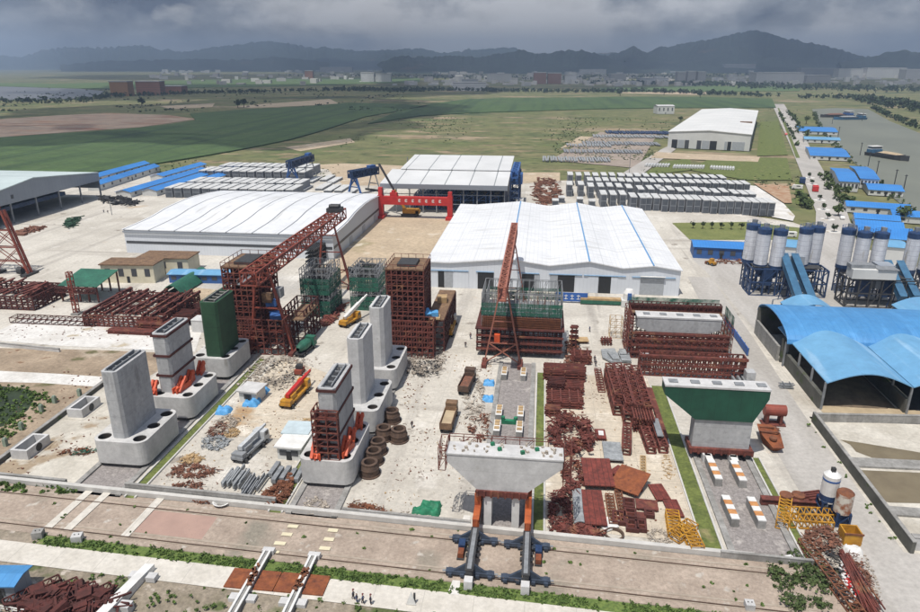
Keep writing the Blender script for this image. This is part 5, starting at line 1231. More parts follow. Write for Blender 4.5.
for l, x0, x1, y0, y1 in (('low blue arched canopy at the foot of the left conveyors', 70.4, 83.4, 187.5, 196.5), ('low blue arched canopy at the foot of the right conveyors', 101.5, 116, 189, 198)):
    t = empty('canopy', ((x0 + x1) / 2, (y0 + y1) / 2, 0), l, 'canopy'); a = arch(x0, x1, 4.6, 7.2)
    m_ = MB(); m_.extrude_xz(a + [(x, z + .2) for x, z in a[::-1]], y0, y1); m_.build('roof', 'blue_roof_pale' if x0 < 80 else 'blue_roof_pale', t)
    for x in (x0 + .3, x1 - .3):
        for y in (y0 + .5, y1 - .5): m_ = MB(); m_.box(x - .2, x + .2, y - .2, y + .2, 0, 4.6); m_.build('post', 'steel_grey', t)
t = empty('canopy', (119, 203, 0), 'small bright blue flat canopy beside the right conveyors', 'canopy')
m_ = MB(); m_.box(115.5, 122.5, 200, 205.5, 7.2, 7.6); m_.build('roof', 'blue_roof', t)
for x in (116, 122):
    for y in (200.5, 205): m_ = MB(); m_.box(x - .2, x + .2, y - .2, y + .2, 0, 7.2); m_.build('post', 'blue_paint', t)
t = empty('canopy', (128, 209, 0), 'bright blue slanted canopy at the right edge below the last silos', 'canopy')
m_ = MB(); m_.extrude_xz([(121.5, 8.4), (133, 9.4), (133, 9.7), (121.5, 8.7)], 206, 212); m_.build('roof', 'blue_roof', t)
for x in (122, 132.4):
    for y in (206.5, 211.5): m_ = MB(); m_.box(x - .2, x + .2, y - .2, y + .2, 0, 8.4); m_.build('post', 'blue_paint', t)
m_ = MB(); m_.box(92, 98, 222.5, 224, 2.2, 3.4)
# small old silos at the scrap corner
t = empty('old_silo', (48.7, 101, 0), 'old white cement silo with a blue band and blue base beside the service road', 'silo')
m_ = MB(); m_.lathe((48.7, 101, 0), [(1.3, 2.6), (1.3, 7.4)], 18); m_.build('barrel', 'white_paint', t)
m_ = MB(); m_.lathe((48.7, 101, 0), [(1.33, 6.5), (1.33, 6.8)], 18); m_.build('band', 'blue_bright', t)
m_ = MB(); m_.lathe((48.7, 101, 0), [(1.33, 2.9), (1.33, 3.9)], 18); m_.build('lower_band', 'blue_paint', t)
m_ = MB(); m_.lathe((48.7, 101, 0), [(1.3, 7.4), (.7, 7.9), (.3, 8.0)], 18); m_.build('dome', 'white_paint', t)
m_ = MB(); m_.box(48.4, 49.0, 100.7, 101.3, 7.95, 8.7); m_.build('filter', 'steel_dark', t)
m_ = MB(); m_.frame_grid(47.6, 49.8, 99.9, 102.1, 0, 2.7, 1, 1, 2, .25); m_.build('leg_frame', 'blue_paint', t)
t = empty('old_silo', (50.0, 98.4, 0), 'old rust streaked silo standing in front of the white banded one', 'silo')
m_ = MB(); m_.lathe((50.0, 98.4, 0), [(1.3, 2.4), (1.3, 5.9)], 18); m_.build('barrel', mat('rusty_white', (.58, .55, .48), (.27, .10, .045), .5, .8, lo=.42, hi=.56), t)
m_ = MB(); m_.lathe((50.0, 98.4, 0), [(1.3, 5.9), (1.0, 6.2), (.3, 6.3)], 18); m_.build('dome', 'rust', t)
m_ = MB(); m_.frame_grid(49.0, 51.0, 97.4, 99.4, 0, 2.5, 1, 1, 1, .25); m_.box(49.2, 50.8, 97.6, 99.2, .6, 2.3); m_.build('leg_frame', 'blue_paint', t)
t = empty('skip', G(848, 541) + (0,), 'rusty yellow open skip beside the old silos', 'skip')
x, y = G(848, 541)
m_ = MB(); m_.box(x - 1, x + 1.2, y - 1.2, y - 1, .1, 2.2); m_.box(x - 1, x + 1.2, y + 1, y + 1.2, .1, 2.2); m_.box(x - 1.2, x - 1, y - 1.2, y + 1.2, .1, 2.2); m_.box(x + 1.2, x + 1.4, y - 1.2, y + 1.2, .1, 2.2); m_.box(x - 1, x + 1.2, y - 1, y + 1, .1, .3); m_.build('body', 'yellow_paint', t)
m_ = MB(); m_.box(x - 1.25, x + 1.45, y - 1.25, y + 1.25, 2.2, 2.3) if False else m_.box(x - 1.3, x + 1.5, y - 1.3, y - 1.15, 2.0, 2.3); m_.build('rim', 'rust', t)

# ------------------------------------------------------------------ precast box segments in rows
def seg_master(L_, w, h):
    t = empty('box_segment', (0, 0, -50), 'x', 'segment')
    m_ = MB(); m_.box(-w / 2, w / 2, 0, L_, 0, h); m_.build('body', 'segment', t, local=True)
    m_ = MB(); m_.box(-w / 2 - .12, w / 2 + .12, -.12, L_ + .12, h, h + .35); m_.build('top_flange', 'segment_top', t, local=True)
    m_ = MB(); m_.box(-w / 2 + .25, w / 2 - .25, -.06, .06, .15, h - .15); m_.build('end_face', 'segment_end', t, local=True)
    return t
ORD = 'first second third fourth fifth sixth seventh eighth ninth tenth eleventh twelfth thirteenth fourteenth fifteenth sixteenth seventeenth eighteenth nineteenth twentieth twenty-first twenty-second'.split()
sr = random.Random(11)
def seg_row(master, first, pts, label, group, jit=.25):
    for i, (x, y) in enumerate(pts):
        o = master if first and i == 0 else copy_tree(master)
        o.location = (x + sr.uniform(-jit, jit) * .5, y + sr.uniform(-jit, jit) * 4, 0); o['label'] = label % ('%s from the left' % ORD[i]); o['group'] = group
M1 = seg_master(17, 4.1, 5.2)
gl = 'segments stacked at the back left'
seg_row(M1, True, [(-205 + 5.3 * i, 354.5 + .03 * i * 5.3) for i in range(14)], "grey box segment, %s in the left stack's front row", gl)
seg_row(M1, False, [(-203 + 5.3 * i, 375.5 + .03 * i * 5.3) for i in range(13)], "grey box segment, %s in the left stack's second row", gl)
seg_row(M1, False, [(-217 + 5.5 * i, 418 + .02 * i * 5.5) for i in range(13)], "grey box segment, %s in the left stack's third row", gl)
seg_row(M1, False, [(-214 + 5.5 * i, 440 + .02 * i * 5.5) for i in range(12)], "grey box segment, %s in the left stack's farthest row by the field", gl)
M2 = seg_master(12.5, 3.1, 6.4)
gr = 'segments stacked at the back right'
def rowpx(px0, px1, py0, py1, n): return [G(px0 + (px1 - px0) * i / (n - 1), py0 + (py1 - py0) * i / (n - 1)) for i in range(n)]
seg_row(M2, True, rowpx(570, 722, 186, 189, 19), "pale topped box segment, %s in the right stack's farthest row", gr)
seg_row(M2, False, rowpx(590, 746, 192, 196, 21), "pale topped box segment, %s in the right stack's second last row", gr)
seg_row(M2, False, rowpx(570, 660, 197, 202, 10), "pale topped box segment, %s in the right stack's short middle row", gr, 1)
seg_row(M2, False, rowpx(662, 752, 202, 207, 11), "pale topped box segment, %s in the right stack's road side middle row", gr, .8)
seg_row(M2, False, rowpx(648, 770, 211, 216, 16), "pale topped box segment, %s in the right stack's front row", gr)
seg_row(M2, False, rowpx(603, 642, 207, 210, 5), "pale topped box segment, %s of five by the white hall roof edge", gr, .8)
M3 = seg_master(6, 3.2, 2.6)
seg_row(M3, True, [G(562, 203), G(570, 195), G(580, 204), G(555, 206), G(592, 207)], "small low box segment, %s of those lying apart beside the right stack", gr, .6)
M4 = seg_master(20, 4.4, 1.0)
seg_row(M4, True, [G(px, py) for px, py in ((318, 191), (328, 192), (337, 193), (299, 193), (308, 184), (345, 197), (322, 182), (330, 184), (255, 195), (265, 197), (283, 196))], "flat grey slab segment, %s of the low slabs by the blue gantries", gl, .6)
# ------------------------------------------------------------------ pipes and plates near the far hall
def pipe_group(n, p0, p1, lab, grp):
    r0 = None
    for i in range(n):
        x = p0[0] + (p1[0] - p0[0]) * i / (n - 1); y = p0[1] + (p1[1] - p0[1]) * i / (n - 1); c = G(x, y)
        if r0 is None:
            m_ = MB(); m_.tube((-1.2, -5, .9), (1.4, 5, .9), .8, 10); r0 = m_.build('concrete_pipe', 'segment_top', local=True); o = r0
        else: o = r0.copy(); COL.objects.link(o)
        o.location = (*c, 0); tag(o, lab % ORD[i], 'pipe', grp)
pipe_group(9, (646, 166), (668, 166.4), 'pale pipe, %s from the left in the leftmost pipe group by the far hall', 'pipes in front of the far hall, left group')
pipe_group(12, (674, 167.5), (703, 168), 'pale pipe, %s from the left in the middle pipe group by the far hall', 'pipes in front of the far hall, middle group')
pipe_group(9, (711, 168.5), (733, 169.5), 'pale pipe, %s from the left in the rightmost pipe group by the far hall', 'pipes in front of the far hall, right group')
m_ = MB(); rr = random.Random(8)
def plate_stack(px, py, w, d, label, m='steel_plate', n=26, name='plate_stack'):
    x, y = G(px, py); m_ = MB(); rr = random.Random(int(px * 3 + py))
    for k in range(n):
        m_.obox((x + (k / n - .5) * w + rr.uniform(-.3, .3), y + rr.uniform(-2, 2), .5 + rr.uniform(0, .4)), w / n * .7, d * rr.uniform(.8, 1.05), .8, rr.uniform(-.03, .03))
    return tag(m_.build(name, m, loc=(x, y, 0)), label, 'stack')
plate_stack(577, 160, 52, 26, 'grey flat steel plates laid side by side nearest the segment stacks')
plate_stack(604, 152, 66, 22, 'dark grey steel sections laid in a row behind the flat plates', 'steel_grey')
plate_stack(622, 144, 70, 26, 'grey steel sections laid in the middle of the far storage ground', 'steel_grey')
plate_stack(632, 137, 76, 26, 'grey steel plates in the second row from the back of the far storage ground')
plate_stack(640, 133, 70, 30, 'blue grey steel pieces in the rearmost row of the far storage ground', 'blue_paint')
plate_stack(590, 146, 40, 18, 'loose steel bars laid on reddish soil at the left of the far storage ground', 'steel_plate', 16)
# ------------------------------------------------------------------ heaps of red steel
def bars_stack(mb, cx, cy, L_, w, h, rz, n, layers, s=.3, gap=True):
    c, sn = math.cos(rz), math.sin(rz)
    for k in range(layers):
        for i in range(n):
            off = (i + .5) / n * w - w / 2 + rnd(-.06, .06); z = .2 + h * (k + .5) / layers
            if k % 2 == 0: a, b = (-L_ / 2 + rnd(-.3, .3), off), (L_ / 2 + rnd(-.3, .3), off)
            else:
                if i >= max(2, n // 2): continue
                o2 = (i + .5) / max(2, n // 2) * L_ - L_ / 2; a, b = (o2, -w / 2), (o2, w / 2)
            mb.bar((cx + a[0] * c - a[1] * sn, cy + a[0] * sn + a[1] * c, z), (cx + b[0] * c - b[1] * sn, cy + b[0] * sn + b[1] * c, z), s, min(s * 1.4, h / layers))
def red_stack(label, x, y, L_, w, h, rz=0., n=7, layers=5, m='primer', s=.3, name='steel_beam_stack'):
    m_ = MB(); bars_stack(m_, x, y, L_, w, h, rz, n, layers, s); return tag(m_.build(name, m, loc=(x, y, 0)), label, 'steel stack')
def panel(label, x, y, w, d, h, rz=0, m='primer_plank', tilt=0, name='formwork_sheet', ribs=5):
    t = empty(name, (x, y, 0), label, 'formwork', None, rz)
    m_ = MB(); m_.obox((0, 0, h + abs(math.sin(tilt)) * d / 2), w, d, .22, 0, tilt); m_.build('skin', m, t, local=True)
    m_ = MB()
    for k in range(ribs):
        u = -w / 2 + w * (k + .5) / ribs; m_.obox((u, 0, h - .3 + abs(math.sin(tilt)) * d / 2), .22, d * .98, .4, 0, tilt)
    m_.box(-w / 2 * .9, w / 2 * .9, -.3, .3, .05, max(.1, h - .5)); m_.build('rib', 'primer_dark', t, local=True)
    return t
def junk(label, pts, n, m, smin, smax, zmax=1.0, name='scrap_heap', cat='scrap heap', thin=True, seed=0):
    xs = [p[0] for p in pts]; ys = [p[1] for p in pts]; cx = sum(xs) / len(xs); cy = sum(ys) / len(ys); rr = random.Random(seed + n)
    m_ = MB()
    for _ in range(int(n * 2.4)):
        a, b, c = rr.random(), rr.random(), rr.random(); i = rr.randrange(len(pts)); p, q = pts[i], pts[(i + 1) % len(pts)]
        s_ = a + b + c; x = (p[0] * a + q[0] * b + cx * c) / s_; y = (p[1] * a + q[1] * b + cy * c) / s_
        L_ = rr.uniform(smin, smax) * (.55 if smax < 2.2 else .9); z = rr.uniform(.05, zmax)
        if thin and rr.random() < .65:
            m_.obox((x, y, z), L_ * 2, L_ * .16, L_ * .16, rr.uniform(0, 3.14), rr.uniform(-.2, .2), rr.uniform(-.25, .25))
        else: m_.obox((x, y, z), L_, L_ * rr.uniform(.4, .9), L_ * rr.uniform(.15, .5), rr.uniform(0, 3.14), rr.uniform(-.3, .3), rr.uniform(-.3, .3))
    return tag(m_.build(name, m, loc=(cx, cy, 0)), label, cat)
# column between centre track and white gap (x 3..12)
red_stack('dark red beam stack, farthest of the column right of the centre track', 7.2, 148, 9.6, 4.6, 2.6, 0, 7, 7)
red_stack('dark red beam stack, second in the column, half lattice', 5.2, 141.6, 4, 4, 2.2, 0, 6, 7, 'primer_dark')
red_stack('rust red lattice stack beside the second beam stack', 9.2, 141, 4.2, 4.6, 1.8, 0, 6, 5)
red_stack('red beam stack with pale gaps, third in the column right of the centre track', 7, 135, 7.6, 6, 1.8, 0, 8, 6)
red_stack('short red beam stack lying in front of the third one', 4.4, 129.6, 3.2, 2.4, 1.6, 0, 5, 5)
junk('tangled heap of dark red form parts right of the centre track', [(3.2, 113), (11.5, 113), (12.6, 121), (10.5, 128.5), (3.2, 128)], 300, 'primer', .7, 2.0, 2.0)
junk('low tangle of red form parts along the grass strip behind the pale pier head', [(5.6, 100), (9, 100), (11, 112), (5.8, 112)], 90, 'primer', .6, 1.6, 1.4)
panel('small red frame with a white patch beside the grey plate', 13.7, 121.5, 2, 3.6, .6, .03)
m_ = MB(); m_.box(13.3, 14.3, 120.8, 122.6, .72, .76); tag(m_.build('white_sheet', 'white_paint', loc=(13.8, 121.7, .7)), 'small white sheet lying on the little red frame', 'sheet')
t = empty('steel_plate', (15.5, 115.3, 0), 'pale grey steel plate lying on blocks right of the tangled red heap', 'plate')
m_ = MB(); m_.box(13.7, 17.2, 111.8, 118.2, .7, .95); m_.build('plate', 'steel_plate', t)
m_ = MB()
for y in (112.6, 115, 117.4): m_.box(13.9, 17, y - .2, y + .2, .05, .7)
m_.build('bearer', 'primer_dark', t)
panel('large fan shaped red form panel left of the rusty tilted one', 12, 106.5, 5.2, 7.6, 1.1, .05, tilt=.10)
panel('rust orange tilted form panel rising to the right', 17.4, 104.6, 5.4, 5.8, .9, -.5, 'rust_plate', .22)
panel('short red form panel standing askew above the rusty tilted one', 15.6, 108.4, 1.5, 3, .9, -.7)
panel('long red plank form panel beside the curved pale one', 10.7, 96.9, 3.6, 9.4, .9, .03)
t = empty('formwork_sheet', (8.6, 97, 0), 'curved pale grey form panel beside the long red plank one', 'formwork')
m_ = MB(); a = [(7.4 + 2.2 * i / 8, .5 + .45 * math.sin(math.pi * i / 8)) for i in range(9)]; m_.extrude_xz(a + [(x, z + .15) for x, z in a[::-1]], 92.6, 101.6); m_.build('skin', 'steel_plate', t)
m_ = MB()
for y in (93.4, 97, 100.8): m_.box(7.4, 9.6, y - .15, y + .15, .06, .5)
m_.build('rib', 'primer_dark', t)
junk('heap of dark red offcuts left of the curved pale form panel', [(3.4, 90.4), (7.2, 90.4), (7.2, 101), (3.4, 101)], 170, 'primer', .5, 1.4, 1.1)
junk('low red heap along the quay kerb in front of the plank panels', [(4, 90.2), (11.8, 89.8), (11.8, 91.6), (5, 92.4)], 110, 'primer', .6, 1.9, .9)
panel('white triangular sheet lying in front of the long red plank panel', 12.7, 93.4, 2.6, 2.8, .3, .6, 'white_paint', 0, 'formwork_sheet', 2)
def ladder(label, x, y, L_, w, rz, m='rust', n=9, z=.6):
    m_ = MB(); c, s = math.cos(rz), math.sin(rz)
    def T(a, b, zz): return (x + a * c - b * s, y + a * s + b * c, zz)
    for sd_ in (-1, 1):
        for zz in (.2, z): m_.bar(T(-L_ / 2, sd_ * w / 2, zz), T(L_ / 2, sd_ * w / 2, zz), .17)
    for k in range(n + 1):
        u = -L_ / 2 + L_ * k / n
        for zz in (.2, z): m_.bar(T(u, -w / 2, zz), T(u, w / 2, zz), .13)
        for sd_ in (-1, 1): m_.bar(T(u, sd_ * w / 2, .2), T(u, sd_ * w / 2, z), .13)
        if k < n: m_.bar(T(u, -w / 2, z), T(u + L_ / n, w / 2, z), .11)
    return tag(m_.build('lattice_ladder', m, loc=(x, y, 0)), label, 'lattice frame')
ladder('rust coloured lattice frame lying right of the long plank panel, left one', 13.7, 97.4, 8, 1.3, 1.57)
ladder('rust coloured lattice frame lying right of the long plank panel, right one', 15.4, 98.4, 8.6, 1.1, 1.6)
for px, py, w, d, lab in ((571, 516, 0, 0, ''),):
    pass
def tray(label, x, y, w, d, rz=0):
    t = empty('form_tray', (x, y, 0), label, 'tray', None, rz)
    m_ = MB(); k = .35
    m_.box(-w / 2, w / 2, -d / 2, -d / 2 + k, .1, .8); m_.box(-w / 2, w / 2, d / 2 - k, d / 2, .1, .8); m_.box(-w / 2, -w / 2 + k, -d / 2 + k, d / 2 - k, .1, .8); m_.box(w / 2 - k, w / 2, -d / 2 + k, d / 2 - k, .1, .8); m_.build('rim', 'primer_dark', t, local=True)
    m_ = MB(); m_.box(-w / 2 + k, w / 2 - k, -.12, .12, .2, .7); m_.build('cross_bar', 'primer', t, local=True)
for px, py, w, d, lab in ((618.5, 520, 2.3, 3.4, 'rust red open tray on the pale slab, leftmost of the loose set'), (628.5, 506, 2.2, 2.8, 'rust red open tray, top of the middle column of trays'), (630, 516, 2.2, 2.6, 'rust red open tray, centre of the middle column of trays'),
                          (632, 528, 2.2, 2.8, 'rust red open tray, bottom of the middle column of trays'), (640.5, 528, 2.0, 2.8, 'rust red open tray, bottom right of the loose set'), (649, 516, 1.8, 1.8, 'rust red open tray tucked below the square plate')):
    x, y = G(px, py); tray(lab, x, y, w * .92, d * .92, -.08)
x, y = G(646.5, 507); panel('square rust red plate lying among the open trays', x, y, 3.6, 2.7, .5, -.05, 'primer')
x, y = G(640, 518); panel('small rust red plate between the open trays', x, y, 1.8, 1.7, .5, -.05, 'primer')
x, y = G(659, 494); panel('red plank form panel lying alone on the pale slab near the verge', x, y, 2.5, 4.6, .4, .2)
x, y = G(673, 510); panel('red form panel half under the yellow frames', x, y, 2.4, 4.6, .4, .1)
m_ = MB(); x, y = 13.6, 91.0; m_.lathe((x, y, 0), [(1.45, .05), (1.55, .5), (1.25, .5), (1.2, .05)], 26, False); tag(m_.build('steel_ring', 'rust_drum', loc=(x, y, 0)), 'rusty round steel ring lying on the slab near the quay kerb', 'ring')
# the big truss pile
for k, (x, y, L_, rz, lab) in enumerate(((17.7, 139.5, 18, 1.60, 'far left'), (19.6, 138, 22, 1.585, 'second from left'), (21.6, 137.5, 22, 1.57, 'middle'), (23.4, 137, 22, 1.57, 'second from right'))):
    m_ = MB(); c, s = math.cos(rz), math.sin(rz)
    m_.truss((x - L_ / 2 * c, y - L_ / 2 * s, .3), (x + L_ / 2 * c, y + L_ / 2 * s, .3), 1.8, 2.2, 12, .24)
    m_.truss((x - L_ / 2 * c + .2, y - L_ / 2 * s + 2, 2.7), (x + L_ / 2 * c, y + L_ / 2 * s, 2.7), 1.6, 1.3, 11, .22)
    tag(m_.build('steel_truss', 'primer', loc=(x, y, 0)), 'long dark red truss lying in the big pile, %s of the pile' % lab, 'truss')
for x, y, L_, rz, lab in ((18.6, 120, 10, 1.45, 'left'), (22.6, 121, 10, 1.62, 'middle'), (25, 122, 11, 1.6, 'right')):
    m_ = MB(); c, s = math.cos(rz), math.sin(rz); m_.truss((x - L_ / 2 * c, y - L_ / 2 * s, .2), (x + L_ / 2 * c, y + L_ / 2 * s, .2), 1.5, 1.4, 8, .22)
    tag(m_.build('steel_truss', 'primer', loc=(x, y, 0)), 'shorter dark red truss at the near end of the big truss pile, %s one' % lab, 'truss')
red_stack('dense red beam stack on top of the middle of the truss pile', 22.4, 128.5, 9, 4.4, 3.0, 1.57, 8, 7)
panel('long smooth red girder plate along the verge side of the truss pile', 26.2, 132, 1.1, 22, .9, 0.0, 'primer', 0, 'girder_plate', 1)
ladder('short red lattice frame lying left of the truss pile', 15.4, 147, 12, 1.5, 1.58, 'primer')
t = empty('steel_plate', G(663, 428) + (0,), 'narrow grey plank lying on the truss pile near the verge', 'plank'); x, y = G(663, 428)
m_ = MB(); m_.box(24.2, 25.4, 119, 126, 2.2, 2.4); m_.build('board', 'steel_grey', t)
m_ = MB(); m_.box(24.3, 25.3, 120, 120.4, .1, 2.2); m_.box(24.3, 25.3, 124.6, 125, .1, 2.2); m_.build('bearer', 'primer_dark', t)
# yellow frames by the verge
for x, y, rz, lab in ((23.2, 94.6, 1.5, 'upper left'), (24.4, 92.6, .8, 'middle'), (25.4, 90.8, 1.7, 'lowest')):
    ladder('yellow lattice frame in the pile beside the grass verge, ' + lab + ' one', x, y, 5, 2, rz, 'yellow_paint', 6, 1.3)
junk('grey rubble heap beside the yellow frames', [(18.5, 89.5), (22.5, 89.5), (22.5, 93.5), (19, 93.5)], 60, 'scrap_light', .3, .9, .4, 'rubble_heap', 'rubble')
junk('orange timber offcuts on the slab below the truss pile', [(24, 108), (26, 108), (26.4, 117), (24.6, 117)], 26, 'timber', .3, .9, .2, 'timber_offcuts', 'offcuts')
x, y = G(643, 466); ladder('thin yellowish frame lying flat on the pale slab', x, y, 6, .9, 1.45, 'timber', 6, .35)
# stacks between hall and red gantry on the left
t = empty('form_rack', (-176, 172, 0), 'dark lattice form rack at the left edge beside the crane leg', 'rack')
m_ = MB(); m_.frame_grid(-186, -150, 176, 190, .1, 4.2, 20, 7, 5, .34); m_.build('lattice', 'primer_dark', t)
m_ = MB(); rr = random.Random(44)
for k in range(60): x, y = rr.uniform(-184, -152), rr.uniform(177, 189); m_.obox((x, y, 4.5 + rr.uniform(0, .4)), rr.uniform(.4, 1), rr.uniform(3, 8), .35, rr.uniform(-.25, .25))
m_.build('loose_bars', 'primer', t)
m_ = MB(); x, y = G(30, 296); junk('flat brown red plates lying right of the left edge stack', [G(26, 292), G(50, 286), G(52, 296), G(32, 300)], 90, 'primer', 1.2, 3.2, 1.6)
t = empty('form_rack', G(88, 310) + (0,), 'dark red rack of lattice forms behind the first two piers', 'rack')
x0, x1, y0, y1 = -127, -103, 166, 187
m_ = MB(); m_.frame_grid(x0, x1, y0, y1, .1, 3.4, 16, 7, 4, .3); m_.build('lattice', 'primer', t)
m_ = MB(); rr = random.Random(4)
for k in range(9):
    x = x0 + 1 + k * 2.8 + rr.uniform(-.4, .4); m_.bar((x, y0 + rr.uniform(-.5, 2), 3.9), (x + rr.uniform(-.6, .6), y1 - rr.uniform(-3, 3), 3.9), .55, .8)
for k in range(4): m_.bar((x0 - .5, y0 + 2 + k * 5, 3.55), (x1 + .5, y0 + 2 + k * 5, 3.55), .35)
m_.build('top_bars', 'primer', t)
m_ = MB()
for k in range(130): m_.obox((rr.uniform(x0, x1), rr.uniform(y0, y1), 3.7 + rr.uniform(0, .7)), rr.uniform(.25, .5), rr.uniform(1, 4), .3, rr.uniform(-.7, .7))
m_.build('loose_bars', 'primer_dark', t)
for k, (x, y, s_) in enumerate(((-107.5, 181, 6), (-104.5, 188, 6))):
    red_stack('jumbled dark red forms at the right end of the red rack, %s pile' % ('nearer', 'farther')[k], x + 7, y - 8, s_, s_, 2.6, .5 * k, 6, 5, 'primer_dark', .35)
red_stack('low red beam stack in front of the lattice rack, behind the grey banded pier', *G(163, 328), 13, 6, 2.2, 0, 9, 5, 'primer', .4)
red_stack('dark red lattice stack between the rack and the green pier', *G(176, 312), 9, 7, 3.4, 0, 8, 6, 'primer_dark', .4)
red_stack('thin red bars lying flat on the edge of the casting slab', *G(132, 333), 13, 3, .8, 0, 6, 3, 'primer', .4)
ladder('long dark red lattice beam lying along the casting slab', *G(56, 323), 26, 3.2, .0, 'primer_dark', 14, 1.6)
t = empty('roof_shelter', G(92, 292) + (0,), 'green roofed open shelter behind the dark red rack', 'shelter'); xa, ya_ = -147, 186; xb, yb = -138, 193
m_ = MB(); m_.extrude_yz([(ya_ - 1, 5.0), (ya_ + 11, 7.0), (ya_ + 11, 7.2), (ya_ - 1, 5.2)], xa - 1, xb + 3); m_.build('roof', 'green_roof', t)
for i in range(5):
    for yy in (ya_ - .5, ya_ + 10.5):
        m_ = MB(); x = xa - .5 + (xb + 3 - xa) * i / 4; m_.box(x - .2, x + .2, yy - .2, yy + .2, 0, 5.0 if yy < ya_ else 7.0); m_.build('post', 'primer', t)
m_ = MB(); m_.truss((xa - 1, ya_ - 1.8, 3.4), (xb + 3, ya_ - 1.8, 3.4), 1.2, 1.4, 10, .2); m_.build('truss', 'primer_dark', t)
t = empty('lattice_mast', G(77, 316) + (0,), 'slender red lattice mast standing in front of the green shelter', 'mast'); x, y = G(77, 314)
m_ = MB(); m_.frame_grid(x - .6, x + .6, y - .6, y + .6, .1, 13, 1, 1, 9, .16); m_.build('mast', 'gantry_red', t)
m_ = MB(); m_.box(x - 1.2, x + 1.2, y - 1.2, y + 1.2, .05, .5); m_.build('base', 'wall_grey', t)
t = empty('form_half', G(182, 288) + (0,), 'long curved green form half lying by the timber floor', 'form'); x, y = G(178, 292)
m_ = MB(); a = [(x - 3.6 + 7.2 * i / 10, .6 + 3.0 * math.sin(math.pi * i / 10)) for i in range(11)]; m_.extrude_xz(a + [(px, pz - .25) for px, pz in a[::-1]], y - 4, y + 17); m_.build('skin', 'green_roof', t)
m_ = MB()
for yy in (y - 2, y + 4, y + 10, y + 15): m_.box(x - 3.6, x + 3.6, yy, yy + .5, .05, .7)
m_.build('bearer', 'steel_dark', t)
m_ = MB(); m_.sheet(P((165, 303), (186, 287), (228, 291), (214, 312)), .09); setting('timber_floor', m_, 'tan_soil')
t = empty('form_half', G(216, 304) + (0,), 'dark green flat form wall standing beside the timber floor', 'form'); x, y = G(212, 310)
m_ = MB(); m_.box(x - .3, x + .3, y - 2, y + 12, .1, 4.4); m_.build('skin', 'green_pier', t)
m_ = MB()
for k in range(5): m_.box(x + .3, x + .7, y - 1.6 + k * 3, y - 1.2 + k * 3, .1, 4.3)
m_.build('rib', 'steel_dark', t)
t = empty('concrete_block', G(206, 330) + (0,), 'pale concrete block left of the green pier', 'block'); x, y = G(206, 330)
m_ = MB(); m_.box(x - 3, x + 3, y - 2, y + 2, .06, 3.4); m_.build('block', 'precast_pale', t); m_ = MB(); m_.box(x - 3.1, x + 3.1, y - 2.1, y + 2.1, 3.4, 3.6); m_.build('cap', 'precast_pale', t)
red_stack('grey truss lying between the red gantry and the green netted tower', *G(318, 262), 14, 4, 6.5, 1.5, 5, 9, 'steel_dark', .4)
# right of the big scaffold: form bits
red_stack('red ladder like forms stacked right of the big netted scaffold', 11.5, 158, 5, 5, 2.4, 0, 6, 6)
panel('tan form panel on the floor right of the netted scaffold, farther one', 11.6, 170.5, 5, 3, .8, .1, 'timber')
red_stack('red post bundle standing right of the netted scaffold deck', 10.0, 166, 2, 2, 6.2, 0, 4, 9)
red_stack('small red stack in the gap between the two scaffolds', *G(606, 344), 2.4, 3, 1.6, 1.57, 4, 5)
t = empty('steel_plate', G(610, 357) + (0,), 'grey angular steel plates lying in the gap between the two scaffolds, left pile', 'plate'); x, y = G(610, 358)
m_ = MB(); m_.prism([(x - 2, y + 4), (x + 1.5, y + 5), (x + 2.4, y - 3), (x, y - 3.6), (x - 2, y - 1)], .3, .7); m_.prism([(x - .6, y + 1), (x + 1.9, y + 1), (x + 2, y - 3), (x + .4, y - 3)], .75, 1.2); m_.build('plate', 'steel_plate', t)
m_ = MB(); m_.box(x - 1.4, x + 1.8, y - 1, y - .6, .05, .3); m_.box(x - 1.4, x + 1.4, y + 2, y + 2.4, .05, .3); m_.build('bearer', 'timber', t)
t = empty('steel_plate', G(623, 357) + (0,), 'stack of grey steel strips in the gap between the two scaffolds, right pile', 'plate'); x, y = G(624, 358)
m_ = MB()
for k in range(5): m_.obox((x + rnd(-.2, .2), y + rnd(-2, 2), .2 + .2 * k), 2.4, 3.4, .16, rnd(-.05, .05))
m_.build('plate', 'steel_plate', t); m_ = MB(); m_.box(x - .2, x + .2, y - 3, y + 3, .04, .14); m_.build('bearer', 'timber', t)
m_ = MB(); x, y = G(615, 336); m_.frame_grid(x - 1.6, x + 1.6, y - 1.6, y + 1.6, .05, 5.5, 2, 1, 3, .1); tag(m_.build('scaffold_cage', 'timber', loc=(x, y, 0)), 'small yellowish scaffold cage left of the dark red scaffold', 'scaffold')
# banners and the white tank behind the scaffolds
t = empty('banner_board', G(562, 306) + (0,), 'blue notice board with white characters in front of the white hall', 'board'); x, y = G(570, 303)
m_ = MB(); m_.box(x - 4.6, x + 5.2, y - .1, y + .1, .6, 3.4); m_.build('panel', 'banner_blue', t)
m_ = MB()
for k in range(4):
    u = x - 3.8 + k * 1.9; m_.box(u, u + 1.1, y - .13, y - .1, 2.3, 2.5); m_.box(u + .45, u + .65, y - .135, y - .1, 1.2, 2.8); m_.box(u, u + 1.1, y - .13, y - .1, 1.3, 1.5)
m_.lathe((0, 0, 0), [(.01, 0), (.011, .001)], 4); m_.build('white_characters', 'white_paint', t)
m_ = MB()
for k in range(5): m_ = MB(); m_.box(x - 4.5 + k * 2.4, x - 4.3 + k * 2.4, y + .1, y + .3, 0, 3.4); m_.build('post', 'steel_grey', t)
t = empty('small_plant', G(628, 306) + (0,), 'white and blue concrete pump tank in front of the right end of the white hall', 'tank'); x, y = G(628, 306)
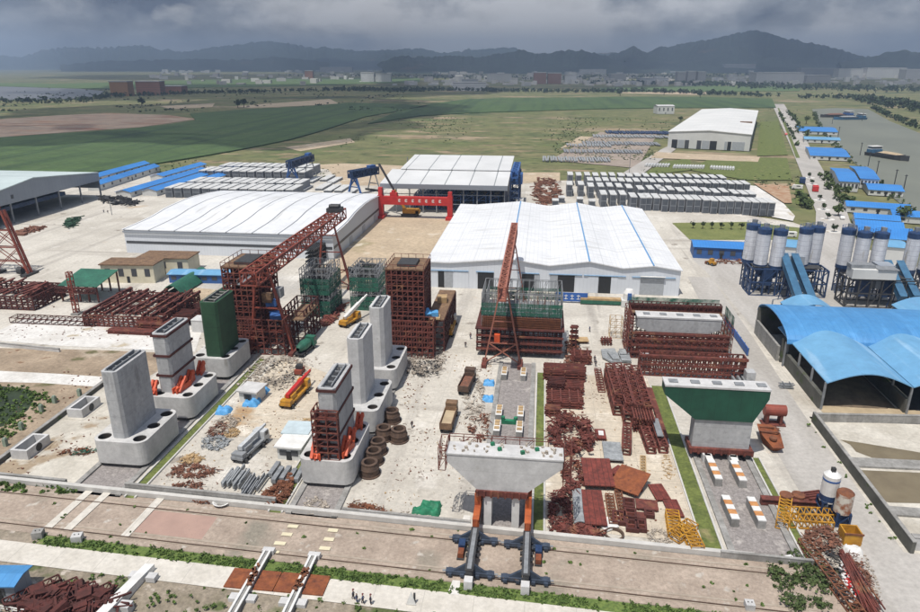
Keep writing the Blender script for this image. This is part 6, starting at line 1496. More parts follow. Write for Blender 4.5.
m_ = MB(); m_.lathe((x, y, 0), [(1.7, 2.2), (1.7, 4.2), (1.1, 5.4), (.3, 5.6)], 16); m_.build('drum', 'white_paint', t)
m_ = MB(); m_.box(x - 2.2, x + 2.2, y - 1.6, y + 1.6, .1, 2.2); m_.build('base', 'pale_wall', t); m_ = MB(); m_.box(x - .6, x + .6, y - 1.9, y - 1.55, 2.4, 4.6); m_.build('chute', 'blue_bright', t)
t = empty('pipe_trough', G(602, 307) + (0,), 'long tan and green trough left of the white and blue tank', 'trough'); x, y = G(603, 304)
m_ = MB(); m_.box(x - 7, x + 6.4, y - 1, y + 1, .4, 2.0); m_.build('body', 'timber', t); m_ = MB(); m_.box(x - 7, x + 6.4, y - 1.25, y - 1.05, .3, 1.4); m_.build('side', 'green_roof', t)
t = empty('banner_board', (53.8, 176, 0), 'dark blue banner fence along the service road right of the scaffold', 'board')
m_ = MB(); m_.box(53.6, 53.8, 166, 190, .3, 2.2); m_.build('panel', 'banner_blue', t); m_ = MB()
for k in range(7): m_ = MB(); m_.box(53.8, 54, 166 + 3.8 * k, 166.2 + 3.8 * k, 0, 2.3); m_.build('post', 'steel_grey', t)
# drums
drum = None
for px, py, lab in ((404, 392 + 3, 'farthest back, alone'), (387, 412 + 3, 'left of the second row'), (399.5, 414 + 3, 'right of the second row'), (382, 426, 'third row behind the near two'), (378, 434, 'second nearest'), (374, 446 + 2, 'nearest to the quay')):
    c = G(px, py + 12)
    c = G(px - 4 if False else px, py + 24 if py > 500 else py + 26)
    pass
for (px, py), lab in zip(((392, 421), (384, 438.5), (399, 440), (378, 452), (374, 462), (370, 474)), ('farthest from the quay, alone', 'left one of the middle pair', 'right one of the middle pair', 'third from the quay', 'second from the quay', 'nearest to the quay')):
    c = G(px, py)
    if drum is None:
        t = drum = empty('steel_drum', (*c, 0), '', 'drum')
        m_ = MB(); m_.lathe((0, 0, 0), [(1.65, .15), (1.65, 1.5), (1.35, 2.5), (1.0, 2.5), (1.0, .4)], 20, False); m_.build('shell', 'rust_drum', t, local=True)
        m_ = MB(); m_.lathe((0, 0, 0), [(1.95, 0), (1.95, .25), (1.5, .25), (1.5, 0)], 20); m_.lathe((0, 0, 0), [(1.5, 2.4), (1.5, 2.62), (1.0, 2.62)], 20, False); m_.lathe((0, 0, 0), [(1.75, 1.3), (1.75, 1.5), (1.6, 1.5)], 20, False); m_.build('flange', 'rust_drum', t, local=True)
    else: t = copy_tree(drum)
    t.location = (c[0], c[1], 0); t['label'] = 'rusty flanged steel drum beside the pier row, ' + lab; t['group'] = 'flanged drums'
# foundation boxes on the dirt lot
for (px, py), lab in (((32, 451), 'nearer one by the kerb wall'), ((85, 411), 'farther one, next to the bare pier')):
    c = G(px, py); t = empty('concrete_box', (*c, 0), 'open grey concrete box with round side hole, ' + lab, 'concrete box', 'open concrete boxes', .0)
    w, d, h = 3.4, 6.2, 2.0; k = .5
    m_ = MB(); m_.box(-w / 2, w / 2, -d / 2, -d / 2 + k, .1, h); m_.box(-w / 2, w / 2, d / 2 - k, d / 2, .1, h); m_.box(-w / 2, -w / 2 + k, -d / 2 + k, d / 2 - k, .1, h); m_.box(w / 2 - k, w / 2, -d / 2 + k, d / 2 - k, .1, h); m_.build('walls', 'precast_pale', t, local=True)
    m_ = MB(); m_.tube((w / 2 - .1, 0, 1.05), (w / 2 + .03, 0, 1.05), .8, 18); m_.build('side_hole', 'opening', t, local=True)
    m_ = MB(); m_.box(-w / 2 - .7, w / 2 + .7, -d / 2 - .7, d / 2 + .7, .045, .1); m_.build('base_slab', 'pit_floor', t, local=True)
    m_ = MB(); m_.box(-w / 2 + k, w / 2 - k, -d / 2 + k, d / 2 - k, .1, .2); m_.build('floor', 'wall_grey', t, local=True)
for k, (px, py) in enumerate(((22, 430), (42, 412), (55, 403), (80, 396), (6, 446))):
    x, y = G(px, py); m_ = MB(); m_.box(-.35, .35, -.35, .35, 0, 1.6); m_.obox((0, 0, 1.7), .5, .5, .2, .2); o = m_.build('marker_post', 'post_green', local=True); o.location = (x, y, 0)
    tag(o, 'small pale green concrete post beside the kerb wall, ' + ('between the pool and the nearer box', 'beside the pool corner', 'behind the farther concrete box', 'farthest one, near the side path', 'nearest one at the left')[k], 'post', 'green posts by the kerb wall')
x, y = G(72, 454)
junk('green and rusty jacks lying on the slab beside the bare pier', [(x - 3.5, y - 1), (x + 3.8, y - .5), (x + 4, y + 2.2), (x, y + 1.5)], 34, 'rust', .5, 1.1, .7, 'jack_heap', 'jacks')
junk('pale green jack parts mixed into the rusty jack heap', [(x, y - 1), (x + 4.6, y + .6), (x + 5, y + 2.4), (x + 1, y + 1)], 14, 'green_roof', .5, 1.2, .8, 'jack_parts', 'jacks')
# heaps along the slab between the two pier rows
def Pp(*pts): return [G(*p) for p in pts]
junk('brown scrap of bent bars in the walled bay nearest the quay wall, left part', Pp((160, 490), (200, 478), (205, 495), (175, 500)), 90, 'scrap', .4, 1.2, .5, seed=1)
junk('brown scrap heap across the top of the walled bay', Pp((165, 478), (180, 462), (222, 470), (205, 480)), 130, 'scrap', .4, 1.3, .5, seed=2)
junk('rusty bent scrap lying against the quay wall', Pp((190, 498), (215, 494), (218, 504), (195, 505)), 60, 'rust', .4, 1.1, .6, seed=3)
junk('dark rusty heap of curled bars near the grass strip', Pp((250, 505), (290, 478), (294, 486), (284, 508)), 190, 'rust', .5, 1.6, 1.1, seed=4)
plate_heap = plate_stack(237, 482, 3.6, 5, 'light grey pipes laid side by side behind the quay wall', 'steel_plate', 9, 'pipe_stack')
plate_stack(254, 488, 2.6, 5, 'grey bars lying beside the light grey pipes', 'steel_grey', 9, 'pipe_stack')
junk('pale grey offcuts heap beside the long verge', Pp((196, 448), (210, 434), (232, 440), (222, 452)), 80, 'steel_plate', .5, 1.4, .5, seed=5)
junk('timber pieces heap beside the long verge', Pp((178, 463), (190, 454), (205, 458), (196, 466)), 60, 'timber', .5, 1.5, .4, seed=6)
junk('brown timber heap on the slab between the verge and the silver lorry', Pp((222, 436), (232, 428), (242, 432), (232, 440)), 40, 'timber', .5, 1.2, .5, seed=7)
junk('mixed clutter along the verge below the blue tarps', Pp((205, 436), (222, 415), (245, 418), (228, 436)), 120, 'scrap_light', .4, 1.1, .8, seed=8)
junk('dark clutter along the verge below the blue tarps', Pp((205, 437), (216, 424), (230, 424), (220, 440)), 70, 'scrap', .4, 1.2, .8, seed=9)
m_ = MB(); x, y = G(222, 504); m_.lathe((x, y, 0), [(.9, .05), (1.5, .6), (1.3, .6), (.8, .2)], 16, False); tag(m_.build('dished_plate', 'white_paint', loc=(x, y, 0)), 'white round dished plate lying by the quay wall', 'dish')
def tarp_heap(label, px, py, s, m='blue_tarp'):
    x, y = G(px, py); m_ = MB(); n = 13; vs = []; fs = []; rr = random.Random(int(px))
    for i in range(n):
        for j in range(n):
            u, v = i / (n - 1) - .5, j / (n - 1) - .5; e = min(1, 2.6 * max(0, 1 - 4.1 * max(u * u, v * v))) * (.62 + .5 * mnoise.noise(Vector((u * 3.2 + px, v * 3.2 + py, 1))))
            vs.append((x + u * s + rr.uniform(-.12, .12) * s * .25, y + v * s * .9, .03 + s * .5 * max(0, e) * rr.uniform(.8, 1.1)))
    for i in range(n - 1):
        for j in range(n - 1): fs.append((i * n + j, (i + 1) * n + j, (i + 1) * n + j + 1, i * n + j + 1))
    m_.add(vs, fs); return tag(m_.build('tarpaulin', m, loc=(x, y, 0), smooth=True), label, 'tarpaulin')
tarp_heap('crumpled blue tarp heap beside the long verge, nearest of the three', 224, 412, 3.2); tarp_heap('crumpled blue tarp over crates in the middle of the clutter', 252, 404, 3.4); tarp_heap('crumpled blue tarp on the right side of the grey hut', 262, 392, 3.0)
tarp_heap('bright blue tarp bundle beside the centre track, farther one', 489, 384, 2.6); tarp_heap('bright blue tarp bundle beside the centre track, nearer one', 488, 400, 2.6)
tarp_heap('green tarp heap on the pale ground left of the transporter', 430, 510, 3.6, 'green_tarp'); tarp_heap('small green tarp left of the larger green heap', 418, 512, 2, 'green_tarp')
mat('roof_mint', (.52, .62, .66), None, .5, .6)
gable_shed('site_hut', 'small pale flat roofed hut between the clutter and the crane lorry', 'hut', G(240, 402), G(257, 404), 4, 2.6, 'precast_pale', 'pale_wall', flat=True, windows=1)
gable_shed('site_container', 'long white flat roofed container beside the scaffolded pier', 'container', G(278, 459), G(301, 461), 5.5, 2.6, 'white_paint', 'pale_wall', flat=True, windows=2)
gable_shed('site_container', 'pale blue flat roofed container behind the scaffolded pier', 'container', G(285, 446), G(308, 447), 4, 2.8, 'roof_mint', 'pale_wall', flat=True, windows=2)
plate_stack(290, 476, 6, 5, 'grey steel panels stacked in front of the white container', 'steel_grey', 5)
junk('brown timber pieces beside the scaffolded pier', Pp((296, 428), (308, 416), (316, 424), (306, 434)), 40, 'timber', .4, 1.3, .5, seed=10)
junk('rusty scrap strip along the low white wall near the drums', Pp((344, 512), (354, 502), (388, 510), (382, 520)), 130, 'rust', .4, 1.2, .5, seed=11)
junk('white rubble on the cap track behind the quay kerb', Pp((302, 515), (306, 496), (330, 500), (326, 516)), 70, 'scrap_light', .3, .9, .3, 'rubble_heap', 'rubble', seed=12)
junk('pale rubble behind the low white wall left of the transporter', Pp((390, 522), (400, 510), (455, 520), (450, 530)), 110, 'scrap_light', .25, .7, .2, 'rubble_heap', 'rubble', False, seed=13)
junk('broken pipes and timber in the bay behind the middle track', Pp((462, 372), (480, 366), (488, 420), (466, 425)), 90, 'scrap_light', .4, 1.6, .5, seed=14)
junk('rusty bits around the jack track in the bay behind the pale pier head', Pp((468, 420), (490, 412), (492, 440), (470, 445)), 60, 'scrap', .4, 1.4, .7, seed=15)
junk('rusty pipe frames left of the pale pier head', Pp((444, 452), (468, 442), (470, 452), (450, 462)), 50, 'primer', .5, 1.6, 1.2, seed=16)
junk('timber and steel clutter in front of the red form tower', Pp((400, 372), (412, 352), (448, 352), (440, 380)), 170, 'scrap_light', .4, 1.6, .7, seed=17)
junk('dark steel clutter in front of the red form tower', Pp((405, 376), (418, 362), (446, 360), (436, 380)), 90, 'steel_dark', .3, 1.1, .9, seed=18)
junk('clutter of timber and pipes under the red gantry leg', Pp((232, 388), (262, 352), (318, 358), (300, 392)), 190, 'scrap_light', .4, 1.6, .6, seed=19)
junk('dark machine parts on the ground under the red gantry leg', Pp((250, 380), (280, 356), (306, 372), (280, 392)), 60, 'steel_dark', .4, 1.1, .7, seed=20)
junk('red pipe bundle along the foot of the green netted tower', Pp((318, 325), (340, 304), (346, 308), (326, 328)), 50, 'primer', .8, 2.4, .8, seed=21)
junk('scattered dark equipment behind the two netted scaffolds', Pp((345, 275), (366, 262), (380, 268), (360, 285)), 40, 'steel_dark', .8, 2.4, 1.6, seed=22)
junk('yellowish timber and steel in the gap right of the big netted scaffold', Pp((562, 372), (566, 340), (582, 345), (580, 372)), 90, 'scrap', .5, 1.8, .9, seed=23)
junk('steel parts laid out behind the white hall next to the segments', Pp((530, 205), (538, 178), (562, 182), (556, 208)), 110, 'scrap', 1, 4, 1.2, seed=24)
junk('dark truck frames parked on the yard before the blue dormitories', Pp((96, 203), (104, 196), (140, 202), (134, 207)), 60, 'steel_dark', 1.2, 4, 1.6, seed=25)
junk('dark green forms lying on the open yard left of the curved hall', Pp((62, 229), (72, 219), (82, 219), (74, 228)), 26, 'green_pier', 1.0, 3, 1.4, seed=26)
junk('brown bars lying along the front of the left hall', Pp((14, 233), (34, 227), (50, 227), (20, 236)), 30, 'scrap', 1, 4, .5, seed=27)
# green rollers and small boxes on the verge
# right corner heap
ladder('long rusty lattice boom lying across the scrap corner toward the shore', *G(832, 585), 17, 1.5, 1.72, 'rust', 14, 1.3)
m_ = MB(); c = G(836, 585)
red_bars = MB(); rr = random.Random(31)
for k in range(34):
    a = G(842 + rr.uniform(-4, 8), 560 + rr.uniform(-6, 6)); b = G(868 + rr.uniform(-6, 16), 618 + rr.uniform(-6, 8))
    red_bars.bar((*a, rr.uniform(.3, 1.4)), (*b, rr.uniform(.2, 1.1)), .16)
tag(red_bars.build('pipe_pile', 'primer', loc=(*G(858, 590), 0)), 'fan of rusty red pipes lying in the scrap corner', 'pipes')
junk('red and white sheeting crumpled in the scrap corner', Pp((842, 572), (850, 566), (866, 600), (852, 604)), 60, 'red_paint', .4, 1.2, .9, seed=32)
junk('white and pale blue sacks heaped along the rusty boom', Pp((838, 566), (846, 562), (856, 606), (848, 606)), 60, 'white_paint', .4, .9, .9, 'sack_heap', 'sacks', False, seed=33)
tarp_heap('white tarp heap beside the rusty skip', 853, 552, 2.4, 'white_paint')
junk('grey stones along the edge of the service road near the scrap', Pp((862, 556), (868, 556), (884, 600), (874, 600)), 50, 'scrap_light', .2, .6, .3, 'rubble_heap', 'rubble', False, seed=34)
junk('brown timber and steel junk in front of the old silos', Pp((796, 545), (812, 528), (842, 536), (836, 560)), 150, 'scrap', .4, 1.3, 1.1, seed=35)
for px, py, rz, lab in ((783, 517, 1.2, 'left upright one'), (806, 526, .0, 'long horizontal one'), (812, 519, .05, 'rear one')):
    ladder('bright yellow lattice frame in the scrap corner, ' + lab, *G(px, py), 7.5, 1.8, rz, 'yellow_paint', 8, 1.6)
tarp_heap('dark tarp over gear among the yellow lattice frames', 806, 515, 2.6, 'steel_dark')
m_ = MB(); a, b = G(760, 504), G(820, 508); m_.bar((*a, .7), (*b, .7), .9, 1.1); m_.bar((*a, 1.32), (*b, 1.32), 1.3, .12); tag(m_.build('steel_girder', 'primer', loc=(*a, 0)), 'long dark red girder lying behind the yellow lattice frames', 'girder')
red_stack('dark red crossed beams right of the two blue reels', *G(812, 503), 3.4, 2.4, 1.6, .3, 4, 5)
for px, lab in ((785, 'left'), (797, 'right')):
    x, y = G(px, 503); t = empty('cable_reel', (x, y, 0), 'blue reel with rusty yellow flanges behind the dark red girder, ' + lab + ' one', 'reel', 'blue reels')
    m_ = MB(); m_.lathe((0, 0, 0), [(.75, .25), (.75, 1.5)], 14); m_.build('core', 'blue_bright', t, local=True)
    m_ = MB(); m_.lathe((0, 0, 0), [(1.1, 0), (1.1, .25)], 16); m_.lathe((0, 0, 0), [(1.1, 1.5), (1.1, 1.75), (.5, 1.75)], 16); m_.build('flange', 'rust', t, local=True)
# red tank on stand and rusty boat shaped hull
x, y = G(772, 424); t = empty('storage_tank', (x, y, 0), 'red cylindrical tank on legs right of the green pier head', 'tank')
m_ = MB(); m_.tube((x - 2, y, 3.2), (x + 2.2, y, 3.2), 1.15, 18); m_.build('shell', 'red_paint' if False else 'gantry_red', t)
m_ = MB()
for dx in (-1.3, 1.4): m_.box(x + dx - .25, x + dx + .25, y - .9, y + .9, .1, 2.4)
m_.box(x - 2.2, x + 2.4, y - 1.1, y + 1.1, .06, .3); m_.build('saddle', 'primer', t)
x, y = G(768, 444); t = empty('steel_hopper', (x, y, 0), 'rusty boat shaped steel hopper lying below the red tank', 'hopper')
m_ = MB(); m_.add([(x - 1.3, y + 4, 2.2), (x + 1.5, y + 4, 2.2), (x + 2.1, y + .5, 2.3), (x + 1.7, y - 3.6, 1.4), (x - .4, y - 3.8, 1.4), (x - 1.8, y + .5, 2.3), (x - .6, y + 3.4, .1), (x + .9, y + 3.4, .1), (x + 1.2, y, .1), (x + 1.0, y - 2.6, .1), (x, y - 2.6, .1), (x - 1, y, .1)],
    [(0, 1, 2, 3, 4, 5), (11, 10, 9, 8, 7, 6), (1, 0, 6, 7), (2, 1, 7, 8), (3, 2, 8, 9), (4, 3, 9, 10), (5, 4, 10, 11), (0, 5, 11, 6)][::1]); m_.build('hull', 'rust_plate', t)
m_ = MB(); m_.box(x - 1.6, x + 1.9, y + .3, y + .6, 2.3, 2.5); m_.box(x - 1.2, x + 1.5, y + 2.2, y + 2.5, 2.25, 2.5); m_.lathe((x + .2, y - 1.6, 2.0), [(.7, 0), (.7, .4)], 12); m_.build('rib', 'rust', t)
junk('timber planks and rods lying between the tank and the rusty hopper', Pp((760, 427), (778, 428), (782, 433), (762, 432)), 22, 'scrap', .5, 1.6, .4, seed=36)
x, y = G(745, 459); m_ = MB(); m_.obox((x, y, .7), 1.2, 1.4, 1.3, .4); m_.obox((x + .3, y + .2, 1.5), .6, .7, .5, .8); tag(m_.build('machine_block', 'steel_dark', loc=(x, y, 0)), 'small dark machine on the pale ground near the right track', 'machine')
# silver things right of service road
x, y = G(733, 380); plate_stack(738, 380, 2.6, 8, 'grey steel strips lying along the service road by the scaffold', 'steel_grey', 4)
red_stack('small grey steel frame beside the service road near the arched store', *G(786, 388), 3, 1.6, 1.2, 0, 4, 4, 'steel_grey', .15)

junk('grey and pale junk spread through the scrap corner by the bushes', Pp((800, 540), (840, 532), (846, 566), (820, 575), (806, 560)), 130, 'scrap_light', .25, .9, .8, seed=61)
junk('dark junk spread along both sides of the rusty boom', Pp((815, 548), (838, 545), (862, 606), (840, 610)), 150, 'steel_dark', .25, 1.0, .8, seed=62)
junk('rust and white junk between the rusty boom and the fan of pipes', Pp((836, 556), (856, 552), (884, 604), (856, 610)), 150, 'scrap', .25, 1.0, .8, seed=63)
junk('pale oddments around the foot of the old silos', Pp((818, 512), (846, 516), (850, 545), (822, 536)), 70, 'scrap_light', .25, .8, .6, seed=64)
junk('grey sheets and tins scattered at the shore end of the scrap corner', Pp((846, 570), (856, 566), (872, 604), (858, 610)), 60, 'steel_plate', .4, 1.1, .5, seed=65)
# ------------------------------------------------------------------ shore foreground
def ramp_beam(label, x, x_end, y0, y1, zt):
    t = empty('launch_beam', (x, y1, 0), label, 'beam')
    m_ = MB(); m_.box(x - .55, x + .55, y0, y1, -3, zt); m_.build('beam', 'wall_grey', t)
    m_ = MB()
    for s in (-.42, .42): m_.box(x + s - .16, x + s + .16, y0, y1, zt + .002, zt + .22)
    m_.build('rail', 'white_paint', t)
    m_ = MB(); m_.box(x - 1.9, x - .56, 70.6, 71.8, -3, zt - .25); m_.box(x + .56, x + 1.9, 70.6, 71.8, -3, zt - .25); m_.build('cross_head', 'precast_pale', t)
    m_ = MB(); m_.box(x - .9, x + .9, y1 + .02, y1 + .9, .05, zt + .1); m_.build('end_block', 'precast_pale', t)
    m_ = MB(); rr = random.Random(int(x))
    for k in range(22): m_.obox((x + rr.uniform(-.4, .4), rr.uniform(72.8, 77), zt + .35), .3, rr.uniform(.3, .9), .3, rr.uniform(0, 3))
    m_.build('roller_chain', 'rust', t)
    for s, side in ((-1, 'left'), (1, 'right')):
        c = x + s * 2.15; m_ = MB(); m_.add([(c - 1.5, 72.9, .16), (c + 1.5, 72.9, .16), (c + 1.5, 76.7, .16), (c - 1.5, 76.7, .16), (c - 1.5, 72.9, .34), (c + 1.5, 72.9, .34), (c + 1.5, 76.7, .34), (c - 1.5, 76.7, .34)], [(3, 2, 1, 0), (4, 5, 6, 7), (0, 1, 5, 4), (1, 2, 6, 5), (2, 3, 7, 6), (3, 0, 4, 7)])
        tag(m_.build('rust_plate', 'rust_plate', loc=(c, 74.8, .16)), 'thick rusty steel plate lying on the quay road, %s side of the %s' % (side, 'first launch beam' if x < -36 else 'second launch beam'), 'plate')
ramp_beam('grey launch beam with pale rails crossing the quay road, the left one of two', -38.8, 0, 55, 80.2, .75)
ramp_beam('grey launch beam with pale rails crossing the quay road, the right one of two', -31.6, 0, 55, 80.0, .75)
t = empty('jetty_beam', (-55.4, 71, 0), 'white topped cross shaped concrete beam running off the quay road at bottom left', 'beam')
m_ = MB(); m_.add([(-57.8, 58, -2), (-56.2, 58, -2), (-54.0, 75.2, -2), (-55.4, 75.2, -2), (-57.8, 58, 1.1), (-56.2, 58, 1.1), (-54.0, 75.2, 1.1), (-55.4, 75.2, 1.1)], [(3, 2, 1, 0), (4, 5, 6, 7), (0, 1, 5, 4), (1, 2, 6, 5), (2, 3, 7, 6), (3, 0, 4, 7)]); m_.build('beam', 'white_paint', t)
m_ = MB(); m_.box(-58.6, -57.35, 67, 68.4, -2, .8); m_.box(-54.85, -53.2, 67, 68.4, -2, .8); m_.box(-56.6, -55.35, 72.6, 73.8, .1, .9); m_.box(-53.95, -52.6, 72.6, 73.8, .1, .9); m_.build('cross_head', 'precast_pale', t)
junk('tangle of dark red lattice pieces on the shore beside the grey cabin', [G(22, 606), G(40, 584), G(122, 596), G(126, 612), G(60, 620), G(20, 618)], 110, 'primer_dark', .7, 2.4, 1.3, seed=41)
for k, (px, py, rz) in enumerate(((34, 596, .9), (52, 598, .85), (70, 602, .8), (86, 604, .9))):
    ladder('dark red lattice piece leaning in the shore tangle, %s' % ('next to the cabin', 'second from the cabin', 'third from the cabin', 'farthest from the cabin')[k], *G(px, py), 7, 1.3, rz, 'primer_dark', 7, 1.2)
t = empty('pipe_rail', G(14, 610) + (0,), 'white pipe railing in front of the grey cabin at the bottom left', 'railing'); x, y = G(10, 611)
m_ = MB(); m_.bar((x - 3, y, .9), (x + 2.6, y - .4, .9), .12); m_.bar((x - 3, y, .5), (x + 2.6, y - .4, .5), .1); m_.build('rail', 'white_paint', t)
m_ = MB()
for k in range(4): m_ = MB(); m_.bar((x - 3 + k * 1.8, y - .13 * k, 0), (x - 3 + k * 1.8, y - .13 * k, .95), .1); m_.build('post', 'white_paint', t)
def block(label, px, py, w, d, h, m='precast_pale', rz=0.):
    x, y = G(px, py); t = empty('concrete_block', (x, y, 0), label, 'block', None, rz)
    m_ = MB(); m_.box(-w / 2, w / 2, -d / 2, d / 2, .04, h); m_.build('block', m, t, local=True)
    m_ = MB(); m_.tube((-w * .2, 0, h), (-w * .2, 0, h + .12), .07, 6); m_.tube((w * .2, 0, h), (w * .2, 0, h + .12), .07, 6); m_.build('lifting_eye', 'steel_dark', t, local=True)
block('pale concrete block standing in the weeds left of the quay road grass', 78, 541, 1.5, 1.3, 1.2, rz=.3)
block('grey concrete block at the left end of the weeds strip', 39, 537, 1.5, 1.3, 1.2, 'wall_grey', .3)
block('pale concrete block at the right end of the quay road weeds', 749, 608, 1.2, 1.2, 1.0)
block('white block among the bushes near the scrap corner', 789, 562, 1.1, 1, .9, 'white_paint', .4)
m_ = MB(); x, y = G(455, 588); m_.sheet([(x - .9, y - 1.4), (x + .7, y - 1.4), (x + .6, y + 1.4), (x - .5, y + 1.4)], .14); setting('crossing_slab', m_, 'pale_slab')
m_ = MB(); x, y = G(466, 522); m_.sheet([(x - .9, y - 1.6), (x + .7, y - 1.6), (x + .6, y + 1.6), (x - .5, y + 1.6)], .14); setting('crossing_slab', m_, 'pale_slab')
mat('cream_tile', (.68, .62, .44), None, .4, .9)
for px, py, w in ((293, 527, 1.7), (287, 535, 1.7), (280, 544, 1.8), (274, 553, 1.6), (333, 531, 1.6), (329, 540, 1.6), (325, 549, 1.7)):
    x, y = G(px, py); m_ = MB(); m_.sheet([(x - w / 2, y - .4), (x + w / 2, y - .4), (x + w / 2, y + .4), (x - w / 2, y + .4)], .17); setting('paving_tile', m_, 'cream_tile')
t = empty('marker', G(411, 604) + (0,), 'white triangular marker on a post at the shore edge of the quay road', 'marker'); x, y = G(411, 606)
m_ = MB(); m_.add([(x - .7, y, .2), (x + .7, y, .2), (x, y + .2, 2.2), (x - .7, y + .12, .2), (x + .7, y + .12, .2), (x, y + .32, 2.2)], [(0, 1, 2), (5, 4, 3), (0, 3, 4, 1), (1, 4, 5, 2), (2, 5, 3, 0)]); m_.build('board', 'white_paint', t)
m_ = MB(); m_.box(x + .3, x + .55, y + .35, y + .6, 0, 1.8); m_.build('post', 'steel_dark', t)
# ------------------------------------------------------------------ vehicles
def wheels(t, xs, ys, r=.52, w=.4):
    for y in ys:
        for x in xs:
            m_ = MB(); m_.tube((x - w / 2, y, r), (x + w / 2, y, r), r, 14); o = m_.build('wheel', 'tyre', t, local=True)
            m_ = MB(); m_.tube((x - w / 2 - .02, y, r), (x + w / 2 + .02, y, r), r * .45, 10); m_.build('rim', 'steel_grey', o, local=True)
def cab(t, m, y0=3.2, L_=2.0, w=2.4, h=2.5, zb=.9):
    m_ = MB(); m_.extrude_yz([(y0, zb), (y0 + L_, zb), (y0 + L_, zb + h * .45), (y0 + L_ - .25, zb + h), (y0, zb + h)], -w / 2, w / 2); o = m_.build('cab', m, t, local=True)
    m_ = MB(); m_.add([(-w / 2 + .15, y0 + L_ + .02, zb + h * .5), (w / 2 - .15, y0 + L_ + .02, zb + h * .5), (w / 2 - .2, y0 + L_ - .2, zb + h * .92), (-w / 2 + .2, y0 + L_ - .2, zb + h * .92)], [(0, 1, 2, 3)])
    m_.box(-w / 2 - .02, -w / 2 + .01, y0 + .5, y0 + L_ - .4, zb + h * .5, zb + h * .88); m_.box(w / 2 - .01, w / 2 + .02, y0 + .5, y0 + L_ - .4, zb + h * .5, zb + h * .88); m_.build('window', 'glass', o, local=True)
def dump_truck(label, px, py, rz, bodym, load, cabm='brown_deck', L_=7.4):
    x, y = G(px, py); t = empty('dump_truck', (x, y, 0), label, 'truck', None, rz)
    cab(t, cabm, L_ / 2 - 1.0)
    m_ = MB(); k = .14; a, b = -L_ / 2 - .6, L_ / 2 - 1.2
    m_.box(-1.25, 1.25, a, b, 1.1, 1.3); m_.box(-1.25, -1.25 + k, a, b, 1.3, 2.5); m_.box(1.25 - k, 1.25, a, b, 1.3, 2.5); m_.box(-1.25 + k, 1.25 - k, a, a + k, 1.3, 2.5); m_.box(-1.25 + k, 1.25 - k, b - k, b, 1.3, 2.8); m_.build('bed', bodym, t, local=True)
    m_ = MB(); m_.box(-1.1, 1.1, a + k, b - k, 1.3, 1.9); m_.build('load', load, t, local=True)
    m_ = MB(); m_.box(-.5, .5, a + .2, L_ / 2 + .6, .6, 1.05); m_.build('chassis', 'steel_dark', t, local=True)
    wheels(t, (-1.05, 1.05), (-L_ / 2 + .6, -L_ / 2 + 1.9, L_ / 2 - .1))
dump_truck('sandy brown dump truck parked on the pale ground beside the middle bay', 449, 424, -.03, 'brown_deck', 'sand')
dump_truck('dark brown high sided truck parked by the timber clutter behind the tarps', 467, 388, -.1, 'rust_drum', 'scrap', 'rust_drum')
def crane_truck(label, px, py, rz, m, boomm, L_=9.5, blen=9.5, bang=.06, cabm=None):
    x, y = G(px, py); t = empty('crane_truck', (x, y, 0), label, 'crane lorry', None, rz)
    cab(t, cabm or m, L_ / 2 - 1.6, 1.8, 2.5, 2.0)
    m_ = MB(); m_.box(-1.25, 1.25, -L_ / 2, L_ / 2 - 1.7, .9, 1.4); m_.box(-1.2, 1.2, -L_ / 2 + .2, -L_ / 2 + 1.6, 1.4, 2.0); m_.build('deck', m, t, local=True)
    m_ = MB(); m_.box(-.9, .9, -L_ / 2 + 1.8, -L_ / 2 + 4, 1.4, 2.5); m_.build('turntable', m, t, local=True)
    m_ = MB(); p = Vector((0, -L_ / 2 + 1.4, 2.6)); d = Vector((0, math.cos(bang), math.sin(bang)))
    m_.bar(p, p + d * blen * .62, .85, .9); m_.bar(p + d * blen * .6, p + d * blen * .86, .6, .65); m_.bar(p + d * blen * .84, p + d * blen, .4, .45); m_.build('boom', boomm, t, local=True)
    m_ = MB()
    for s in (-1, 1):
        for yy in (-L_ / 2 + .8, L_ / 2 - 2.4): m_.box(s * 1.25, s * 1.75, yy - .2, yy + .2, .3, .9) if s > 0 else m_.box(-1.75, -1.25, yy - .2, yy + .2, .3, .9)
    m_.build('outrigger', 'steel_dark', t, local=True)
    wheels(t, (-1.1, 1.1), (-L_ / 2 + .9, -L_ / 2 + 2.3, L_ / 2 - 2.3, L_ / 2 - 1.0))
    return t
crane_truck('silver grey crane lorry parked alone in the middle of the slab between the pier rows', 251, 452, -.18, 'steel_grey', 'silver', 9, 8.6, .06, 'silver')
crane_truck('yellow crane lorry with a red boom parked beside the pier row', 296, 399, -.1, 'yellow_paint', 'red_paint', 10.5, 12)
crane_truck('white boomed lorry with a yellow tail in front of the brown side deck', 450, 330, .02, 'yellow_paint', 'white_paint', 12, 13, .25, 'white_paint')
crane_truck('white boomed yellow lorry behind the middle pale pier', 350, 324, -.35, 'yellow_paint', 'white_paint', 7.5, 12, .3)
t = empty('mixer_truck', G(306, 352) + (0,), 'green drum mixer lorry below the green netted tower', 'mixer lorry', None, -.15); 
cab(t, 'green_roof', 2.2, 1.8)
m_ = MB(); m_.box(-1.1, 1.1, -4, 2.2, .8, 1.1); m_.build('chassis', 'steel_dark', t, local=True)
m_ = MB(); 
for (ya, ra), (yb, rb) in zip(((-4, .5), (-3, 1.0), (-1, 1.35), (1, 1.2), (2, .7)), ((-3, 1.0), (-1, 1.35), (1, 1.2), (2, .7), (2.1, .1))):
    n = 14; vs = [(r_ * math.cos(2 * math.pi * k / n), y_, 2.3 + r_ * math.sin(2 * math.pi * k / n)) for y_, r_ in ((ya, ra), (yb, rb)) for k in range(n)]
    m_.add(vs, [((k + 1) % n, k, n + k, n + (k + 1) % n) for k in range(n)])
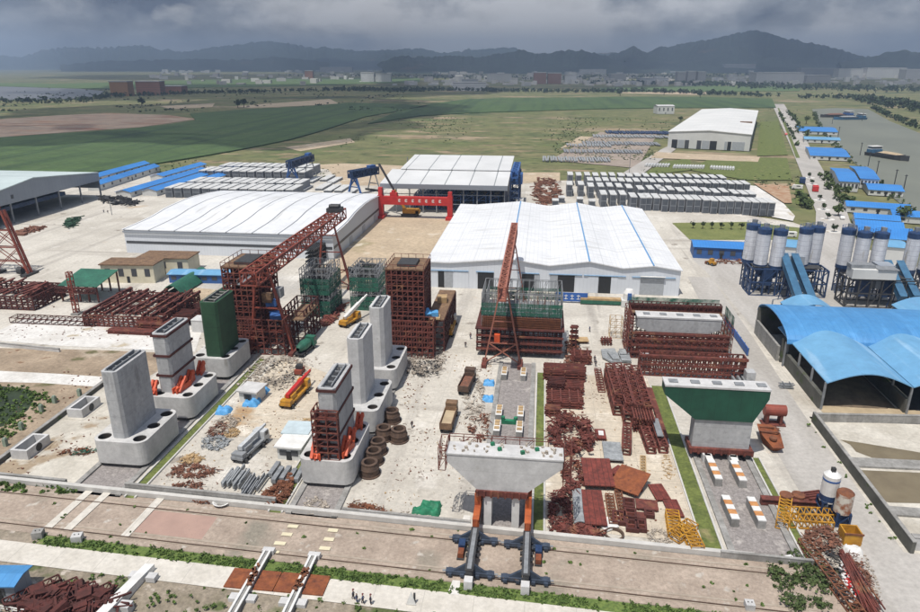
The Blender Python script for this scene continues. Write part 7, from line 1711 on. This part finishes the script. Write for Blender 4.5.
m_.build('drum', 'green_roof', t, local=True); wheels(t, (-1, 1), (-3, -1.8, 2.8))
x, y = G(300, 374); t = empty('forklift', (x, y, 0), 'small red machine near the foot of the red gantry leg', 'machine')
m_ = MB(); m_.box(x - .9, x + .9, y - 1.3, y + 1.3, .5, 1.5); m_.build('body', 'gantry_red', t); m_ = MB(); m_.box(x - .7, x + .7, y - .6, y + .6, 1.5, 2.5); m_.build('cab', 'steel_dark', t)
m_ = MB()
for dx in (-.85, .85):
    for dy in (-.9, .9): m_.tube((x + dx - .15, y + dy, .4), (x + dx + .15, y + dy, .4), .4, 12)
m_.build('wheel', 'tyre', t)
# crawler crane in front of the open shed
x, y = G(410, 216); t = empty('crawler_crane', (x, y, 0), 'yellow crawler crane with a dark raised boom beside the red gantry', 'crane')
m_ = MB()
for s in (-1.9, 1.9): m_.box(x - 4, x + 4, y + s - .6, y + s + .6, .1, 1.3)
m_.build('track', 'steel_dark', t)
m_ = MB(); m_.box(x - 2.4, x + 4.5, y - 1.7, y + 1.7, 1.5, 3.6); m_.box(x + 3, x + 5, y - 1.7, y + 1.7, 1.4, 3); m_.build('body', 'yellow_paint', t)
m_ = MB(); m_.box(x - 3.4, x - 1.6, y - 1.75, y - .3, 1.6, 4.2); m_.build('cab', 'yellow_paint', t)
m_ = MB(); q = Vector((x - 14.5, y, 25)); p = Vector((x - 2, y, 2.6)); m_.bar(p, p.lerp(q, .45), 1.0, 1.1); m_.build('boom_base', 'yellow_paint', t)
m_ = MB(); m_.bar(p.lerp(q, .42), q, .8, .9); m_.bar(q, q + Vector((-.4, 0, -4)), .12); m_.build('boom', 'steel_dark', t)
def car(label, px, py, m, rz, L_=4.6, h=1.5, van=False, grp=None):
    x, y = G(px, py); t = empty('parked_van' if van else 'car', (x, y, .05), label, 'van' if van else 'car', grp, rz); w = L_ * .4
    m_ = MB()
    if van: m_.extrude_yz([(-L_ / 2, .35), (L_ / 2, .35), (L_ / 2, h * .5), (L_ / 2 - .6, h), (-L_ / 2, h)], -w / 2, w / 2)
    else: m_.extrude_yz([(-L_ / 2, .35), (L_ / 2, .35), (L_ / 2, .8), (L_ * .25, .95), (L_ * .1, h), (-L_ * .32, h), (-L_ * .45, .95), (-L_ / 2, .9)], -w / 2, w / 2)
    m_.build('body', m, t, local=True)
    m_ = MB(); m_.box(-w / 2 - .02, w / 2 + .02, -L_ * .28, L_ * .08, h * .66, h * .9); m_.build('window', 'glass', t, local=True)
    wheels(t, (-w / 2 + .1, w / 2 - .1), (-L_ * .31, L_ * .31), .36, .25)
rdz = -.30
car('dark blue lorry like van on the main road beside the tree islands', 802, 183, 'blue_paint', rdz, 8, 3.2, True)
car('red van on the main road between the tree islands', 815, 191, 'red_paint', rdz, 8, 3, True)
car('red car far up the main road', 786, 135, 'red_paint', rdz, 6, 2)
car('white van on the access lane left of the main road', 797, 189, 'white_paint', 1.2, 6, 2.4, True)
car('white car on the main road just above the right silos', 842, 219, 'white_paint', rdz)
car('white van parked behind the right end of the lawn', 789, 237, 'white_paint', 1.5, 5.5, 2.3, True)
x, y = G(711, 265); t = empty('loader', (x, y, 0), 'small yellow brown loader in front of the bright blue cabin', 'loader', None, .6)
m_ = MB(); m_.box(-.8, .8, -1.8, 1.1, .6, 1.4); m_.box(-.7, .7, -.8, .5, 1.4, 2.5); m_.build('body', 'yellow_paint', t, local=True); m_ = MB(); m_.box(-1.0, 1.0, 1.3, 2.2, .2, 1.1); m_.build('bucket', 'rust', t, local=True); wheels(t, (-.8, .8), (-1.2, .8), .55, .4)
junk('rusty machine parts lined up in front of the bright blue cabin', Pp((716, 264), (716, 260), (748, 262), (748, 265)), 30, 'rust', .8, 2, 1.2, seed=51)
# ------------------------------------------------------------------ barge and boats
def barge(label, px, py, L_, w, rz, hull, cargo, house, s=1.0):
    x, y = G(px, py, -.2); t = empty('barge', (x, y, -.2), label, 'boat', None, rz)
    n = 10; prof = []
    for i in range(n + 1):
        u = i / n; hw = w / 2 * (1 if u < .75 else math.cos((u - .75) / .25 * math.pi / 2) ** .6 if u < 1 else .12) * (.9 if u < .06 else 1); prof.append((hw, -L_ / 2 + L_ * u, 2.6 + 1.4 * max(0, u - .7) / .3))
    m_ = MB(); vs = []
    for hw, yy, z in prof: vs += [(-hw * .85, yy, -1), (hw * .85, yy, -1), (hw, yy, z), (-hw, yy, z)]
    fs = []
    for i in range(n):
        for k in range(4): fs.append((i * 4 + k, i * 4 + (k + 1) % 4, i * 4 + 4 + (k + 1) % 4, i * 4 + 4 + k))
    fs += [(3, 2, 1, 0), (n * 4, n * 4 + 1, n * 4 + 2, n * 4 + 3)]
    m_.add(vs, fs); m_.build('hull', hull, t, local=True)
    m_ = MB(); m_.box(-w * .42, w * .42, -L_ * .22, L_ * .3, 2.55, 3.6); m_.build('coaming', 'steel_dark', t, local=True)
    m_ = MB(); m_.add([(-w * .38, -L_ * .2, 3.5), (w * .38, -L_ * .2, 3.5), (w * .38, L_ * .28, 3.5), (-w * .38, L_ * .28, 3.5), (0, -L_ * .12, 4.9), (0, L_ * .2, 4.9)], [(0, 1, 4), (1, 2, 5, 4), (2, 3, 5), (3, 0, 4, 5)]); m_.build('cargo', cargo, t, local=True)
    m_ = MB(); m_.box(-w * .42, w * .42, -L_ * .46, -L_ * .3, 2.6, 5.2); m_.build('deckhouse', house, t, local=True)
    m_ = MB(); m_.box(-w * .4, w * .4, -L_ * .45, -L_ * .33, 5.2, 7.4); m_.box(-w * .44, w * .44, -L_ * .47, -L_ * .31, 7.4, 7.7); m_.build('wheelhouse', 'white_paint', t, local=True)
    m_ = MB(); m_.box(-w * .405, w * .405, -L_ * .44, -L_ * .325, 6.1, 6.9); m_.build('window', 'glass', t, local=True)
barge('dark cargo barge with a sand load and white wheelhouse on the river', 888, 158, 40, 11, 3.45, 'steel_dark', 'sand', 'conveyor_blue')
barge('far grey barge moored by the near bank at the river bend', 836, 117, 50, 14, 1.9, 'steel_dark', 'scrap', 'blue_bright')
barge('far blue green barge moored beside the grey one at the river bend', 849, 119.5, 44, 13, 1.8, 'conveyor_blue', 'steel_plate', 'conveyor_blue')
for k, (px, py) in enumerate(((862, 121), (838, 137), (860, 155), (868, 166), (876, 176), (894, 186), (903, 192), (832, 124))):
    x, y = G(px, py); t = empty('river_pole', (x, y, 0), 'thin dark pole at the river bank, ' + ('beside the moored barges', 'by the grey roofed shed', 'opposite the cargo barge stern', 'below the cargo barge', 'second below the cargo barge', 'left one of the near pair', 'right one of the near pair', 'at the bend left of the barges')[k], 'pole', 'dark poles along the river')
    m_ = MB(); m_.bar((0, 0, -1), (0, 0, 10), .4); m_.build('pole', 'steel_dark', t, local=True)
    m_ = MB(); m_.bar((-.9, 0, 9.4), (.9, 0, 9.4), .25); m_.build('crossarm', 'steel_dark', t, local=True)
for k, (px, py, h) in enumerate(((629, 175, 15), (747, 282, 12), (768, 330, 9), (205, 78, 60), (112, 215, 6))):
    if k == 3: continue
    x, y = G(px, py); t = empty('lamp_post', (x, y, 0), ('tall thin lamp post at the start of the path to the far hall', 'thin lamp post at the left foot of the left silos', 'lamp post beside the corner of the arched store', '', 'short lamp post on the open yard behind the truck frames')[k], 'lamp post')
    m_ = MB(); m_.bar((0, 0, 0), (0, 0, h), .3, n=6); m_.build('pole', 'steel_grey', t, local=True); m_ = MB(); m_.bar((0, 0, h), (1.6, 0, h + .3), .16); m_.box(1.2, 2.2, -.2, .2, h + .2, h + .4); m_.build('lamp_head', 'steel_grey', t, local=True)
# ------------------------------------------------------------------ trees
def tree(name, px, py, h, cr, label, group=None, mt='leaf', n=150, s=.35, ring=False):
    x, y = G(px, py); t = empty(name, (x, y, 0), label, 'tree', group); rg = random.Random(int(px * 7 + py))
    m_ = MB(); m_.lathe((0, 0, 0), [(.05 * h, -.1), (.03 * h, h * .5), (.012 * h, h * .8)], 7)
    for k in range(5):
        a = k * 1.26; m_.bar((0, 0, h * (.35 + .06 * k)), (math.cos(a) * cr * .6, math.sin(a) * cr * .6, h * (.6 + .05 * k)), .02 * h)
    m_.build('trunk', 'bark', t, local=True)
    m_ = MB(); leaf_cloud(m_, (0, 0, h * .66), cr, h * .36, n, s, rg); m_.build('crown', mt, t, local=True)
    return t
for k, (px, py) in enumerate(((833.7, 232), (827.5, 219.5), (823.5, 210), (819.5, 200.5), (812, 184.5), (809.5, 178))):
    wl = ('nearest to the silos', 'second from the silos', 'third from the silos', 'fourth from the silos', 'fifth from the silos', 'farthest of the round islands')[k]
    tree('road_tree', px, py, 3.6, 1.6, 'round green tree on a pale island in the main road, ' + wl, 'trees in the road islands', 'leaf_dark', 120, .35)
    x, y = G(px, py); m_ = MB(); m_.lathe((x, y, 0), [(3.2, .0), (3.2, .22), (2.7, .22)], 20); setting('road_island', m_, 'pale_slab')
for k, px in enumerate((693, 702.5, 711.5, 721, 731, 741)):
    tree('sapling', px, 228.5 + k * .25, 3.4, 1.3, 'small dark sapling on the lawn behind the blue cabin, ' + ('leftmost', 'second from left', 'third from left', 'third from right', 'second from right', 'rightmost')[k], 'saplings on the lawn', 'leaf_dark', 80, .3)
for k, (px, py, h, lab) in enumerate(((902, 222, 8, 'bushy tree by the river behind the slanted blue shed'), (790, 118, 9, 'tree at the far end of the main road beside the river'), (806, 124, 10, 'tree between the far blue shed and the river bend'), (845, 196, 6, 'tree at the corner of the two storey sheds'), (838, 216, 6, 'tree on the roadside beside the long narrow shed'), (680, 122, 8, 'bushy tree in front of the small far white shed'))):
    tree('broadleaf_tree', px, py, h, h * .5, lab, None, 'leaf', 200, .6)
for k, (px, py) in enumerate(((30, 104), (46, 103), (142, 106), (238, 108), (244, 107.5), (268, 80.5), (700, 98), (664, 95), (620, 96))):
    tree('plain_tree', px, py, 14, 7, ('dark tree by the shore of the far lake, left one', 'dark tree by the shore of the far lake, right one', 'dark tree on the bare field below the brown blocks', 'dark bush on the sandy strip, left of a pair', 'dark bush on the sandy strip, right of a pair', 'lone tree on the far pale green strip', 'dark tree in front of the crop strip beyond the far hall', 'dark tree at the edge of the sandy ground beyond the crop strip', 'dark tree above the middle of the crop strip')[k], None, 'leaf_dark', 90, 2.0)
# ------------------------------------------------------------------ people
def skin_mesh(nodes, edges, name, root=0):
    me = bpy.data.meshes.new('sk'); me.from_pydata([n[:3] for n in nodes], edges, []); o = bpy.data.objects.new('sk', me); COL.objects.link(o)
    md = o.modifiers.new('s', 'SKIN'); sb = o.modifiers.new('d', 'SUBSURF'); sb.levels = 1; sb.render_levels = 1
    lay = me.skin_vertices[0].data
    for i, n in enumerate(nodes): lay[i].radius = (n[3], n[3] * (n[4] if len(n) > 4 else 1)); lay[i].use_root = i == root
    dg = bpy.context.evaluated_depsgraph_get(); dg.update(); r = bpy.data.meshes.new_from_object(o.evaluated_get(dg)); r.name = name
    bpy.data.objects.remove(o); bpy.data.meshes.remove(me)
    return r
def person_meshes(step=.12, arm=.1):
    N_ = [(0, 0, .95, .15, .75), (0, 0, 1.15, .13, .75), (0, 0, 1.38, .16, .7), (0, .01, 1.5, .06), (0, .02, 1.58, .075), (0, .03, 1.68, .095)]; E_ = [(0, 1), (1, 2), (2, 3), (3, 4), (4, 5)]
    def ch(frm, pts):
        for p in pts: N_.append(p); E_.append((frm, len(N_) - 1)); frm = len(N_) - 1
        return frm
    for s in (-1, 1):
        ch(0, [(s * .1, 0, .88, .1), (s * .11, s * step * .6, .5, .065), (s * .11, s * step - .02, .09, .045), (s * .12, s * step + .14, .04, .04)])
        w = ch(2, [(s * .2, 0, 1.42, .065), (s * .26, -.02 - s * arm * .4, 1.14, .045), (s * .28, .08 - s * arm, .9, .033)])
        pm = ch(w, [(s * .285, .1 - s * arm, .83, .03)])
        for k in range(4): ch(pm, [(s * .285, .075 - s * arm + .018 * k, .78, .009), (s * .28, .08 - s * arm + .018 * k, .735 + (.01 if k in (0, 3) else 0), .008)])
        ch(w, [(s * .27, .125 - s * arm, .85, .011), (s * .265, .14 - s * arm, .81, .009)])
    body = skin_mesh(N_, E_, 'body')
    J = [(0, 0, .93, .17, .78), (0, 0, 1.15, .15, .78), (0, 0, 1.38, .18, .72), (0, .01, 1.47, .09)]; JE = [(0, 1), (1, 2), (2, 3)]
    for s in (-1, 1):
        b = len(J); J += [(s * .2, 0, 1.42, .082), (s * .26, -.02 - s * arm * .4, 1.14, .06), (s * .277, .06 - s * arm * .9, .95, .05)]; JE += [(2, b), (b, b + 1), (b + 1, b + 2)]
    jac = skin_mesh(J, JE, 'jacket')
    T_ = [(0, 0, .95, .165, .78)]; TE = []
    for s in (-1, 1):
        b = len(T_); T_ += [(s * .1, 0, .86, .115), (s * .11, s * step * .6, .5, .085), (s * .11, s * step - .02, .12, .07)]; TE += [(0, b), (b, b + 1), (b + 1, b + 2)]
    tro = skin_mesh(T_, TE, 'trousers')
    m_ = MB(); m_.lathe((0, .03, 1.7), [(.125, 0), (.155, .0), (.12, .03), (.11, .08), (.06, .125), (.01, .135)], 14); m_.box(-.03, .03, .15, .22, 1.69, 1.705)
    # face: eyes, nose, mouth, ears as small relief on the head
    f = MB()
    for s in (-1, 1): f.box(s * .035 - .012, s * .035 + .012, .118, .126, 1.665, 1.675); f.box(s * .092 - .008, s * .092 + .008, .015, .05, 1.63, 1.69)
    f.box(-.012, .012, .118, .142, 1.63, 1.66); f.box(-.025, .025, .112, .12, 1.6, 1.607)
    return body, jac, tro, m_, f
PM = [person_meshes(.16, .14), person_meshes(.03, .03)]
def person(px, py, rz, label, pose, shirt, trou, helm, grp=None, bare=False):
    x, y = G(px, py); t = empty('person', (x, y, .06 if py < 560 else .12), label, 'person', grp, rz); b, j, tr, h, f = PM[pose]
    for nm, me, m in (('body', b, 'skin'), ('jacket', j, shirt), ('trousers', tr, trou)):
        me2 = me.copy(); me2.materials.clear(); me2.materials.append(MATS[m]); o = bpy.data.objects.new(nm, me2); COL.objects.link(o); o.parent = t
    h.build('helmet', helm, t, local=True); f.build('face', 'skin', t, local=True)
person(353.5, 600, -1.2, 'person in dark clothes walking on the quay road, first from the left of four', 0, 'cloth_dark', 'cloth_dark', 'helmet_red')
person(357, 603, -1.2, 'person in dark clothes on the quay road, second from the left of four', 1, 'cloth_dark', 'cloth_blue', 'helmet_white')
person(363, 604.5, -1.3, 'person in blue and dark clothes on the quay road, third from the left of four', 0, 'cloth_blue', 'cloth_dark', 'helmet_red')
person(370.8, 605, -1.2, 'person in dark clothes on the quay road, standing apart at the right of four', 1, 'cloth_dark', 'cloth_dark', 'helmet_red')
person(465.5, 347.5, .3, 'person in dark clothes standing in the lane left of the netted scaffold, nearer one', 1, 'cloth_dark', 'cloth_dark', 'helmet_white')
person(470.5, 339, .6, 'person in dark clothes walking in the lane left of the netted scaffold, farther one', 0, 'cloth_dark', 'cloth_blue', 'helmet_red')
person(594.5, 362, 3, 'person in red helmet walking in the gap between the two scaffolds, front one', 0, 'cloth_dark', 'cloth_dark', 'helmet_red')
person(595.5, 366.5, 3, 'person in dark clothes following close behind another in the gap between the scaffolds', 1, 'cloth_dark', 'cloth_dark', 'helmet_red')
person(589.5, 332, 2, 'person in blue standing alone on the pale ground right of the netted scaffold', 1, 'cloth_blue', 'cloth_dark', 'helmet_white')
person(412, 428, 1, 'person in dark clothes alone on the pale ground right of the drums', 0, 'cloth_dark', 'cloth_dark', 'helmet_white')
person(104, 213, 1, 'person on the open yard by the truck frames, left one', 1, 'cloth_blue', 'cloth_dark', 'helmet_white')
person(108, 213.5, 1, 'person on the open yard by the truck frames, right one', 0, 'cloth_dark', 'cloth_dark', 'helmet_white')

# ------------------------------------------------------------------ fine litter on the working ground
def litter(label, polys, n, m, smin, smax, name='litter', seed=0, cat='litter'):
    rr = random.Random(seed + n); m_ = MB()
    area = [abs(sum(p[i][0] * p[(i + 1) % len(p)][1] - p[(i + 1) % len(p)][0] * p[i][1] for i in range(len(p)))) for p in polys]
    for _ in range(n):
        p = rr.choices(polys, area)[0]; a, b, c = p[0], p[1 + rr.randrange(len(p) - 2)], None
        k = p.index(b); c = p[k + 1]; u, v = rr.random(), rr.random()
        if u + v > 1: u, v = 1 - u, 1 - v
        x = a[0] + (b[0] - a[0]) * u + (c[0] - a[0]) * v; y = a[1] + (b[1] - a[1]) * u + (c[1] - a[1]) * v
        if mnoise.noise(Vector((x * .09, y * .09, seed))) < rr.uniform(-.1, .5): continue
        s_ = rr.uniform(smin, smax) * .62
        if rr.random() < .5: m_.obox((x, y, .1 + s_ * .08), s_ * 2.2, s_ * .2, s_ * .16, rr.uniform(0, 3.14))
        else: m_.obox((x, y, .08 + s_ * .15), s_, s_ * rr.uniform(.5, 1), s_ * rr.uniform(.2, .6), rr.uniform(0, 3.14), rr.uniform(-.2, .2))
    return stuff(name, m_, m, label, cat)
WORK = [[(-66, 92.5), (-43.5, 92), (-43.5, 150), (-66, 150)], [(-30, 93), (-10, 93), (-10, 158), (-30, 158)], [(3, 93), (26.5, 91), (26.5, 158), (3, 158)]]
litter('small scattered timber and packing bits on the working slabs', WORK, 2600, 'timber', .12, .5, seed=1)
litter('small scattered rusty steel bits on the working slabs', WORK, 3200, 'scrap', .12, .55, seed=2)
litter('small scattered pale rubble on the working slabs', WORK, 2600, 'scrap_light', .1, .4, seed=3)
litter('small scattered bits over the storage ground by the form rack and dirt lot', [[(-150, 150), (-84, 150), (-84, 200), (-150, 200)], [(-100, 94), (-82, 94), (-84, 140), (-120, 140)]], 1800, 'scrap', .15, .7, seed=4)
litter('stones and broken brick scattered on the shore below the quay road', [[(-75, 60), (25, 58), (25, 69), (-75, 72)]], 2200, 'scrap_light', .1, .45, 'stones', 5, 'stones')
litter('small stones and bits on the rail pavement', [[(-85, 82), (40, 77), (40, 87), (-85, 92)]], 1200, 'scrap_light', .06, .22, 'stones', 6, 'stones')
